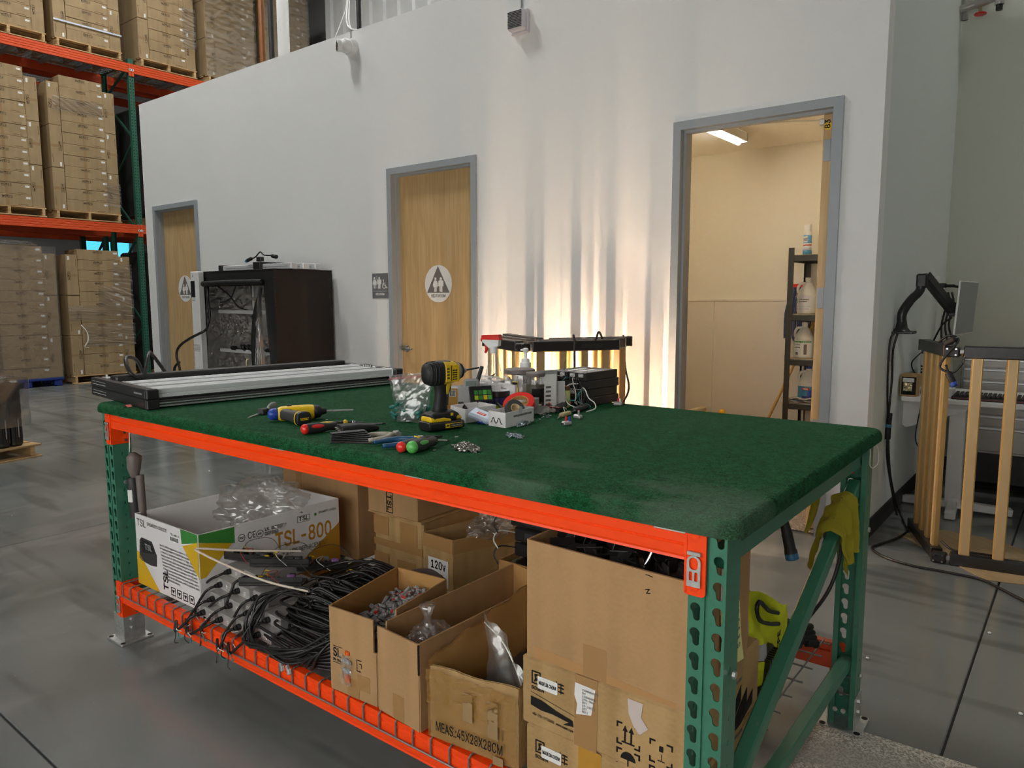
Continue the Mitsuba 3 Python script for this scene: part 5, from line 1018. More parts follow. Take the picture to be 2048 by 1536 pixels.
open_box(t, P, DZ, 0.475, CARD_OLD)
t.p('tape', wall_panel((1.061, 0.733), (1.229, 0.726), 0.42, 0.474, 0.001), TAPE); t.p('tape', wall_panel((1.232, 0.729), (1.362, 1.099), 0.42, 0.474, 0.001), TAPE)
e = np.array([0.166, -0.007, 0]); e /= np.linalg.norm(e); o = np.array([1.062, 0.737, 0]) + np.array([e[1], -e[0], 0]) * 0.003
decal(t, 'sheet', sbox(0.028, 0.275, 0.14, 0.384), o, e, UP, PAPER, label='white handwritten sheet')
tdecal(t, 'handwriting', '120v', 0.032, o + e * 0.042 + [0, -0.0008, 0.342], e, UP, INK, True, 0.085); tdecal(t, 'handwriting', '100"', 0.026, o + e * 0.046 + [0, -0.0008, 0.296], e, UP, INK, True, 0.062)
solo('plastic_bag', 'clear bag of cable ties stuffed in the carton with the voltage sheet', 'plastic bag', crumple((1.24, 0.95, 0.475), (0.075, 0.12, 0.06), 41, 0.3), MILKFILM, True, M=TABLE)
t = Thing('open_carton', 'low brown carton holding black power supplies, right end of the back row', 'carton', TABLE)
P = [(1.42, 0.775), (1.83, 0.775), (1.83, 1.11), (1.42, 1.11)]
open_box(t, P, DZ, 0.43, CARD_IN)
for q in range(5):
    kk = thing('power_supply', f'black power supply stacked in the low back carton, {ORD[q]} of the pile', 'power supply', 'black power supplies in the low carton')
    part(kk, 'case', cbox((1.44 + 0.01 * (q % 2), 0.79 + 0.012 * q, 0.68 - 0.062 * q), (1.80, 1.09, 0.735 - 0.062 * q), 0.006), BLACKM, M=TABLE); part(kk, 'print', cbox((1.50, 0.7892 + 0.012 * q, 0.695 - 0.062 * q), (1.62, 0.7896 + 0.012 * q, 0.72 - 0.062 * q), 0.0001), DKGREY, M=TABLE)
    part(kk, 'lead', tube([(1.455, 0.80 + 0.012 * q, 0.71 - 0.062 * q), (1.42, 0.78, 0.72 - 0.06 * q), (1.405, 0.76, 0.69 - 0.06 * q), (1.43, 0.755, 0.66 - 0.06 * q)], 0.003, 5), WIREW if q % 2 else CABLE, True, M=TABLE)
solo('power_supply', 'black power supplies lower down in the low back carton', 'power supply', box((1.45, 0.80, DZ + 0.01), (1.81, 1.08, 0.42)), BLACK, M=TABLE, kind='stuff')
# driver modules with cables, left of the cable heap
mods = []
for c, hgt in ((0, 4), (1, 4), (2, 3), (3, 2)):
    for q in range(hgt): mods.append((0.640 + 0.104 * c + 0.006 * (q % 2), 0.02 + 0.035 * q + 0.006 * c, DZ + 0.002 + 0.0405 * q, c, q))
for i, (x, y, z, c, q) in enumerate(mods):
    tm = Thing('driver_module', f'grey metal driver module, {["lowest", "second lowest", "third", "fourth"][q]} in the {["left", "second", "third", "right"][c]} column beside the printed box', 'driver', tset(x, y, z, -3), 'grey driver modules on the lower deck')
    tm.p('case', cbox((0, 0, 0), (0.098, 0.20, 0.0395), 0.003), GREYM); tm.p('label', cbox((0.066, -0.0006, 0.014), (0.075, 0.0002, 0.025), 0.0001), PAPER); tm.p('label_print', cbox((0.068, -0.0010, 0.0165), (0.073, -0.0005, 0.0225), 0.0001), GREYM)
    g = tm.p('gland', cat(cyl((0.030, 0.002, 0.02), (0.030, -0.012, 0.02), 0.0105, 12), cyl((0.030, -0.012, 0.02), (0.030, -0.022, 0.02), 0.008, 12)), BLACKR, True)
    d = crng.uniform(-0.05, 0.05); L = crng.uniform(0.10, 0.2)
    p0 = np.array([0.030, -0.022, 0.02]); drop = -min(z - 0.255, 0.07)
    pts = [p0, p0 + [-0.01, -0.022, -0.008], p0 + [-0.03 + d * .4, -0.035, -0.03], p0 + [-0.07 + d, -0.045 - 0.01 * crng.random(), -0.06 + drop * .4], p0 + [-0.10 + d, -0.035, drop - 0.03], p0 + [-0.06 + d, -0.055, drop - 0.045]]
    tm.p('lead', tube(pts, 0.0048, 7), CABLE, True)
    e3 = pts[-1]
    for m_, dd in ((WIREW, (0.025, -0.008, 0.02)), (TEAL, (0.02, 0.0, -0.012)), (CABLE, (0.012, -0.012, -0.025))):
        if crng.random() < 0.8: tm.p('core', tube([e3, e3 + np.array(dd) * 0.6, e3 + np.array(dd) * 1.1 + [0.0, 0, -0.01], e3 + np.array(dd) * [2.2, 1, 1] + [crng.uniform(-.02, .02), 0, crng.uniform(-.02, .01)]], 0.0016, 5), m_, True)
# opened drivers and boards on top of the modules
for i, (x, y, z, yaw, tilt) in enumerate(((0.70, 0.20, 0.440, 20, 3), (0.83, 0.24, 0.435, 35, -4), (0.92, 0.14, 0.415, 38, -8), (0.88, 0.36, 0.40, 48, 2), (1.02, 0.42, 0.36, 55, -3))):
    tm = Thing('circuit_board', f'opened black driver circuit board lying on the grey modules, {["first", "second", "third", "fourth", "fifth"][i]} from the left', 'circuit board', tset(x, y, z, yaw) @ rot('x', tilt), 'opened driver boards')
    tm.p('tray', cat(cbox((-0.11, -0.035, 0), (0.11, 0.035, 0.012), 0.003), cbox((-0.11, -0.035, 0.012), (0.11, -0.031, 0.03), 0.001)), BLACKM)
    brng = random.Random(40 + i)
    for q in range(12):
        a, b = brng.uniform(-0.1, 0.09), brng.uniform(-0.028, 0.02); s = brng.uniform(0.006, 0.016)
        tm.p('component', cbox((a, b, 0.012), (a + s * 1.4, b + s * .8, 0.016 + s), 0.001), brng.choice([BLACK, DKGREY, BLACK, INK_GREY, YELLOW if q == 3 else BLACK]))
    tm.p('coil', cyl((0.05, -0.01, 0.022), (0.075, -0.005, 0.022), 0.012, 12), mat('purple_part', (0.22, 0.10, 0.28), 0.4) if i in (2, 3) else DKGREY, True)
    tm.p('wire', tube([(0.0, 0, 0.02), (0.02, -0.02, 0.05), (0.0, -0.06, 0.05), (0.05, -0.09, 0.02)], 0.0012, 4), RED if i % 2 == 0 else WIREW, True); tm.p('wire', tube([(-0.05, 0, 0.02), (-0.02, 0.02, 0.06), (0.06, 0.04, 0.07), (0.12, 0.02, 0.03)], 0.0012, 4), CABLE, True); tm.p('wire', tube([(-0.02, 0.01, 0.02), (-0.03, 0.0, 0.045), (-0.01, -0.02, 0.05)], 0.002, 5), YELLOW, True)
solo('cable_conduit', 'bent cream cable lying in a narrow V across the modules and boards', 'cable', tube([(0.86, 0.30, 0.475), (0.76, 0.14, 0.50), (0.685, 0.02, 0.525), (0.67, 0.0, 0.525), (0.69, 0.0, 0.52), (0.80, 0.02, 0.498), (1.0, 0.06, 0.468), (1.2, 0.12, 0.455), (1.36, 0.2, 0.42), (1.38, 0.24, 0.39)], 0.0042, 8), mat('cream_cable', (0.62, 0.53, 0.43), 0.5), True, M=TABLE)
# heap of black cables
tm = Thing('cable_bundle', 'big heap of looped black power cables between the modules and the connector carton', 'cable bundle', TABLE)
crng = random.Random(23)
for q in range(64):
    lev = crng.random() ** 0.8; zb = DZ + 0.012 + 0.20 * lev; xl = 1.0 + 0.16 * lev + crng.uniform(-0.05, 0.05) - (0.06 if q % 7 == 0 else 0); xr = 1.395 - 0.05 * crng.random()
    y0 = crng.uniform(-0.01, 0.10) + 0.10 * lev; y1 = y0 + crng.uniform(0.10, 0.22); dz = crng.uniform(-0.02, 0.02)
    sg = 0.035 * (1 - lev)
    zmin = DZ + 0.008
    pts = [(xr, y0 + 0.02, zb + dz), (xr - 0.14, y0, zb + 0.02 - sg), (xl + 0.07, y0 - 0.012, zb + 0.01), (xl, y0 + 0.05, zb - 0.01), (xl + 0.05, y1 - 0.03, zb + 0.01), (xr - 0.14, y1, zb + 0.025), (xr - 0.02, y1 + 0.01, zb + 0.01)]
    xm = lambda y: 1.40 - 0.19 * max(y, 0)
    pts = [(min(a, xm(b) - 0.012), b, max(c, zmin)) for a, b, c in pts]
    tm.p('cable', tube(pts, 0.0046, 7, 5), CABLE, True)
for q in range(7):
    j = lambda s_: crng.uniform(-s_, s_)
    tm.p('cable', tube([(1.36, 0.05 + j(.02), 0.33 + 0.012 * q), (1.22, -0.01 + j(.012), 0.30 + j(.025)), (1.08 + j(.03), -0.022 + j(.008), DZ + 0.025 + j(.01)), (0.985 + j(.025), -0.01 + j(.012), 0.285 + j(.012)), (0.955 + j(.025), 0.03 + j(.02), 0.345 + j(.02)), (1.0 + j(.03), 0.07 + j(.02), 0.42 + j(.02)), (1.14 + j(.03), 0.10 + j(.03), 0.455 + j(.015)), (1.33, 0.12 + j(.04), 0.42)], 0.0046, 7), CABLE, True)
for q in range(8): tm.p('cable', tube([(1.12 + 0.025 * q, -0.015 + 0.004 * q, DZ + 0.008), (1.2 + 0.02 * q, 0.0, DZ + 0.012 + 0.008 * q), (1.36, 0.03, 0.285 + 0.012 * q), (1.39, 0.06, 0.30 + 0.012 * q)], 0.0046, 7), CABLE, True)
for i in range(2):
    tm = Thing('wire_connector', f'grey lever connector hanging on a lead in front of the cable heap, {"left" if i == 0 else "right"} one', 'connector', tset(1.185 + 0.034 * i, -0.020, 0.262, 0) @ rot('y', 80 - 10 * i), 'connectors below the cable heap')
    tm.p('body', connector_body(), CGREYS[1]); tm.p('lever', connector_lever(), PAPER)
solo('grey_hose', 'thick grey corrugated hose bent behind the connector carton', 'hose', tube([(1.20, 0.40, 0.30), (1.19, 0.42, 0.36), (1.20, 0.50, 0.40), (1.24, 0.58, 0.40), (1.28, 0.62, 0.36)], 0.011, 10), TAUPE, True, M=TABLE)
tm = Thing('dark_board', 'dark flat panel lying on the wire deck behind the cable heap', 'panel', TABLE); tm.p('plate', cbox((0.70, 0.44, DZ + 0.002), (1.15, 0.70, DZ + 0.022), 0.004), BLACKM); tm.p('edge', cbox((0.70, 0.438, DZ + 0.006), (1.15, 0.4405, DZ + 0.014), 0.001), DKGREY)
# right rear of the deck: safety vest, gloves, black holder, cable
tm = Thing('safety_vest', 'crumpled bright yellow safety vest with grey reflective bands on the rear of the deck', 'vest', TABLE)
def vest(u, v): return np.stack([2.13 + 0.30 * u + 0.02 * np.sin(7 * v), 0.60 + 0.34 * v, DZ + 0.02 + 0.27 * np.exp(-((v - 0.45) / 0.42) ** 2) * (0.75 + 0.25 * np.sin(3 * u)) + 0.025 * np.sin(8 * u + 5 * v)], -1)
tm.p('cloth', wrinkle(grid(vest, 26, 26), 0.02, 9, 6), HIVIS, True)
solo('carton', 'brown carton on the rear of the deck below the yellow vest', 'carton', cbox((2.10, 0.50, DZ), (2.40, 0.92, 0.44), 0.005), CARD, M=TABLE)
def patch(u, v): return np.stack([2.46 + 0.0 * u + 0.012 * np.sin(6 * v + 3 * u), 0.46 + 0.34 * v, 0.50 + 0.14 * u - 0.10 * v + 0.02 * np.sin(5 * v)], -1)
tm.p('side', wrinkle(grid(patch, 10, 24), 0.01, 12, 7), HIVIS, True); tm.p('reflective_band', wrinkle(grid(lambda u, v: patch(0.0 * u - 0.35 + 0.35 * u, v) + [0.004, 0, 0], 4, 24), 0.006, 12, 8), REFLECT, True); tm.p('reflective_band', grid(lambda u, v: patch(u * 1.05, 0.0 * v - 0.12 + 0.13 * v) + [0.004, 0, 0], 8, 4), REFLECT, True)
tm.p('side', wrinkle(grid(lambda u, v: patch(-0.85 + 0.5 * u, v * 0.9 + 0.1) + [0.006, 0, 0], 6, 20), 0.008, 12, 9), HIVIS, True)
tm.p('armhole_trim', tube([(2.474, 0.70, 0.53), (2.474, 0.62, 0.565), (2.474, 0.545, 0.615), (2.474, 0.525, 0.60), (2.474, 0.555, 0.56), (2.474, 0.64, 0.52), (2.474, 0.71, 0.495)], 0.006, 6), BLACK, True)
tm.p('print', text('CPE', 0.022, 0.001, True), INK, M=frame((2.482, 0.70, 0.425), (0, 0, 1), (0, -1, 0)))
tm = Thing('work_glove', 'black work glove lying on the rear beam of the deck', 'glove', TABLE)
tm.p('cuff', crumple((2.40, 1.0, 0.325), (0.06, 0.10, 0.045), 51, 0.25), BLACKR, True)
for q in range(4): tm.p('finger', tube([(2.42 + 0.012 * q, 1.03 + 0.01 * q, 0.335 - 0.012 * q), (2.445 + 0.01 * q, 1.09, 0.335 - 0.014 * q), (2.45 + 0.008 * q, 1.13 - 0.008 * q, 0.325 - 0.016 * q)], [0.015, 0.014, 0.011], 8), BLACKR, True)
tm = Thing('cable_reel', 'black plastic holder with loops of lead beside the cartons under the vest', 'holder', TABLE)
tm.p('body', cbox((2.42, 0.60, 0.36), (2.47, 0.70, 0.44), 0.006), BLACK); tm.p('fins', cat(*[cbox((2.44, 0.60 + 0.014 * q, 0.345), (2.49, 0.606 + 0.014 * q, 0.435), 0.001) for q in range(7)]), BLACKM); tm.p('strap', cbox((2.44, 0.575, 0.275), (2.475, 0.60, 0.36), 0.004), BLACKR)
solo('power_cable', 'black cable rising from the glove along the rear post', 'cable', tube([(2.44, 1.0, 0.36), (2.47, 1.03, 0.40), (2.51, 1.09, 0.48), (2.53, 1.12, 0.58), (2.53, 1.13, 0.7)], 0.006, 8), CABLE, True, M=TABLE)
# towel over the diagonal brace
tm = Thing('towel', 'olive yellow towel draped over the diagonal brace at the right end', 'towel', TABLE)
def drape(u, v):                          # u across the rail, v along it
    s = (u - 0.5) * 2; yv = 0.89 + 0.17 * v; zr = 0.285 + (yv - 0.05) * (0.53 / 1.119) + 0.028
    L = np.where(s < 0, 0.10 + 0.02 * np.sin(7 * v), 0.10 + 0.05 * v)
    a = np.clip(np.abs(s) / 0.28, 0, 1); side = np.sign(s) * (0.030 * np.sin(a * np.pi / 2) + 0.018 * np.clip((np.abs(s) - 0.28) / 0.72, 0, 1) + 0.010 * np.sin(16 * v + 2 * s))
    z = zr + 0.02 * (1 - a) + 0.02 * np.sin(3 * v) - np.clip((np.abs(s) - 0.2) / 0.8, 0, 1) * L
    return np.stack([BL - 0.037 + side, yv - 0.05 * np.clip(np.abs(s) - 0.3, 0, 1) * np.where(s < 0, 1.5, 0.2) + 0.008 * np.sin(11 * s), z], -1)
tm.p('cloth', wrinkle(grid(drape, 60, 30), 0.006, 18, 12), OLIVE, True); m = grid(drape, 60, 30)
# lead with blue connector hanging at the right end; strap; gloves hung at the left post
tm = Thing('hanging_lead', 'black lead with a blue-ringed plug hanging below the bench top at the right end', 'cable', TABLE)
hx, hy = 2.50, 0.60
tm.p('cord', tube([(hx, hy, 0.95), (hx, hy + 0.005, 0.92), (hx + 0.002, hy, 0.86), (hx + 0.010, hy + 0.004, 0.815)], 0.006, 8), CABLE, True)
tm.p('plug', lathe([(0.007, 0.03), (0.011, 0.02), (0.014, -0.01), (0.0145, -0.05), (0.016, -0.052), (0.0165, -0.06)], 16), BLACKR, 40, M=tr(hx + 0.016, hy + 0.004, 0.80) @ rot('y', -14)); tm.p('ring', lathe([(0.0168, -0.06), (0.0168, -0.076), (0.013, -0.078)], 16), mat('blue_ring', (0.03, 0.12, 0.22), 0.4), 40, M=tr(hx + 0.016, hy + 0.004, 0.80) @ rot('y', -14), label='blue ring of the plug')
solo('strap', 'narrow olive strap hanging behind the end rail by the rear post', 'strap', tube([(2.46, 1.08, 0.90), (2.463, 1.08, 0.80), (2.455, 1.07, 0.72), (2.44, 1.06, 0.66)], [0.006, 0.014, 0.012, 0.006], 6), OLIVE, True, M=TABLE)
solo('zip_tie', 'clear plastic tie looped from the rear right post', 'cable tie', tube([(2.592, 1.16, 0.955), (2.597, 1.15, 0.92), (2.595, 1.16, 0.885), (2.60, 1.18, 0.87), (2.61, 1.20, 0.885), (2.61, 1.195, 0.925), (2.597, 1.19, 0.955)], 0.0018, 5), MILK, True, M=TABLE)
tm = Thing('hung_gloves', 'pair of dark grey tubes and rags hanging on a hook at the left front post', 'tool', TABLE)
tm.p('hook', tube([(0.09, 0.06, 0.90), (0.092, 0.06, 0.86), (0.096, 0.055, 0.80), (0.10, 0.05, 0.785)], 0.003, 6), CHROME, True)
tm.p('bag', cat(wrinkle(lathe([(0.010, 0.10), (0.028, 0.085), (0.024, 0.04), (0.016, 0.0)], 16), 0.006, 30, 2)), TAUPE, True, M=tr(0.115, 0.06, 0.69)); tm.p('tube', cyl((0.112, 0.05, 0.69), (0.125, 0.05, 0.53), 0.020, 14), DKGREY, True); tm.p('tube', cyl((0.135, 0.07, 0.70), (0.142, 0.07, 0.52), 0.016, 14), TAUPE, True)
tm.p('tag', grid(lambda u, v: np.stack([0.118 + 0.0213 * np.sin(-1.0 + 1.9 * u), 0.05 - 0.0213 * np.cos(-1.0 + 1.9 * u), 0.595 + 0.05 * v], -1), 8, 2), PAPER, True)
# ------------------------------------------------------------------ things on the bench top
def hullm(pts): h = trimesh.convex.convex_hull(np.array(pts, float)); return np.array(h.vertices), np.array(h.faces)
def loft(secs, n=20):                     # sections (x, cz, ry, rz, power) along x: superellipse body
    a = np.arange(n) * 2 * np.pi / n; V = []
    for (x, cz, ry, rz, p) in secs:
        c, s = np.cos(a), np.sin(a); V.append(np.c_[np.full(n, x), ry * np.sign(c) * np.abs(c) ** (2 / p), cz + rz * np.sign(s) * np.abs(s) ** (2 / p)])
    v = np.vstack(V); k = np.arange(n); f = []
    for i in range(len(secs) - 1):
        q = np.stack([i * n + k, i * n + (k + 1) % n, (i + 1) * n + (k + 1) % n, (i + 1) * n + k], 1); f += [q[:, [0, 1, 2]], q[:, [0, 2, 3]]]
    e = (len(secs) - 1) * n; v = np.vstack([v, V[0].mean(0), V[-1].mean(0)])
    f += [np.stack([k * 0 + len(v) - 2, (k + 1) % n, k], 1), np.stack([k * 0 + len(v) - 1, e + k, e + (k + 1) % n], 1)]
    return v, np.vstack(f)
def loftz(secs, n=20):                    # the same along z: (z, cx, rx, ry, power)
    v, f = loft([(z, 0, ry, rx, p) for z, cx, rx, ry, p in secs], n); out = np.c_[v[:, 2], v[:, 1], v[:, 0]]
    zs = np.array([s[0] for s in secs]); cx = np.array([s[1] for s in secs]); out[:, 0] += np.interp(out[:, 2], zs, cx); return out, f[:, ::-1]
# two light fixtures stacked at the left end
UX, UY_ = np.array([-0.645, 0.08, 0]) / 0.65, np.array([0.095, 1.165, 0]) / 1.169
def fixture(label, z0, lower):
    M = TABLE @ frame((0.357, 0.004, z0), -UX, UY_)       # local x: to the right, so the fixture lies at x in (-0.65, 0)
    t = Thing('light_fixture', label, 'light fixture', M, 'two stacked bar light fixtures'); h = 0.0375
    for y0, nm in ((0.0, 'near'), (1.135, 'far')):
        t.p('end_rail', cbox((-0.645, y0, 0), (0.0, y0 + 0.034, h), 0.003), BLACKM)
        t.p('groove', cat(cbox((-0.62, y0 - 0.0006, 0.012), (-0.45, y0 + 0.0004, 0.015), 0.0002), cbox((-0.62, y0 - 0.0006, 0.024), (-0.45, y0 + 0.0004, 0.026), 0.0002)), GREY)
    t.p('side_housing', cbox((-0.505, 0.034, 0.0), (-0.425, 1.135, h + 0.016 if not lower else h - 0.002), 0.006), BLACKM)
    xs = (-0.045, -0.185, -0.32, -0.575) if not lower else (-0.045, -0.19, -0.33, -0.47)
    for x in xs:
        if lower: bar_ = t.p('light_bar', cbox((x - 0.045, 0.034, 0.004), (x + 0.045, 1.135, h - 0.006), 0.003), DKGREY); t.p('edge_strip', cat(cbox((x + 0.044, 0.034, 0.006), (x + 0.0465, 1.135, 0.012), 0.0008), cbox((x + 0.044, 0.034, 0.018), (x + 0.0465, 1.135, 0.022), 0.0008)), SILVER, parent=bar_)
        else:
            v, f = prism(Polygon([(-0.042, 0.004), (0.042, 0.004), (0.042, 0.014), (0.038, 0.017), (0.042, 0.020), (0.042, h - 0.003), (0.039, h), (0.012, h), (0.008, h - 0.008), (-0.008, h - 0.008), (-0.012, h), (-0.039, h), (-0.042, h - 0.003), (-0.042, 0.020), (-0.038, 0.017), (-0.042, 0.014)]), 1.101)
            bar_ = t.p('light_bar', (np.c_[x + v[:, 0], 0.034 + v[:, 2], v[:, 1]], f[:, ::-1]), PALE)
            t.p('end_clip', cat(cbox((x - 0.044, 1.120, 0.003), (x + 0.044, 1.134, h + 0.002), 0.003), cbox((x - 0.044, 0.035, 0.003), (x + 0.044, 0.045, h + 0.001), 0.002)), SILVER, parent=bar_)
    t.p('corner_cap', cat(cbox((-0.001, -0.001, 0.0), (0.018, 0.045, h), 0.004), cbox((-0.001, 1.13, 0.0), (0.018, 1.172, h), 0.004)), BLACK)
    if not lower:
        tdecal(t, 'print', "GROWER'S CHOICE", 0.006, (-0.115, -0.0005, 0.015), (1, 0, 0), UP, GREY, True, 0.085)
        t.p('lead', tube([(-0.60, 0.20, h + 0.005), (-0.56, 0.16, h + 0.07), (-0.50, 0.10, h + 0.085), (-0.43, 0.09, h + 0.03), (-0.42, 0.12, h)], 0.008, 8), CABLE, True)
        t.p('lead', tube([(-0.62, 0.30, h + 0.005), (-0.60, 0.24, h + 0.09), (-0.52, 0.20, h + 0.095), (-0.47, 0.17, h + 0.05), (-0.44, 0.15, h + 0.01)], 0.008, 8), CABLE, True)
        t.p('screw', cyl((-0.60, 0.05, h), (-0.60, 0.05, h + 0.012), 0.006, 8), CHROME); t.p('hook', tube([(-0.47, 0.62, h + 0.014), (-0.47, 0.62, h + 0.045), (-0.465, 0.63, h + 0.05)], 0.003, 5), SKIN_TAN, True)
        t.p('latch', cat(*[cbox((-0.22 + 0.02 * q, 1.10, h), (-0.21 + 0.02 * q, 1.112, h + 0.012), 0.002) for q in range(4)]), CHROME)
    return t
fixture('lower black and silver bar light fixture lying on the green carpet', TOP + 0.0005, True)
fixture('upper bar light fixture with pale bars, lying on the other fixture', TOP + 0.0385, False)
solo('paper_tag', 'small red and white tag curling at the bench edge under the fixture', 'tag', grid(lambda u, v: np.stack([0.205 + 0.045 * u, -0.008 + 0.02 * v - 0.006 * u, TOP + 0.002 + 0.008 * np.sin(3 * u)], -1), 8, 2), PINKTAG, True, M=TABLE)
# pistol screwdriver, lying
def at(x0, y0, x1, y1, z=TOP): return TABLE @ frame((x0, y0, z), (x1 - x0, y1 - y0, 0), zd=(0, 0, 1))
t = Thing('power_screwdriver', 'yellow and black pistol power screwdriver with blue end cap lying on its side', 'power tool', at(0.955, 0.135, 1.032, 0.262))
t.p('body', loft([(0.02, 0.025, 0.020, 0.020, 2.2), (0.03, 0.025, 0.024, 0.0245, 2.4), (0.07, 0.026, 0.0255, 0.0255, 2.6), (0.125, 0.026, 0.0265, 0.0255, 2.6), (0.138, 0.026, 0.024, 0.0235, 2.4)]), YELLOW, 40)
t.p('cap', loft([(-0.012, 0.024, 0.008, 0.008, 2), (-0.008, 0.024, 0.015, 0.015, 2), (0.0, 0.024, 0.0195, 0.0195, 2), (0.02, 0.025, 0.021, 0.021, 2)]), BLUE, True)
t.p('collar', loft([(0.137, 0.026, 0.0245, 0.024, 2.2), (0.158, 0.026, 0.021, 0.021, 2), (0.165, 0.026, 0.012, 0.012, 2), (0.180, 0.026, 0.009, 0.009, 2)]), BLACKR, True)
t.p('bit', cyl((0.18, 0, 0.026), (0.272, 0.004, 0.024), 0.0032, 6), GREYM)
t.p('switch', cbox((0.05, -0.008, 0.048), (0.066, 0.008, 0.054), 0.002), BLACK)
t.p('handle', xf(loft([(0, 0, 0.022, 0.020, 2.6), (0.03, 0, 0.019, 0.018, 2.4), (0.08, 0, 0.021, 0.020, 2.4), (0.105, 0, 0.026, 0.023, 2.6)]), frame((0.045, -0.015, 0.024), (0.40, -0.91, -0.01), zd=(0, 0, 1))), DKGREY, 40)
hm = frame((0.045, -0.015, 0.024), (0.40, -0.91, -0.01), zd=(0, 0, 1))
t.p('handle_rim', loft([(0.104, 0, 0.027, 0.0245, 2.8), (0.109, 0, 0.027, 0.0245, 2.8)]), YELLOW, 40, M=hm); t.p('handle_base', loft([(0.109, 0, 0.0265, 0.024, 2.8), (0.122, 0, 0.026, 0.023, 2.8), (0.126, 0, 0.022, 0.018, 2.8)]), BLACK, 40, M=hm)
t.p('print', text('DEWALT', 0.008, 0.0006, True, 0.030), YELLOW, M=hm @ frame((0.1262, -0.015, -0.004), (0, 1, 0), (0, 0, 1)))
t.p('print', cat(*[cbox((0.06 + 0.012 * q, -0.0268, 0.022), (0.068 + 0.012 * q, -0.0255, 0.030 - 0.002 * (q % 3)), 0.0002) for q in range(5)]), INK)
# voltage tester / keys: small tool with glass end
t = Thing('hobby_tool', 'small grey tool with a thin steel pick lying left of the power screwdriver', 'tool', at(0.80, 0.205, 0.835, 0.125))
t.p('pick', cyl((0.012, 0, 0.008), (0.085, 0, 0.003), 0.003, 6), CHROME); t.p('block', cbox((-0.020, -0.014, 0.0), (0.016, 0.014, 0.022), 0.003), BLACK)
t.p('paddle', xf(lathe([(0.016, -0.006), (0.020, 0), (0.016, 0.006)], 18, 1.5, 1), rot('x', 70)), GREY, True, M=tr(-0.042, 0.01, 0.022)); t.p('pad', xf(lathe([(0.013, 0), (0.010, 0.0015)], 16, 1.5, 1), rot('x', 70)), mat('pale_pad', (0.42, 0.50, 0.36), 0.4), True, M=tr(-0.045, 0.003, 0.026))
def screwdriver(label, x0, y0, x1, y1, shaft, main, accent, butt, r=0.0165, hl=0.11, tip=BLACK):
    t = Thing('screwdriver', label, 'screwdriver', at(x0, y0, x1, y1))
    t.p('handle', loft([(0.004, r, r * .8, r * .8, 2), (0.014, r, r, r, 2.2), (hl * .45, r, r, r, 2.3), (hl * .72, r, r * .72, r * .72, 2.1), (hl * .92, r, r * .8, r * .8, 2), (hl, r, r * .62, r * .62, 2)]), main, True)
    t.p('butt', ball((0.006, 0, r), (r * .85, r * .97, r * .97)), butt, True)
    for a in (-60, 60): t.p('grip_inlay', xf(lathe([(0.012, 0.0), (0.009, 0.0022), (0.0, 0.0028)], 16, 1.9, 0.55), frame((hl * .36, r * .93 * math.sin(math.radians(a)), r + r * .93 * math.cos(math.radians(a))), (1, 0, 0), zd=(0, math.sin(math.radians(a)), math.cos(math.radians(a))))), accent, True)
    t.p('shaft', cyl((hl - 0.002, 0, r), (hl + shaft, 0, r * .35), 0.0034, 8), CHROME); t.p('tip', cyl((hl + shaft - 0.001, 0, r * .35), (hl + shaft + 0.012, 0, r * .32), 0.0038, 8, 0.0022), tip)
    return t
screwdriver('black screwdriver with red butt and long steel shaft, near the bench edge', 1.242, 0.05, 1.314, 0.321, 0.155, BLACKR, RED, REDT)
screwdriver('black screwdriver with green butt at the right of the pliers', 1.703, 0.050, 1.676, 0.225, 0.06, DKGREY, GREENP, GREENP, 0.0175)
screwdriver('black screwdriver with round red butt next to the green one', 1.672, 0.040, 1.650, 0.22, 0.05, DKGREY, REDT, REDT, 0.0155)
t = Thing('pen_driver', 'slim yellow and black driver pen with chrome sleeve behind the red screwdriver', 'screwdriver', at(1.175, 0.16, 1.245, 0.272))
t.p('barrel', loft([(0, .009, .007, .007, 2), (0.02, .009, .009, .009, 2), (0.045, .009, .0075, .0075, 2)]), YELLOW, True); t.p('grip', loft([(0.045, .009, .0075, .0075, 2), (0.075, .009, .008, .008, 2)]), BLACK, True); t.p('flange', loft([(0.075, .0095, .006, .006, 2), (0.082, .0095, .012, .012, 2), (0.09, .0095, .006, .006, 2)]), YELLOW, True)
t.p('sleeve', cat(cyl((0.09, 0, .009), (0.12, 0, .009), 0.0055, 10)), BLACK, True); t.p('sleeve_ring', cyl((0.104, 0, .009), (0.114, 0, .009), 0.0062, 10), CHROME, True); t.p('tip', cyl((0.12, 0, .009), (0.142, 0, .008), 0.0025, 6), CHROME)
t = Thing('tool_pouch', 'black folded tool pouch with bits showing at its open end', 'pouch', at(1.322, 0.12, 1.354, 0.225))
t.p('pouch', wrinkle(loft([(0, .014, .026, .013, 3), (0.004, .015, .028, .015, 3), (0.06, .015, .027, .014, 3), (0.11, .012, .022, .010, 3), (0.125, .010, .018, .007, 3)], 24), 0.003, 30, 3), BLACKR, True)
for q in range(3): t.p('bit', cyl((-0.008, -0.012 + 0.011 * q, 0.014 + 0.003 * q), (0.02, -0.012 + 0.011 * q, 0.014 + 0.003 * q), 0.0018, 5), BEIGE)
t = Thing('feeler_gauge', 'fan of thin dark grey plates lying in front of the pouch', 'gauge', at(1.41, 0.02, 1.50, 0.13))
for q in range(7): t.p('blade', cbox((0.0, -0.014, 0.0012 + 0.0042 * q), (0.125 - 0.004 * q, 0.014, 0.0034 + 0.0042 * q), 0.0008), DKGREY, M=rot('z', -16 + 5.5 * q))
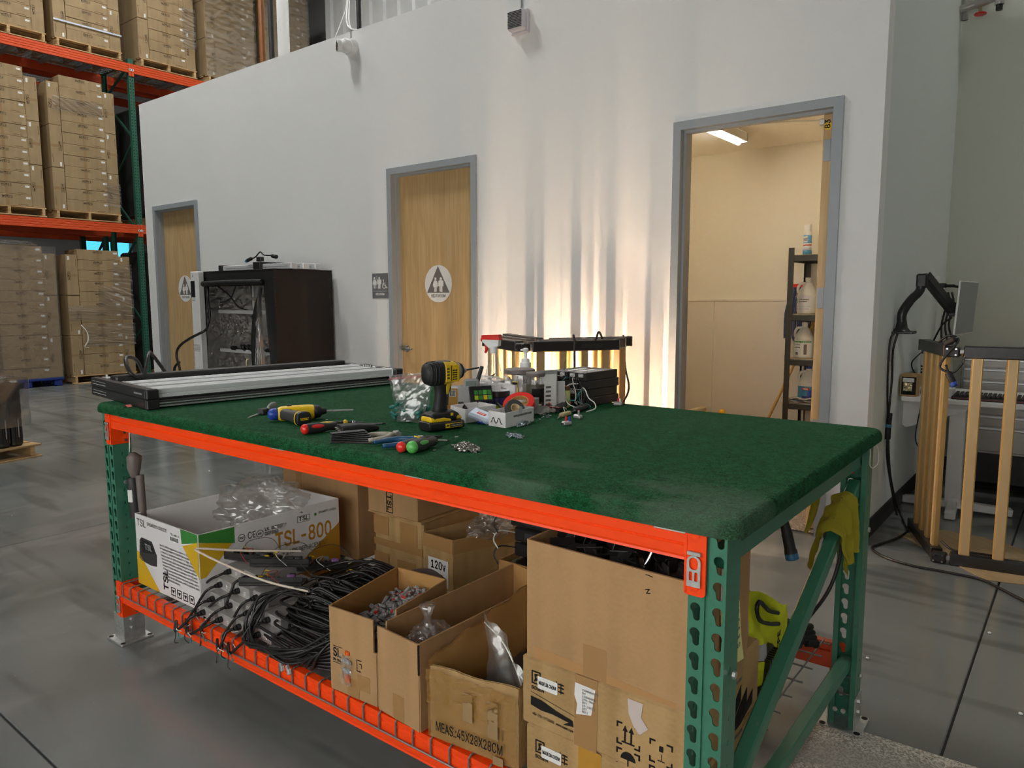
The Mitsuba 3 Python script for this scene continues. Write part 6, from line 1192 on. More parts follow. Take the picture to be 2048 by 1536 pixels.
def pliers(label, cx, cy, yaw, handle_m, spread, hl, head, collar=None):
    t = Thing('pliers', label, 'pliers', TABLE @ tr(cx, cy, TOP) @ rot('z', yaw))
    for s in (-1, 1):
        pts = [(0.0, 0.003 * s, 0.011), (-0.02, 0.010 * s, 0.012), (-hl * .5, spread * s, 0.011), (-hl, spread * .85 * s, 0.0095)]
        t.p('handle', tube(pts, [0.0055, 0.0075, 0.0085, 0.0078, 0.006], 10), handle_m, True)
        t.p('jaw', hullm([(0.0, 0.010 * s, 0.004), (0.0, 0.010 * s, 0.018), (0.0, 0.0, 0.004), (0.0, 0.0, 0.018), (head, 0.001 * s, 0.008), (head, 0.001 * s, 0.013), (head * .6, 0.008 * s, 0.006), (head * .6, 0.008 * s, 0.016)]), DKGREY if collar else GREYM)
        if collar: t.p('collar', cyl((-0.012, 0.008 * s, 0.012), (-0.003, 0.005 * s, 0.012), 0.0085, 10), collar, True)
    t.p('pivot', cyl((0.004, 0, 0.004), (0.004, 0, 0.020), 0.009, 14), GREYM)
pliers('pliers with pale grey grips lying open beside the blue pliers', 1.500, 0.183, 79, BEIGE, 0.034, 0.105, 0.026)
pliers('pliers with long dark blue grips and a yellow collar', 1.612, 0.172, 71, TEALB, 0.036, 0.125, 0.075, YELLOW)
# screws: heaps of single screws
def screw(L, r): return cat(lathe([(r * .2, 0), (r * .45, L * .12), (r * .45, L * .8), (r, L * .93), (r, L * .97), (r * .6, L)], 7))
def heap(n, cx, cy, ax, ay, hgt, L, r, m, lab, grp, tag, seed, yaw=0):
    q = random.Random(seed)
    for i in range(n):
        rr = math.sqrt(q.random()); th = q.uniform(0, 2 * math.pi); px, py = ax * rr * math.cos(th), ay * rr * math.sin(th); c, s = math.cos(math.radians(yaw)), math.sin(math.radians(yaw))
        z = TOP + r + hgt * max(0, 1 - rr) * q.random()
        k = thing('screw', lab, 'screw', grp)
        shared(k, 'shank', tag, lambda: screw(L, r), m, TABLE @ tr(cx + c * px - s * py, cy + s * px + c * py, z) @ rot('z', q.uniform(0, 360)) @ rot('y', 90 + q.uniform(-28, 28)) @ tr(0, 0, -L / 2))
heap(190, 1.778, 0.186, 0.030, 0.055, 0.016, 0.017, 0.0036, SCREWM, 'small steel screw in the biggest screw pile, nearest the bench edge', 'screws of the biggest pile', 'scr_a', 1, 70)
heap(60, 1.776, 0.405, 0.020, 0.040, 0.010, 0.014, 0.0030, mat('zinc', (0.42, 0.48, 0.52), 0.3, metallic=0.9), 'tiny zinc screw in the middle screw pile', 'screws of the middle pile', 'scr_b', 2, 70)
heap(80, 1.673, 0.590, 0.012, 0.050, 0.016, 0.012, 0.0032, 'mat_zinc', 'tiny zinc screw in the pile along the small printed box', 'screws of the pile by the printed box', 'scr_c', 3, 10)
heap(45, 1.575, 0.83, 0.022, 0.05, 0.02, 0.014, 0.0034, GREYM, 'grey screw in the clear packet behind the small printed box', 'screws in the clear packet', 'scr_d', 4, 20)
heap(9, 1.63, 0.74, 0.03, 0.06, 0.0, 0.012, 0.0032, 'mat_zinc', 'loose zinc screw scattered right of the printed box', 'scattered loose screws', 'scr_c', 5, 10)
for x, y in ((1.079, 0.265), (0.94, 0.20), (0.83, 0.13), (1.64, 0.30), (1.72, 0.12)): solo('fitting', 'tiny shiny metal ring lying loose on the carpet', 'ring', xf(lathe([(0.004, 0), (0.006, 0.0008), (0.006, 0.002), (0.004, 0.0025)], 12), TABLE @ tr(x, y, TOP)), CHROME, True, group='tiny loose fittings on the carpet')
# cordless impact driver, standing on its battery
DM = TABLE @ tr(1.512, 0.372, TOP) @ rot('z', 78)
t = Thing('impact_driver', 'yellow and black cordless impact driver standing on its battery', 'power tool', DM)
t.p('battery', loft([(-0.066, .0165, .030, .012, 4), (-0.060, .0165, .036, .0155, 4), (0.050, .0165, .037, .016, 4), (0.066, .0150, .033, .013, 4), (0.070, .0145, .028, .010, 4)], 28), BLACK, 40)
t.p('foot', loft([(-0.055, .041, .026, .011, 3.5), (-0.048, .044, .032, .014, 4), (0.030, .046, .033, .016, 4), (0.048, .042, .028, .011, 3.5)], 28), BLACKR, 40)
t.p('foot_yellow', loft([(-0.060, .037, .024, .0085, 4), (-0.054, .037, .0315, .009, 4), (-0.012, .0365, .0345, .0085, 4), (0.012, .033, .0345, .005, 4)], 24), YELLOW, 40); t.p('foot_yellow', loft([(0.036, .042, .031, .011, 3.5), (0.056, .037, .028, .008, 3.5), (0.062, .034, .022, .004, 3.5)], 24), YELLOW, 40)
t.p('battery_label', cbox((-0.010, -0.0378, 0.009), (0.054, -0.0366, 0.023), 0.0004), YELLOW); t.p('battery_label_field', cbox((0.006, -0.0384, 0.0105), (0.0525, -0.0376, 0.0215), 0.0002), BLACK)
tdecal(t, 'print', 'DEWALT 20V MAX', 0.005, (0.009, -0.0386, 0.0135), (1, 0, 0), UP, GREY, True, 0.040); tdecal(t, 'print', '20V', 0.0055, (-0.008, -0.038, 0.0135), (1, 0, 0), UP, INK, True, 0.012)
t.p('button', cat(cbox((0.012, -0.034, 0.046), (0.022, -0.0325, 0.055), 0.001)), YELLOW)
t.p('handle', loftz([(0.05, -0.008, .026, .020, 2.6), (0.075, -0.004, .022, .0175, 2.4), (0.11, 0.000, .0205, .017, 2.4), (0.135, -0.001, .0215, .0175, 2.4), (0.150, -0.004, .028, .021, 2.4)], 24), BLACKR, True)
t.p('grip_front', loftz([(0.078, 0.0105, .010, .0165, 2.4), (0.115, 0.0135, .010, .0160, 2.4), (0.128, 0.014, .011, .0165, 2.4)], 20), DKGREY, True)
t.p('trigger', loftz([(0.118, 0.026, .006, .0085, 2.6), (0.130, 0.0275, .008, .009, 2.6), (0.146, 0.029, .009, .009, 2.6)], 16), BLACK, True); t.p('trigger_guard', loftz([(0.112, 0.012, .010, .0165, 3), (0.130, 0.014, .012, .018, 3), (0.152, 0.018, .018, .019, 3)], 20), YELLOW, True)
t.p('head_rear', loft([(-0.062, .178, .014, .016, 2.4), (-0.056, .178, .026, .030, 2.6), (-0.040, .178, .0335, .037, 2.8), (-0.006, .179, .035, .0375, 2.8), (0.0, .179, .0345, .037, 2.8)], 28), BLACKR, True)
t.p('ribs', cat(*[loft([(-0.053 + 0.012 * q, .178, .0285 + .004 * min(q, 1) + .0022 * (q > 0), .0325 + .0052 * min(q, 1), 2.8), (-0.048 + 0.012 * q, .178, .0305 + .0045 * min(q, 1), .0345 + .0036 * min(q, 1), 2.8)], 28) for q in range(3)]), BLACK, True)
t.p('head_body', loft([(-0.012, .179, .0345, .0365, 2.8), (0.0, .179, .0355, .0375, 2.8), (0.036, .180, .0335, .0355, 2.5), (0.052, .181, .029, .031, 2.2)], 28), YELLOW, True)
t.p('side_panel', cbox((-0.004, -0.0362, .152), (0.046, -0.0335, .205), 0.008), YELLOW); t.p('vent', cat(*[cbox((-0.002, -0.0370, .163 + .0095 * q), (0.008, -0.0358, .167 + .0095 * q), 0.0003) for q in range(4)]), BLACK)
t.p('side_print', cat(cbox((0.014, -0.0370, .155), (0.017, -0.0358, .203), 0.0003), *[cbox((0.020 + .006 * (q % 3), -0.0370, .158 + .007 * (q // 3)), (0.0245 + .006 * (q % 3), -0.0358, .162 + .007 * (q // 3)), 0.0002) for q in range(15)]), INK)
t.p('top_cap', loft([(-0.030, .2125, .016, .0045, 3), (0.026, .212, .018, .005, 3)], 16), BLACK, 40)
t.p('nose', loft([(0.048, .181, .0295, .0315, 2.2), (0.064, .181, .026, .0275, 2)], 28), GREYM, True); t.p('nose_ring', loft([(0.064, .181, .0265, .028, 2), (0.076, .181, .022, .0235, 2), (0.080, .181, .012, .012, 2)], 28), BLACK, True)
t.p('chuck', cyl((0.078, 0, .181), (0.094, 0, .181), .0085, 12), GREYM, True); t.p('bit', cyl((0.094, 0, .181), (0.150, 0, .186), .0030, 6), DKGREY)
# zip bag with teal parts
t = Thing('zip_bag', 'upright clear zip bag half full of teal plugs behind the impact driver', 'plastic bag', TABLE @ tr(1.315, 0.425, TOP) @ rot('z', 12))
def zipshape(side):
    def fn(u, v):
        x = (-0.085 + 0.17 * u) * (0.62 + 0.42 * v) - 0.015 * v + 0.01; th = 0.045 * (1 - v) ** 0.7 * np.sin(np.pi * np.clip(u, 0.02, 0.98)) ** 0.6 + 0.002
        return np.stack([x, side * th + 0.05 * v * v * 0 + 0.02 * v, 0.003 + 0.145 * v + 0.022 * v * u], -1)
    return fn
for s, sd in ((-1, 3), (1, 4)): t.p('side', wrinkle(grid(zipshape(s), 34, 30), 0.007, 42, sd, 4), MILKFILM, True)
t.p('zip', tube([(-0.095, 0.019, 0.135), (-0.03, 0.017, 0.143), (0.05, 0.018, 0.153), (0.082, 0.02, 0.158)], 0.002, 5), PINKTAG, True)
crng = random.Random(77)
for q in range(90):
    k = thing('wire_plug', 'small teal plug inside the clear zip bag', 'plug', 'teal plugs in the zip bag')
    shared(k, 'body', 'teal_plug', lambda: lathe([(0.004, -0.011), (0.006, -0.008), (0.006, 0.004), (0.003, 0.011)], 8), TEALP if q else mat('teal_plug', (0.02, 0.14, 0.11), 0.4), t.M @ tr(crng.uniform(-0.052, 0.062), crng.uniform(-0.028, 0.028), 0.009 + 0.05 * crng.random()) @ rot('x', crng.uniform(0, 180)) @ rot('y', crng.uniform(0, 90))); TEALP = 'mat_teal_plug'
# white boxes
def tray(name, label, P, h, z0=TOP, m=BOXW, tops=None):
    t = Thing(name, label, 'box', TABLE); open_box(t, P, z0 + 0.0005, z0 + h, m, thick=0.0022, tops=tops); return t
ta = tray('small_box', 'small plain white open box left of the printed one', [(1.400, 0.538), (1.500, 0.500), (1.515, 0.640), (1.415, 0.665)], 0.047)
tdecal(ta, 'print', 'Remot x10', 0.010, (1.5035, 0.545, 1.022), (0.1, 0.99, 0), UP, INK_GREY, False, 0.07)
tb = tray('small_box', 'small white open box printed with a black wave logo, holding tape rolls', [(1.588, 0.514), (1.662, 0.507), (1.655, 0.668), (1.583, 0.672)], 0.049)
e = np.array([0.074, -0.007, 0]); e /= np.linalg.norm(e)
wv = np.array([(0.012 + 0.05 * s, 0.020 + 0.009 * math.sin(2 * math.pi * 2 * s - 1.0)) for s in np.linspace(0, 1, 40)])
decal(tb, 'logo', LineString(wv).buffer(0.0011), np.array([1.588, 0.514, TOP]) + [e[1] * 0.0018, -e[0] * 0.0018, 0], e, UP, INK)
e2 = np.array([-0.007, 0.161, 0]); e2 /= np.linalg.norm(e2)
tdecal(tb, 'print', 'www.growerschoice.com', 0.0075, np.array([1.6625, 0.507, TOP + 0.030]) + e2 * 0.042 + [0.0014, 0, 0], e2, UP, INK_GREY, True, 0.105)
decal(tb, 'notch', Point(0, 0).buffer(0.012), np.array([1.6585, 0.590, TOP + 0.049]) + [0.0012, 0, 0], e2, UP, BOXIN, 0.0004)
tc = tray('small_box', 'tall white and gold open box holding the handheld radio', [(1.286, 0.628), (1.338, 0.645), (1.41, 0.80), (1.345, 0.805)], 0.096)
e3 = np.array([0.072, 0.155, 0]); e3 /= np.linalg.norm(e3); n3 = np.array([e3[1], -e3[0], 0]); o3 = np.array([1.338, 0.645, TOP]) + n3 * 0.0015
decal(tc, 'gold_stripe', sbox(0.052, 0.0, 0.092, 0.094), o3, e3, UP, AMBER, 0.0005)
e4 = np.array([0.052, 0.017, 0]); e4 /= np.linalg.norm(e4); n4 = np.array([e4[1], -e4[0], 0]); o4 = np.array([1.286, 0.628, TOP]) + n4 * 0.0015
decal(tc, 'gold_panel', sbox(0.0, 0.0, 0.054, 0.09), o4, e4, UP, AMBER, 0.0005); decal(tc, 'bar_code', unary_union([sbox(0.014 + .0035 * q, 0.062, 0.0155 + .0035 * q + .0008 * (q % 2), 0.082) for q in range(9)]), o4 + n4 * 0.0014, e4, UP, INK, 0.0003); decal(tc, 'bar_code_field', sbox(0.012, 0.06, 0.046, 0.084), o4 + n4 * 0.0007, e4, UP, PAPER, 0.0004)
td = tray('small_box', 'white carton with printed side behind the tape rolls', [(1.345, 0.845), (1.475, 0.80), (1.50, 0.95), (1.37, 0.98)], 0.098)
for q in range(5): decal(td, 'print', sbox(0.02, 0.078 - 0.012 * q, 0.085 - 0.008 * (q % 2), 0.080 - 0.012 * q), (1.345, 0.843, TOP), (0.13, -0.045, 0), UP, INK_GREY, 0.0005)
t = Thing('handheld_radio', 'grey handheld radio with thick black antenna standing in the gold box', 'radio', TABLE @ tr(1.352, 0.70, TOP + 0.065) @ rot('z', 30) @ rot('x', -18))
t.p('case', loftz([(0, 0, .027, .013, 4), (0.045, 0, .029, .015, 4), (0.055, 0, .026, .013, 4)], 20), GREY, 40); t.p('screen', cbox((-0.019, -0.0158, 0.022), (0.019, -0.0145, 0.045), 0.002), mat('lcd', (0.12, 0.16, 0.14), 0.3)); t.p('keys', cbox((-0.02, -0.0156, 0.004), (0.02, -0.0143, 0.018), 0.002), BLACK); t.p('antenna', cyl((0.021, 0.002, 0.05), (0.033, 0.01, 0.105), 0.0082, 12, 0.007), DKGREY, True)
t = Thing('touch_panel', 'black display with green tiles leaning on the gold box', 'display', TABLE @ frame((1.398, 0.640, TOP + 0.042), (0.062, 0.095, 0), (-0.02, 0.012, 0.06)))
t.p('panel', cbox((0, 0, 0), (0.086, 0.062, 0.006), 0.003), BLACK); 
for q in range(8): t.p('tile', cbox((0.018 + 0.0165 * (q % 4), 0.010 + 0.019 * (q // 4), 0.0058), (0.032 + 0.0165 * (q % 4), 0.026 + 0.019 * (q // 4), 0.0066), 0.0002), [LIME, LEAF, YELLOW, GREENP, LEAF, LEAF, GREENP, LEAF][q])
t = Thing('case', 'pale blue plastic case with red badge leaning on the plain white box', 'case', TABLE @ frame((1.497, 0.527, TOP + 0.034), (0.105, 0.008, -0.026), (-0.01, 0.09, 0.03)))
t.p('shell', cbox((0, -0.02, -0.012), (0.088, 0.03, 0.010), 0.007), LILAC); t.p('badge', cbox((0.030, -0.004, 0.0095), (0.064, 0.008, 0.0108), 0.0006), REDT); t.p('badge_print', text('ORACAL', 0.005, 0.0005, True, 0.026), PAPER, M=frame((0.034, 0.0, 0.0108), (1, 0, 0), (0, 1, 0)))
solo('battery', 'small blue wrapped parts under the pale blue case', 'part', cat(xf(cyl((0, 0, 0.008), (0.03, 0.03, 0.008), 0.0075, 10), TABLE @ tr(1.535, 0.52, TOP)), xf(cyl((0.02, -0.006, 0.007), (0.045, 0.02, 0.007), 0.006, 10), TABLE @ tr(1.535, 0.52, TOP))), BLUE, True)
solo('black_tool', 'black plastic holder lying between the driver and the white box', 'holder', wrinkle(hullm([(1.375, 0.60, TOP), (1.43, 0.57, TOP), (1.45, 0.60, TOP + .006), (1.39, 0.63, TOP), (1.38, 0.60, TOP + .05), (1.40, 0.60, TOP + .052), (1.435, 0.59, TOP + .022)]), 0.0, 1), BLACK, M=TABLE)
# rolls of tape
def roll(name, label, cx, cy, z, R, r, h, m, core=CARD_IN, M=None):
    t = Thing(name, label, 'tape', TABLE @ tr(cx, cy, z) if M is None else M); t.p('roll', lathe([(r, 0), (R - .001, 0), (R, .001), (R, h - .001), (R - .001, h), (r, h), (r, 0)], 36), m, 35); t.p('core', lathe([(r - .003, .0005), (r, .0005), (r, h - .0005), (r - .003, h - .0005), (r - .003, .0005)], 30), core, 35); return t
roll('tape_roll', 'lime green tape roll, lowest of the stacked rolls', 1.395, 0.80, TOP, 0.052, 0.037, 0.024, LIME)
roll('tape_roll', 'navy blue tape roll in the middle of the stack', 1.392, 0.80, TOP + 0.0245, 0.055, 0.037, 0.026, NAVY)
t = roll('tape_roll', 'black tape roll with white disc on top of the stack', 1.394, 0.80, TOP + 0.051, 0.051, 0.036, 0.022, BLACK); t.p('disc', lathe([(0.0, 0), (0.044, 0), (0.046, 0.001), (0.0, 0.0015)], 30), mat('disc_white', (0.6, 0.6, 0.62), 0.25), M=tr(0, 0, 0.0215))
t = Thing('calipers', 'thin black strap hanging from the blue roll into the small printed box', 'strap', TABLE); t.p('strap', tube([(1.425, 0.755, TOP + 0.037), (1.49, 0.70, TOP + 0.030), (1.55, 0.65, TOP + 0.028), (1.595, 0.615, TOP + 0.035)], [0.004, 0.005, 0.006, 0.007], 8), BLACKR, True)
roll('tape_roll', 'wide grey tape roll behind the red roll', 1.515, 0.80, TOP + 0.03, 0.056, 0.038, 0.025, GREYM); solo('packet', 'flat box under the grey tape roll', 'box', cbox((1.46, 0.755, TOP + .0005), (1.56, 0.85, TOP + 0.0295), 0.002), BOXIN, M=TABLE)
roll('tape_roll', 'red tape roll standing on edge behind the small printed box', 0, 0, 0, 0.056, 0.036, 0.020, REDT, M=TABLE @ frame((1.546, 0.735, TOP + 0.033), (0.95, 0.3, 0), zd=(0.25, -0.5, 0.83)))
roll('tape_roll', 'grey tape roll leaning inside the small printed box', 0, 0, 0, 0.035, 0.019, 0.018, DKGREY, TAN, M=TABLE @ frame((1.622, 0.602, TOP + 0.040), (0.1, 0.95, 0.3), zd=(0.75, -0.45, 0.5)))
# bottles
BOT = {'type': 'thindielectric', 'int_ior': 1.5}
scene['mat_clear_plastic'] = {'type': 'blendbsdf', 'weight': 0.12, 'a': {'type': 'thindielectric', 'int_ior': 1.5}, 'b': {'type': 'twosided', 'bsdf': {'type': 'diffuse', 'reflectance': rgb((0.5, 0.5, 0.48))}}}
t = Thing('spray_bottle', 'clear spray bottle with red and white trigger head', 'bottle', TABLE @ tr(1.165, 1.06, TOP) @ rot('z', 188))
t.p('bottle', lathe([(0.038, 0.001), (0.040, 0.01), (0.039, 0.06), (0.034, 0.09), (0.026, 0.13), (0.016, 0.165), (0.014, 0.19)], 24, 1.12, 0.8), 'mat_clear_plastic', 40); t.p('collar', cyl((0, 0, 0.185), (0, 0, 0.212), 0.0165, 16), WHITE, True)
t.p('head', hullm([(-0.028, -0.012, 0.215), (-0.028, 0.012, 0.215), (0.016, -0.012, 0.205), (0.016, 0.012, 0.205), (-0.032, -0.010, 0.252), (-0.032, 0.010, 0.252), (0.05, -0.009, 0.248), (0.05, 0.009, 0.248), (0.05, -0.009, 0.232), (0.05, 0.009, 0.232)]), WHITE); t.p('hood', hullm([(-0.036, -0.013, 0.240), (-0.036, 0.013, 0.240), (-0.03, -0.012, 0.262), (-0.03, 0.012, 0.262), (0.052, -0.011, 0.258), (0.052, 0.011, 0.258), (0.052, -0.011, 0.240), (0.052, 0.011, 0.240)]), REDT)
t.p('trigger', tube([(0.030, 0, 0.242), (0.036, 0, 0.222), (0.034, 0, 0.20), (0.040, 0, 0.185)], [0.008, 0.008, 0.007, 0.005], 8), RED, True); t.p('nozzle', cyl((0.05, 0, 0.24), (0.058, 0, 0.24), 0.009, 12), REDT, True); t.p('dip_tube', cyl((0, 0, 0.012), (0.0, 0, 0.19), 0.002, 5), MILK)
t = Thing('pump_jar', 'clear jar of small fittings with wide grey lid', 'jar', TABLE @ tr(1.40, 0.93, TOP))
t.p('jar', lathe([(0.05, 0.001), (0.055, 0.008), (0.055, 0.10), (0.05, 0.125)], 28), 'mat_clear_plastic', 40); t.p('lid', lathe([(0.054, 0.124), (0.058, 0.127), (0.058, 0.14), (0.054, 0.143), (0, 0.143)], 28), TAUPE, 35)
crng = random.Random(15)
for q in range(26):
    k = thing('wire_connector', 'small grey lever connector inside the wide lidded jar', 'connector', 'connectors in the lidded jar'); M = t.M @ tr(crng.uniform(-.035, .035), crng.uniform(-.035, .035), .012 + .1 * crng.random()) @ rot('z', crng.uniform(0, 360)) @ rot('y', crng.uniform(-60, 60)); shared(k, 'body', 'conn_body1', connector_body, CGREYS[1], M); shared(k, 'lever', 'conn_lever', connector_lever, RED, M)
t = Thing('pump_dispenser', 'white pump head of a bottle behind the lidded jar', 'dispenser', TABLE @ tr(1.36, 1.02, TOP)); t.p('bottle', lathe([(0.034, 0.001), (0.036, 0.006), (0.036, 0.115), (0.02, 0.14), (0.016, 0.145)], 20), WHITE, 40); t.p('pump', cat(lathe([(0.022, 0.14), (0.022, 0.158), (0.016, 0.160), (0.016, 0.172), (0.010, 0.174), (0.006, 0.176), (0.006, 0.196), (0.010, 0.198), (0.012, 0.212), (0.006, 0.216)], 18), cyl((0, 0, 0.209), (-0.026, 0.006, 0.206), 0.004, 8)), WHITE, 35)
t = Thing('jar', 'tall clear jar with dark label and grey lid at the right of the clutter', 'jar', TABLE @ tr(1.525, 0.86, TOP)); t.p('jar', lathe([(0.03, 0.001), (0.033, 0.006), (0.033, 0.10), (0.028, 0.122), (0.022, 0.13)], 24), 'mat_clear_plastic', 40); t.p('lid', lathe([(0.034, 0.128), (0.036, 0.131), (0.036, 0.141), (0.032, 0.143), (0, 0.143)], 24), TAUPE, 35); t.p('label', lathe([(0.0335, 0.025), (0.0335, 0.10)], 24), mat('olive_label', (0.055, 0.05, 0.03), 0.5), True)
t.p('label_field', grid(lambda u, v: np.stack([0.0342 * np.sin(0.2 + 1.4 * u), -0.0342 * np.cos(0.2 + 1.4 * u), 0.035 + 0.05 * v], -1), 8, 1), INK, True)
t = Thing('label_bag', 'clear printed packet with black and yellow label in front of the jars', 'packet', TABLE @ tr(1.455, 0.845, TOP + 0.1)); t.p('pack', wrinkle(grid(lambda u, v: np.stack([-0.045 + 0.085 * u, -0.02 + 0.01 * np.sin(6 * u), -0.045 + 0.075 * v], -1), 14, 12), 0.004, 40, 3), MILKFILM, True); t.p('label', cbox((0.0, -0.034, -0.03), (0.026, -0.033, 0.008), 0.0002), YELLOW); t.p('label_print', cbox((0.001, -0.0348, -0.012), (0.025, -0.0342, 0.006), 0.0002), INK)
solo('silver_bag', 'crumpled silver bag lying on the back of the white boxes', 'plastic bag', crumple((1.30, 0.86, TOP + 0.095), (0.07, 0.05, 0.02), 61, 0.4), MILKFILM, True, M=TABLE); solo('clip', 'black spring clip lying behind the boxes by the spray bottle', 'clip', hullm([(1.20, 0.98, TOP + .085), (1.245, 0.95, TOP + .10), (1.25, 0.97, TOP + .115), (1.20, 1.0, TOP + .098), (1.21, 0.99, TOP + .08)]), BLACK, M=TABLE)
solo('small_box', 'plain carton hidden behind the radio box', 'box', cbox((1.17, 0.90, TOP + .0005), (1.33, 1.0, TOP + 0.08), 0.002), BOXIN, M=TABLE)
t = Thing('card_packet', 'red and white printed packet standing right of the clear jar', 'packet', TABLE @ tr(1.565, 0.885, TOP) @ rot('z', 65)); t.p('card', cbox((-0.035, 0, 0.001), (0.035, 0.004, 0.135), 0.001), PAPER); t.p('print', cbox((-0.035, -0.0006, 0.001), (-0.02, 0.0, 0.10), 0.0002), REDT); t.p('print', cat(*[cbox((-0.012, -0.0006, 0.02 + .016 * q), (0.01, 0.0, 0.028 + .016 * q), 0.0002) for q in range(5)]), INK_GREY); t.p('film', cbox((-0.04, 0.004, 0.05), (0.04, 0.006, 0.15), 0.001), GREY)
solo('packet', 'tall pale cardboard packet beside the yellow bottle', 'packet', xf(cbox((-0.03, 0, 0.001), (0.03, 0.006, 0.105), 0.001), TABLE @ tr(1.572, 0.935, TOP) @ rot('z', 60)), BOXIN)
t = Thing('glue_bottle', 'small pale yellow bottle with brown cap left of the black drivers', 'bottle', TABLE @ tr(1.565, 1.0, TOP)); t.p('bottle', lathe([(0.015, 0.001), (0.017, 0.004), (0.017, 0.062), (0.014, 0.068)], 18), mat('pale_yellow', (0.58, 0.60, 0.22), 0.4), 40); t.p('cap', lathe([(0.016, 0.066), (0.016, 0.08), (0.014, 0.082), (0, .082)], 18), INK_BROWN, 35)
t = Thing('screw_packet', 'flat clear packet of grey screws with red label', 'packet', TABLE @ tr(1.575, 0.83, TOP) @ rot('z', 70)); t.p('film', wrinkle(grid(lambda u, v: np.stack([-0.06 + 0.12 * u, -0.03 + 0.06 * v, 0.006 + 0.022 * np.sin(np.pi * u) * np.sin(np.pi * v)], -1), 16, 12), 0.004, 60, 2), MILKFILM, True); t.p('label', cbox((0.025, -0.028, 0.026), (0.062, 0.022, 0.027), 0.0002), REDT, M=rot('y', 8)); t.p('label_field', cbox((0.030, -0.024, 0.0272), (0.056, 0.0, 0.0278), 0.0002), PAPER, M=rot('y', 8))
# stack of black drivers: four by four single units
DO, DX, DY = np.array([1.445, 1.07, 0]), np.array([0.178, -0.014, 0]), np.array([-0.011, 0.211, 0])
for q in range(4):
    for c in range(4):
        M = TABLE @ frame(DO + DX * c / 4 + [0.004 * ((q + c) % 2), -0.006 * (q % 2), TOP + 0.0005 + 0.0325 * q], DX, DY)
        k = thing('led_driver', f'black driver unit, {["bottom", "second", "third", "top"][q]} layer and {["leftmost", "second from left", "third from left", "rightmost"][c]} of the black stack', 'driver', 'black driver units stacked on the bench')
        part(k, 'case', cbox((0.0006, 0, 0), (0.0440, 0.208 - 0.01 * ((q * c) % 3), 0.0318), 0.0015), BLACKM, M=M)
        if q == 3 or (q == 1 and c == 2): part(k, 'label', cbox((0.008, -0.0005, 0.014), (0.030, 0.0002, 0.027), 0.0001), PAPER, M=M); part(k, 'label_print', cat(*[cbox((0.010 + .0065 * a, -0.0009, 0.016 + .006 * b), (0.0145 + .0065 * a, -0.0004, 0.0195 + .006 * b), 0.0001) for a in range(3) for b in range(2)]), INK_GREY, M=M)
        if q == 3: part(k, 'top_label', cbox((0.008, 0.03, 0.0316), (0.038, 0.14, 0.0322), 0.0001), [DKGREY, PAPER, PAPER, GREY][c], M=M)
        crng = random.Random(q * 10 + c)
        for i in range(2 if q != 2 else 1):
            m_ = crng.choice([WIREW, TEAL, TAUPE, RED, CABLE, TEAL]); p0 = np.array([crng.uniform(.01, .035), -0.002, crng.uniform(.006, .012)]); d = crng.uniform(-0.05, 0.05)
            dn = -(0.0325 * q) + 0.004
            part(k, 'lead', tube([p0, p0 + [d * .3, -0.022, 0.004], p0 + [d, -0.034, (-0.02 if q else 0.012) + .0], p0 + [d * 1.5, -0.028 - 0.02 * crng.random(), max(dn * .8, -0.05)], p0 + [d * 1.2 + .015, -0.05, max(dn, -0.085)]], crng.choice([0.0017, 0.0022, 0.0013]), 6), m_, True, M=M)
        if q == 3 and c == 1: part(k, 'lead', tube([(0.03, 0.0, 0.03), (0.032, -0.006, 0.055), (0.036, 0.0, 0.075)], 0.0013, 5), INK_GREY, True, M=M)
k = thing('lead_pair', 'two pale bare-ended leads curling out at the right of the black drivers', 'wire')
part(k, 'lead', tube([(1.61, 1.045, TOP + 0.075), (1.645, 1.01, TOP + 0.07), (1.672, 0.99, TOP + 0.045), (1.70, 0.985, TOP + 0.03), (1.712, 0.97, TOP + 0.012), (1.70, 0.93, TOP + 0.004)], 0.0024, 6), WIREW, True, M=TABLE); part(k, 'lead', tube([(1.60, 1.03, TOP + 0.09), (1.575, 1.0, TOP + 0.085), (1.575, 0.985, TOP + 0.05), (1.59, 0.975, TOP + 0.02), (1.65, 0.96, TOP + 0.006)], 0.0026, 6), WIREW, True, M=TABLE); part(k, 'lead', tube([(1.62, 1.04, TOP + 0.07), (1.61, 1.02, TOP + 0.055), (1.60, 1.01, TOP + 0.03), (1.58, 1.0, TOP + 0.028)], 0.003, 6), TEAL, True, M=TABLE)
# tools at the right of the clutter
t = Thing('wire_stripper', 'grey and orange wire stripper lying in front of the black drivers', 'wire stripper', at(1.592, 0.855, 1.552, 1.02)); t.p('grip', cat(tube([(0, 0.01, .010), (0.06, 0.022, .014), (0.12, 0.012, .014)], [0.012, 0.014, 0.012], 10), tube([(0, -0.012, .010), (0.06, -0.02, .014), (0.12, -0.008, .014)], [0.012, 0.014, 0.012], 10)), DKGREY, True); t.p('insert', cat(tube([(0.035, 0.022, .024), (0.075, 0.022, .026)], 0.009, 8, 1), tube([(0.10, 0.0, .024), (0.15, 0.0, .026)], 0.009, 8, 1)), ORANGEP, True); t.p('head', cbox((0.115, -0.018, 0.003), (0.168, 0.018, 0.026), 0.005), BLACK); t.p('end', cat(ball((0.0, 0.01, .010), (0.010, 0.0115, 0.009)), ball((0, -0.012, .010), (0.010, 0.0115, 0.009))), BEIGE, True)
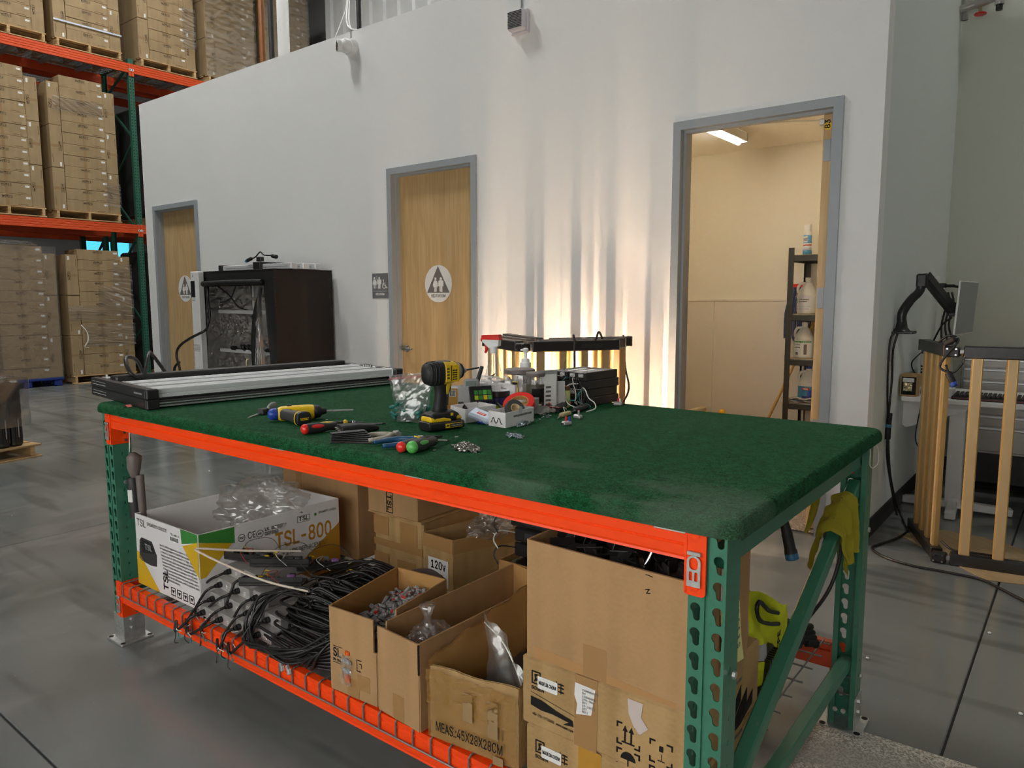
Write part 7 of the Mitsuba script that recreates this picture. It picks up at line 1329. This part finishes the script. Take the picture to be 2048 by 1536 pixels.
t = Thing('utility_knife', 'dark folding utility knife with pale tip lying in front of the driver stack', 'knife', at(1.668, 0.90, 1.645, 1.02)); t.p('handle', loft([(0, .010, .010, .008, 3), (0.03, .011, .0125, .010, 3), (0.10, .011, .013, .010, 3), (0.13, .010, .010, .008, 3)], 16), DKGREY, True); t.p('blade', hullm([(0.0, -.008, .008), (0.0, .008, .008), (-0.05, -.001, .008), (0.0, -.008, .0095), (0.0, .008, .0095), (-0.05, -.001, .009)]), CHROME); t.p('button', cbox((0.05, -.004, .019), (0.07, .004, .023), .001), BLACK)
t = Thing('chisel_knife', 'tan plastic scraper lying in front of the utility knife', 'scraper', at(1.683, 0.80, 1.676, 0.865)); t.p('body', loft([(-0.012, .008, .008, .007, 3), (0.0, .008, .009, .008, 3), (0.05, .008, .009, .008, 3)], 14), TAN, True); t.p('tip', cyl((-0.012, 0, .008), (-0.055, -0.01, .004), .0025, 6), CHROME); t.p('loop', tube([(0.02, 0, .016), (0.03, 0.012, .03), (0.04, 0.004, .022)], .0015, 5), WIREW, True)
def lever_connector(label, x, y, yaw, m1, m2, m3):
    t = Thing('wire_connector', label, 'connector', TABLE @ tr(x, y, TOP) @ rot('z', yaw)); t.p('body', cbox((-0.017, -0.009, 0), (0.017, 0.009, 0.014), 0.004), GREYM); t.p('slot', cat(*[cbox((0.0165, -0.006 + .007 * q, .003), (0.0175, -0.001 + .007 * q, .009), .0003) for q in range(2)]), INK); t.p('lever', cbox((-0.004, -0.007, 0.012), (0.002, -0.001, 0.028), 0.001), m1); t.p('lever', cbox((-0.012, 0.001, 0.012), (-0.006, 0.007, 0.028), 0.001), m2)
lever_connector('grey wire connector with raised red and blue levers, alone on the carpet', 1.785, 0.672, 250, RED, BLUE, RED)
lever_connector('grey and red wire connector lying near the tan scraper', 1.742, 0.807, 165, RED, GREY, RED)
lever_connector('white and red wire connector near the back edge of the bench', 1.695, 1.165, 200, REDT, WHITE, RED)
# ------------------------------------------------------------------ black tent by the wall
TX0, TX1, TY0, TY1, TZ = -6.90, -5.61, 3.79, 4.41, 1.664
t = Thing('grow_tent', 'black fabric grow tent with open clear front standing against the wall', 'tent', np.eye(4))
t.p('right_side', wrinkle(grid(lambda u, v: np.stack([TX1 + 0.006 * np.sin(3 * u) * np.sin(3.1 * v), TY0 + (TY1 - TY0) * u, 0.01 + (TZ - 0.01) * v], -1), 20, 24), 0.003, 4, 2), TENT, True)
t.p('left_side', box((TX0, TY0, 0.01), (TX0 + 0.004, TY1, TZ)), TENT); t.p('back', wrinkle(grid(lambda u, v: np.stack([TX0 + (TX1 - TX0) * u, TY1 - 0.012 - 0.012 * np.sin(5 * v) ** 2, 0.01 + (TZ - 0.02) * v], -1), 40, 40), 0.012, 7, 3), FOIL, True)
t.p('lining', wrinkle(grid(lambda u, v: np.stack([TX1 - 0.012 + 0 * u, TY0 + 0.02 + (TY1 - TY0 - 0.04) * u, 0.02 + (TZ - 0.04) * v], -1), 20, 30), 0.008, 8, 5), FOIL, True); t.p('lining', wrinkle(grid(lambda u, v: np.stack([TX0 + 0.012 + 0 * u, TY0 + 0.02 + (TY1 - TY0 - 0.04) * u, 0.02 + (TZ - 0.04) * v], -1), 20, 30), 0.008, 8, 6), FOIL, True)
t.p('top', cbox((TX0 - 0.01, TY0 - 0.01, TZ - 0.006), (TX1 + 0.01, TY1, TZ), 0.003), TENT); t.p('floor', box((TX0, TY0, 0.003), (TX1, TY1, 0.012)), TENT)
fr = sbox(TX0, 0.01, TX1, TZ).difference(Polygon([(TX0 + 0.12, 0.05), (TX0 + 0.16, 1.52), (TX1 - 0.16, 1.52), (TX1 - 0.03, 0.05)]))
t.p('front', xz(fr, TY0 - 0.004, TY0), TENT_IN); t.p('roll_up_flap', tube([(TX0 + 0.14, TY0 - 0.03, 1.545), (-6.3, TY0 - 0.035, 1.552), (TX1 - 0.14, TY0 - 0.03, 1.55)], 0.026, 10), TENT_IN, True)
for x, y in ((TX0 + 0.03, TY0 + 0.03), (TX1 - 0.03, TY0 + 0.03), (TX0 + 0.03, TY1 - 0.03), (TX1 - 0.03, TY1 - 0.03)): t.p('pole', cyl((x, y, 0.012), (x, y, TZ - 0.01), 0.010, 8), WHITE, True)
for z in (0.45, 0.9, 1.28, 1.385, 0.985):
    if z in (0.985, 1.385): t.p('rear_rail', cbox((TX0 + 0.05, TY1 - 0.06, z), (TX1 - 0.05, TY1 - 0.035, z + 0.035), 0.004), BEIGE)
    else: t.p('shelf_bar', cbox((TX0 + 0.05, TY0 + 0.18, z - 0.02), (TX1 - 0.10, TY0 + 0.24, z + 0.016), 0.004), WHITE)
t.p('upright', cbox((TX1 - 0.20, TY1 - 0.07, 0.02), (TX1 - 0.14, TY1 - 0.03, 1.52), 0.004), BEIGE); t.p('upright', cbox((TX0 + 0.4, TY1 - 0.07, 0.02), (TX0 + 0.44, TY1 - 0.03, 1.52), 0.004), BEIGE)
def curtain(xa, xb, top, seed):
    def fn(u, v):
        x = xa + (xb - xa) * u * (0.15 + 0.85 * (1 - v) ** 0.7); x = top + (x - top) * (1 - v) ** 0.6 if True else x
        return np.stack([x, TY0 - 0.03 - 0.05 * (1 - v) * np.abs(np.sin(11 * u + seed)) - 0.015 * np.sin(23 * u), 0.05 + 1.47 * v], -1)
    return wrinkle(grid(fn, 40, 40), 0.012, 12, seed, 4)
t.p('clear_curtain', curtain(TX0 - 0.10, TX0 + 0.20, TX0 + 0.13, 2), FILM, True); t.p('clear_curtain', curtain(TX1 - 0.30, TX1 - 0.02, TX1 - 0.16, 4), FILM, True); t.p('clear_curtain', curtain(TX1 - 0.28, TX1 - 0.04, TX1 - 0.17, 7), FILM, True)
t.p('curtain_edge', tube([(TX1 - 0.17, TY0 - 0.02, 1.5), (TX1 - 0.26, TY0 - 0.015, 1.3), (TX1 - 0.33, TY0 - 0.01, 1.0), (TX1 - 0.33, TY0 - 0.01, 0.6)], [0.01, 0.03, 0.03, 0.02], 8), TENT_IN, True)
t = Thing('fan_controller', 'tall white controller tower with black display at the left edge of the tent', 'controller', np.eye(4))
t.p('tower', cbox((-6.87, 3.71, 0.0), (-6.73, 3.775, 1.665), 0.008), WHITE); t.p('display', cbox((-6.86, 3.705, 1.42), (-6.79, 3.7105, 1.575), 0.004), SCREEN); tdecal(t, 'print', 'GC-pro', 0.012, (-6.852, 3.7095, 1.385), (1, 0, 0), UP, INK_GREY, True, 0.05); decal(t, 'mark', Point(0, 0).buffer(0.007), (-6.825, 3.7095, 1.62), (1, 0, 0), UP, INK_GREY); t.p('vent', cat(*[cbox((-6.855, 3.7085, 0.90 + 0.012 * q), (-6.75, 3.7105, 0.905 + 0.012 * q), 0.0004) for q in range(6)]), GREY)
t = Thing('light_fixture', 'silver bar light with black clamp and plugs lying on top of the tent', 'light fixture', np.eye(4))
for q in range(3): t.p('bar', cbox((-6.66 + 0.03 * q, 3.93 + 0.12 * q, TZ + 0.002), (-5.56 + 0.01 * q, 4.00 + 0.12 * q, TZ + 0.055), 0.005), PALE); t.p('slot', cbox((-6.6, 3.928 + 0.12 * q, TZ + 0.024), (-5.6, 3.9305 + 0.12 * q, TZ + 0.030), 0.0005), GREY)
t.p('clamp', cbox((-6.10, 3.90, TZ), (-5.99, 4.28, TZ + 0.075), 0.004), BLACK); t.p('end_block', cbox((-6.72, 3.92, TZ), (-6.67, 4.26, TZ + 0.062), 0.004), BLACK)
t.p('lead', tube([(-6.18, 3.92, 1.765), (-6.10, 3.93, 1.785), (-6.05, 3.95, 1.83), (-5.99, 3.95, 1.80), (-5.85, 3.94, 1.79), (-5.79, 3.93, 1.775)], 0.006, 6), CABLE, True); t.p('plug', cat(cyl((-6.21, 3.92, 1.757), (-6.15, 3.92, 1.772), 0.016, 10), cyl((-5.83, 3.93, 1.785), (-5.77, 3.93, 1.775), 0.018, 10)), BLACKR, True); t.p('plug_ring', cyl((-6.235, 3.92, 1.751), (-6.21, 3.92, 1.757), 0.015, 10), SKYB, True); t.p('connector_block', cbox((-6.09, 3.93, 1.745), (-6.02, 3.97, 1.785), 0.004), BLACK)
t = Thing('power_strip_lead', 'tangle of black plugs and leads on the lower tent shelf', 'cable', np.eye(4)); t.p('coil', cat(*[tube([(-6.32 + 0.10 * math.cos(a + b), 3.98 + 0.04 * math.sin(a * 1.3), 0.935 + 0.03 * math.sin(2 * a + b)) for a in np.linspace(0, 6.0, 9)], 0.008, 6) for b in (0, 1, 2, 3)]), CABLE, True); t.p('plug', cat(cyl((-6.62, 3.97, 0.925), (-6.56, 3.97, 0.925), 0.02, 10), cyl((-6.04, 3.97, 0.925), (-5.96, 3.97, 0.925), 0.018, 10)), BLACKR, True); t.p('lead', cyl((-6.56, 3.97, 0.925), (-6.04, 3.97, 0.922), 0.006, 6), CABLE, True)
t = Thing('extension_lead', 'thick black cord leaving the front of the tent', 'cable', np.eye(4)); t.p('cord', tube([(-6.62, 3.72, 1.13), (-6.52, 3.62, 1.10), (-6.70, 3.58, 1.03), (-6.86, 3.56, 0.95), (-6.90, 3.55, 0.86), (-6.85, 3.55, 0.72), (-6.84, 3.54, 0.5)], 0.012, 8), CABLE, True); t.p('cord', tube([(-6.89, 3.57, 0.80), (-6.95, 3.55, 0.74), (-6.96, 3.55, 0.6), (-6.95, 3.55, 0.45)], 0.012, 8), CABLE, True); t.p('cord', tube([(-6.68, 3.78, 1.52), (-6.62, 3.74, 1.4), (-6.60, 3.74, 1.25), (-6.62, 3.72, 1.14)], 0.011, 8), CABLE, True); t.p('cord', tube([(-6.62, 3.85, 1.52), (-6.52, 3.9, 1.44), (-6.45, 3.95, 1.33), (-6.35, 4.0, 1.29)], 0.006, 6), CABLE, True); t.p('cord', tube([(-6.4, 3.9, 1.52), (-6.48, 3.9, 1.42), (-6.55, 3.88, 1.38), (-6.6, 3.85, 1.37)], 0.006, 6), CABLE, True)
# ------------------------------------------------------------------ folding bar light fixtures
FZ = 1.155
def folding_fixture(label, hinge, left_dir, right_dir, l_left, l_right, lit=False, cat_='light fixture', inward=1, group=None, leads=(), n_bars=4, lit_bars=((0, 1, 2, 3), (0, 1, 2, 3))):
    """Two hinged panels of gold bars between black rails, standing on edge. The lit side faces into the V."""
    t = Thing('bar_light', label, cat_, np.eye(4), group)
    for nm, d, L, s in (('left_wing', left_dir, l_left, -1), ('right_wing', right_dir, l_right, 1)):
        d = np.array([*d, 0.0]); d /= np.linalg.norm(d); base = np.array([*hinge, 0.0]) + d * 0.05
        nrm = np.array([-d[1], d[0], 0]) * (1 if s > 0 else -1)
        M = frame(base, d, zd=(0, 0, 1))               # local x along the wing, z up, y = z cross x
        yb = np.sign(np.dot(M[:3, 1], nrm))            # the lit side is at y * yb > 0
        w = t.p(nm, cbox((0, -0.030, FZ - 0.062), (L, 0.030, FZ), 0.005), BLACKM, M=M); t.p('lower_rail', cbox((0, -0.030, 0.0), (L, 0.030, 0.062), 0.005), BLACKM, M=M, parent=w)
        t.p('end_plate', cat(*[cbox((L - 0.001, -0.032, z), (L + 0.006, 0.032, z + 0.066), 0.003) for z in (-0.0 + 0.0, FZ - 0.064)]), BLACK, M=M, parent=w)
        t.p('screw', cat(*[cyl((L + 0.005, y, z), (L + 0.009, y, z), 0.004, 8) for y in (-0.022, 0.022) for z in (0.012, 0.05, FZ - 0.052, FZ - 0.012)]), CHROME, M=M, parent=w)
        if s > 0: t.p('rail_print', cat(*[cbox((L * .55, -yb * 0.0303 - 0.0004, FZ - 0.045 + .007 * q), (L * .8, -yb * 0.0303 + 0.0004, FZ - 0.042 + .007 * q), 0.0001) for q in range(4)]), DKGREY, M=M, parent=w)
        n = n_bars
        for q in range(n):
            x = L * (q + 0.42) / n
            P = Polygon([(-0.021, 0.016), (-0.026, 0.008), (-0.026, -0.010), (-0.0245, -0.012), (-0.0245, -0.015), (0.0245, -0.015), (0.0245, -0.012), (0.026, -0.010), (0.026, 0.008), (0.021, 0.016)])
            P = affinity.scale(P, 1, -yb, origin=(0, 0)); v, f = prism(P, FZ - 0.124)
            b = t.p('gold_bar', (np.c_[x + v[:, 0], v[:, 1], 0.062 + v[:, 2]], f), GOLD, M=M, parent=w)
            # b is a sub-part already: band and strip stay on the same level under the wing
            t.p('gold_band', cbox((x - 0.017, min(-yb * 0.0162, -yb * 0.0168), 0.064), (x + 0.017, max(-yb * 0.0162, -yb * 0.0168), FZ - 0.064), 0.0001), GOLD_PALE, M=M, parent=w)
            sv = np.array([[x - 0.003, yb * 0.0156, 0.066], [x + 0.003, yb * 0.0156, 0.066], [x + 0.003, yb * 0.0156, FZ - 0.066], [x - 0.003, yb * 0.0156, FZ - 0.066]]); sf = np.array([[0, 1, 2], [0, 2, 3]])
            sv, sf = xf((sv, sf), M); nn = np.cross(sv[1] - sv[0], sv[2] - sv[0])
            if nn @ (M[:3, 1] * yb) < 0: sf = sf[:, ::-1]
            kk = numbered(w + '__led_strip')
            on = lit and q in lit_bars[s > 0]
            scene[kk] = mikit.ply((sv, sf), WHITE if on else LED_OFF, False, **({'emitter': {'type': 'area', 'radiance': rgb(STRIP_RADIANCE)}} if on else {}))
    h3 = np.array([*hinge, 0.0])
    hg = t.p('hinge', cat(*[cbox(h3 + [-0.035, -0.03, z], h3 + [0.035, 0.03, z + 0.05], 0.006) for z in (0.004, FZ - 0.058)]), BLACK); t.p('hinge_bolt', cat(*[cyl(h3 + [0.02 * s_, -0.032, z], h3 + [0.02 * s_, -0.036, z], 0.005, 8) for s_ in (-1, 1) for z in (0.015, 0.045, FZ - 0.045, FZ - 0.015)]), CHROME, parent=hg)
    t.p('hinge_arm', cat(*[bar(h3 + [0, 0, z], h3 + np.array([*right_dir, 0]) / np.linalg.norm(right_dir) * 0.06 + [0, 0, z], 0.03, 0.02) for z in (0.03, FZ - 0.03)]), GREYM, parent=hg)
    for pts in leads: t.p('lead', tube(pts, 0.006, 7), CABLE, True)
    return t
LED_OFF = mat('led_strip_off', (0.62, 0.58, 0.36), 0.4)
ld = (-0.86, 0.51); rd = (0.52, 0.85)
folding_fixture('lit folding light fixture with gold bars behind the bench, nearest the bench', (-2.575, 3.37), ld, rd, 0.58, 0.56, lit=True, leads=[[(-2.36, 3.60, FZ - 0.01), (-2.36, 3.57, FZ + 0.03), (-2.34, 3.55, FZ + 0.01), (-2.335, 3.55, FZ - 0.2), (-2.33, 3.55, 0.6)], [(-2.30, 3.72, FZ), (-2.28, 3.72, FZ + 0.05), (-2.26, 3.73, FZ + 0.01)]])
folding_fixture('unlit folding light fixture with gold bars nested second from the bench', (-2.63, 3.545), ld, rd, 0.58, 0.56, n_bars=6)
folding_fixture('unlit folding light fixture with gold bars nested nearest the wall', (-2.685, 3.72), ld, rd, 0.58, 0.56, n_bars=6, leads=[[(-2.40, 4.22, FZ + 0.01), (-2.38, 4.22, 0.95), (-2.33, 4.18, 0.82), (-2.37, 4.15, 0.7), (-2.40, 4.14, 0.6), (-2.39, 4.15, 0.4)]])
folding_fixture('unlit folding light fixture with tall gold bars standing at the right by the desk', (-0.56, 4.385), (-0.36, 0.93), (0.985, 0.15), 0.55, 0.60,
                leads=[[(-0.62, 4.34, FZ + 0.02), (-0.57, 4.32, FZ + 0.055), (-0.53, 4.33, FZ + 0.03), (-0.58, 4.32, FZ - 0.05), (-0.60, 4.31, FZ - 0.11), (-0.54, 4.30, FZ - 0.13), (-0.50, 4.30, FZ - 0.08)], [(-0.56, 4.44, 0.10), (-0.50, 4.40, 0.075), (-0.42, 4.41, 0.075), (-0.33, 4.44, 0.07), (-0.28, 4.45, 0.06)]])
t = Thing('plug_connector', 'black plug with blue ring hanging at the top of the right gold fixture', 'plug', np.eye(4)); t.p('cord', tube([(-0.575, 4.31, 1.06), (-0.555, 4.29, 1.01)], 0.006, 6, 1), CABLE); t.p('body', cyl((-0.56, 4.295, 1.02), (-0.535, 4.285, 0.975), 0.016, 12), BLACKR, True); t.p('ring', cyl((-0.535, 4.285, 0.975), (-0.526, 4.282, 0.957), 0.017, 12), BLUE, True)
t = Thing('plug', 'black mains plug tied on top of the right gold fixture', 'plug', np.eye(4)); t.p('body', bar((-0.59, 4.33, 1.165), (-0.54, 4.31, 1.195), 0.03, 0.028, c=0.006), BLACKR); t.p('prong', cyl((-0.54, 4.312, 1.198), (-0.515, 4.30, 1.212), 0.003, 6), CHROME)
# ------------------------------------------------------------------ desk corner at the right
t = Thing('standing_desk', 'white standing desk on a single column with splayed feet', 'desk', np.eye(4))
t.p('top', cbox((-0.93, 5.19, 0.745), (0.42, 5.90, 0.775), 0.006), WHITE); t.p('side_panel', xz(Polygon([(-0.955, 0.73), (-0.55, 0.735), (-0.60, 0.68), (-0.93, 0.545), (-0.955, 0.56)]), 5.42, 5.445), WHITE)
t.p('column', cbox((-0.692, 5.475, 0.05), (-0.600, 5.545, 0.74), 0.004), WHITE); t.p('column_inner', cbox((-0.682, 5.485, 0.4), (-0.61, 5.535, 0.745), 0.003), PALE)
for a, b in (((-0.646, 5.50, 0.055), (-0.945, 5.565, 0.028)), ((-0.646, 5.50, 0.055), (-0.628, 5.265, 0.028)), ((-0.646, 5.50, 0.055), (-0.325, 5.60, 0.028))): t.p('foot', bar(a, b, 0.062, 0.05, c=0.006), WHITE)
t.p('cable', tube([(-0.85, 5.42, 0.70), (-0.87, 5.41, 0.5), (-0.845, 5.41, 0.42), (-0.82, 5.41, 0.47), (-0.835, 5.41, 0.6), (-0.82, 5.42, 0.72)], 0.004, 6), CABLE, True)
t = Thing('gift_box', 'small brown box with clear front window on the left end of the desk', 'box', np.eye(4)); t.p('case', cbox((-0.945, 5.22, 0.776), (-0.845, 5.36, 0.915), 0.003), CARD_OLD); t.p('window', cbox((-0.937, 5.2185, 0.786), (-0.853, 5.2205, 0.90), 0.001), SCREEN); t.p('contents', wrinkle(grid(lambda u, v: np.stack([-0.925 + 0.05 * u, 5.2175 + 0 * u, 0.81 + 0.055 * v], -1), 12, 12), 0.004, 120, 3), SKIN_TAN, True); t.p('label', cbox((-0.930, 5.2172, 0.868), (-0.865, 5.2186, 0.893), 0.0002), PAPER)
t = Thing('card_game', 'flat white box printed with a word in black capitals on the desk', 'box', np.eye(4)); t.p('case', cbox((-0.86, 5.30, 0.776), (-0.66, 5.42, 0.832), 0.003), BOXW); tdecal(t, 'title', 'POLYGLOT', 0.024, (-0.842, 5.2992, 0.790), (1, 0, 0), UP, INK, False, 0.135)
t = Thing('computer', 'grey desktop computer with vents behind the flat white box', 'computer', np.eye(4)); t.p('case', cbox((-0.89, 5.55, 0.776), (-0.74, 5.86, 1.03), 0.004), GREYM); t.p('top_bar', cbox((-0.89, 5.55, 1.03), (-0.74, 5.86, 1.05), 0.003), BLACK); t.p('fan', xz(Point(-0.838, 0.995).buffer(0.028).difference(Point(-0.838, 0.995).buffer(0.022)), 5.548, 5.551), PALE); t.p('port', cat(*[cbox((-0.88 + .02 * q, 5.548, 0.835 + .03 * (q % 2)), (-0.866 + .02 * q, 5.551, 0.85 + .03 * (q % 2)), .0005) for q in range(6)], *[cbox((-0.885, 5.548, 0.94 - .02 * q), (-0.875, 5.551, 0.952 - .02 * q), .0005) for q in range(4)]), INK)
t.p('cable', tube([(-0.87, 5.54, 0.86), (-0.91, 5.50, 0.90), (-0.93, 5.48, 0.97), (-0.88, 5.48, 1.04)], 0.004, 6), CABLE, True); t.p('cable', tube([(-0.80, 5.54, 0.93), (-0.86, 5.45, 0.87), (-0.91, 5.42, 0.80)], 0.006, 6), CABLE, True); t.p('cable', tube([(-0.84, 5.54, 0.85), (-0.87, 5.48, 0.88), (-0.90, 5.46, 0.89), (-0.93, 5.45, 0.86)], 0.008, 6), CABLE, True)
t = Thing('keyboard', 'black keyboard with red glow strip on the desk behind the gold bars', 'keyboard', np.eye(4)); t.p('base', cbox((-0.66, 5.24, 0.776), (-0.25, 5.40, 0.796), 0.004), BLACK)
for a in range(16):
    for b in range(5): t.p('key', cbox((-0.650 + .0248 * a, 5.25 + .0285 * b, 0.795 + .002 * b), (-0.630 + .0248 * a, 5.273 + .0285 * b, 0.806 + .002 * b), .003), BLACKM)
t.p('strip', cbox((-0.655, 5.2385, 0.782), (-0.26, 5.2405, 0.786), .0003), mat('dim_red', (0.25, 0.02, 0.02), 0.4))
solo('mouse_pad', 'black mouse pad at the right of the keyboard', 'mouse pad', cbox((-0.22, 5.25, 0.7755), (0.1, 5.55, 0.779), 0.001), BLACKR)
t = Thing('monitor', 'thin pale monitor seen from the side above the desk', 'monitor', np.eye(4))
MM = frame((-0.65, 5.60, 1.335), (0.065, 0.998, 0), (0.05, 0.0, 1.0)); t.p('panel', cbox((-0.27, -0.17, -0.012), (0.27, 0.17, 0.0), 0.004), WHITE, M=MM); t.p('screen', cbox((-0.265, -0.165, 0.0), (0.265, 0.165, 0.002), 0.001), mat('screen_grey', (0.25, 0.26, 0.26), 0.4), M=MM); t.p('back', cbox((-0.14, -0.12, -0.035), (0.14, 0.1, -0.012), 0.008), PALE, M=MM)
t = Thing('swivel_mount', 'black jointed monitor arm clamped at the short wall', 'monitor arm', np.eye(4))
t.p('base', cat(cbox((-0.957, 4.93, 1.185), (-0.84, 5.06, 1.20), 0.004), lathe([(0.05, 0), (0.034, 0.02), (0.027, 0.06)], 20)[0:2] and xf(lathe([(0.05, 0), (0.034, 0.02), (0.027, 0.06)], 20), tr(-0.915, 5.0, 1.20))), BLACKM, 40)
t.p('lower_arm', tube([(-0.915, 5.0, 1.24), (-0.915, 5.0, 1.31), (-0.88, 5.03, 1.385), (-0.84, 5.06, 1.44), (-0.83, 5.07, 1.50)], [0.027, 0.027, 0.026, 0.025, 0.028], 14), BLACKM, True); t.p('elbow', cbox((-0.86, 5.04, 1.46), (-0.80, 5.10, 1.545), 0.01), BLACK); t.p('upper_arm', bar((-0.825, 5.08, 1.53), (-0.715, 5.42, 1.32), 0.05, 0.055, c=0.012), BLACKM); t.p('upper_rib', bar((-0.80, 5.08, 1.535), (-0.69, 5.42, 1.33), 0.01, 0.05, c=0.003), BLACK); t.p('head', cat(cyl((-0.715, 5.42, 1.325), (-0.70, 5.55, 1.325), 0.022, 14), cbox((-0.745, 5.54, 1.28), (-0.68, 5.56, 1.37), 0.005)), BLACK, 40)
t = Thing('wall_outlet', 'white outlet strip with black plugs in the far corner', 'outlet', np.eye(4)); t.p('plate', cbox((-0.957, 6.42, 1.40), (-0.95, 6.56, 1.56), 0.003), WHITE); t.p('plug', cat(cbox((-0.95, 6.44, 1.475), (-0.895, 6.50, 1.51), 0.006), cyl((-0.895, 6.46, 1.49), (-0.84, 6.44, 1.488), 0.012, 10), cbox((-0.95, 6.44, 1.43), (-0.90, 6.48, 1.455), 0.006)), BLACK)
for q, (dx_, dy_) in enumerate(((0.0, 0.0), (0.03, -0.05), (0.05, -0.02))): t.p('cord', tube([(-0.90 + dx_, 6.45 + dy_, 1.44), (-0.88 + dx_, 6.42 + dy_, 1.35), (-0.90 + dx_, 6.40 + dy_, 1.2), (-0.89 + dx_ * 1.5, 6.38 + dy_, 1.05), (-0.90 + dx_, 6.36, 0.9)], 0.008, 6), CABLE, True)
t.p('cord', tube([(-0.84, 6.44, 1.488), (-0.80, 6.42, 1.47), (-0.79, 6.40, 1.40)], 0.01, 6), CABLE, True); t.p('cord', tube([(-0.74, 5.66, 1.27), (-0.80, 5.72, 1.22), (-0.86, 5.80, 1.10), (-0.88, 5.8, 1.05)], 0.006, 6), CABLE, True)
t = Thing('power_cable', 'long black lead hanging from the monitor arm down the short wall and across the floor', 'cable', np.eye(4))
t.p('cord', tube([(-0.93, 4.90, 1.20), (-0.942, 4.84, 1.15), (-0.944, 4.83, 1.0), (-0.944, 4.86, 0.80), (-0.94, 4.92, 0.62), (-0.935, 4.93, 0.48), (-0.92, 4.96, 0.30), (-0.90, 5.06, 0.12), (-0.87, 5.10, 0.02), (-0.82, 4.95, 0.008), (-0.79, 4.84, 0.008), (-0.81, 4.66, 0.008), (-0.86, 4.50, 0.008), (-0.885, 4.38, 0.008), (-0.80, 4.27, 0.008), (-0.66, 4.215, 0.008), (-0.50, 4.22, 0.008), (-0.35, 4.21, 0.008), (-0.25, 4.12, 0.008), (-0.14, 4.01, 0.008), (0.05, 3.88, 0.008)], 0.0065, 8), CABLE, True)
t.p('cord', tube([(-0.92, 4.94, 1.20), (-0.942, 4.93, 1.08), (-0.944, 4.96, 0.92), (-0.944, 4.94, 0.78), (-0.943, 4.92, 0.66), (-0.943, 4.93, 0.45), (-0.93, 5.02, 0.25), (-0.915, 5.10, 0.1), (-0.90, 5.12, 0.02)], 0.0065, 8), CABLE, True)
t.p('coupling', cat(cyl((-0.94, 4.935, 0.70), (-0.941, 4.925, 0.63), 0.016, 12), cyl((-0.942, 4.922, 0.61), (-0.942, 4.922, 0.54), 0.017, 12)), BLACKR, True); t.p('coupling_ring', cyl((-0.941, 4.925, 0.63), (-0.942, 4.922, 0.61), 0.018, 12), SKYB, True, label='blue coupling ring'); t.p('bracket', cbox((-0.955, 4.90, 1.02), (-0.945, 4.92, 1.16), 0.002), GREYM)
t = Thing('tool_chest', 'wide stainless steel tool chest with long drawer handles behind the desk', 'tool chest', np.eye(4))
cx0, cx1, cy = -0.72, 0.75, 6.12
t.p('body', cbox((cx0, cy, 0.30), (cx1, 6.72, 0.985), 0.004), STEEL); t.p('worktop', cbox((cx0 - 0.01, cy - 0.015, 0.985), (cx1 + 0.01, 6.74, 1.02), 0.004), HANDLE)
for z0, z1 in ((0.915, 0.98), (0.83, 0.91), (0.69, 0.825), (0.585, 0.685), (0.50, 0.58), (0.32, 0.495)):
    d = t.p('drawer', cbox((cx0 + 0.015, cy - 0.012, z0), (cx1 - 0.015, cy + 0.002, z1), 0.003), STEEL); t.p('pull', cbox((cx0 + 0.02, cy - 0.034, z1 - 0.022), (cx1 - 0.02, cy - 0.010, z1 - 0.006), 0.004), SILVER, parent=d)
t.p('plinth', cbox((cx0 + 0.03, cy + 0.05, 0.08), (cx1 - 0.03, 6.70, 0.30), 0.004), BLACK)
for x in (cx0 + 0.1, cx1 - 0.1):
    for y in (cy + 0.1, 6.62): t.p('caster', cyl((x - 0.02, y, 0.041), (x + 0.02, y, 0.041), 0.04, 14), BLACKR)
solo('laptop', 'thin dark tray lying on the steel tool chest', 'tray', cbox((-0.5, 6.2, 1.0205), (0.5, 6.5, 1.04), 0.004), BLACK)
v, f = prism(Polygon([(-0.83, 4.76), (-0.33, 4.235), (0.02, 4.33), (-0.10, 4.83), (-0.42, 5.0), (-0.62, 5.02)]), 0.003)
solo('cardboard_sheet', 'flat brown cardboard sheet on the floor under the right gold fixture', 'cardboard', (v + [0, 0, 0.0005], f), CARD_PALE)
v, f = prism(Polygon([(-0.655, 2.448), (2.2, 2.56), (2.2, 0.2), (-0.42, 0.2), (-0.60, 1.9)]), 0.008)
solo('floor_mat', 'grey speckled floor mat at the lower right in front of the rear bench leg', 'mat', (v + [0, 0, 0.0005], f), MATTING)
for x, y in ((-0.25, 3.55), (-0.6, 3.0), (-5.1, 2.2), (-5.6, 3.1), (-6.3, 2.6), (-0.1, 2.9)): solo('foam_bit', 'tiny white packing crumb lying on the concrete floor', 'crumb', ball((x, y, 0.005), (0.007, 0.005, 0.005)), WHITE, group='white crumbs on the floor')
for k in list(labels):                     # a part label without text is dropped
    if not labels[k]: del labels[k]
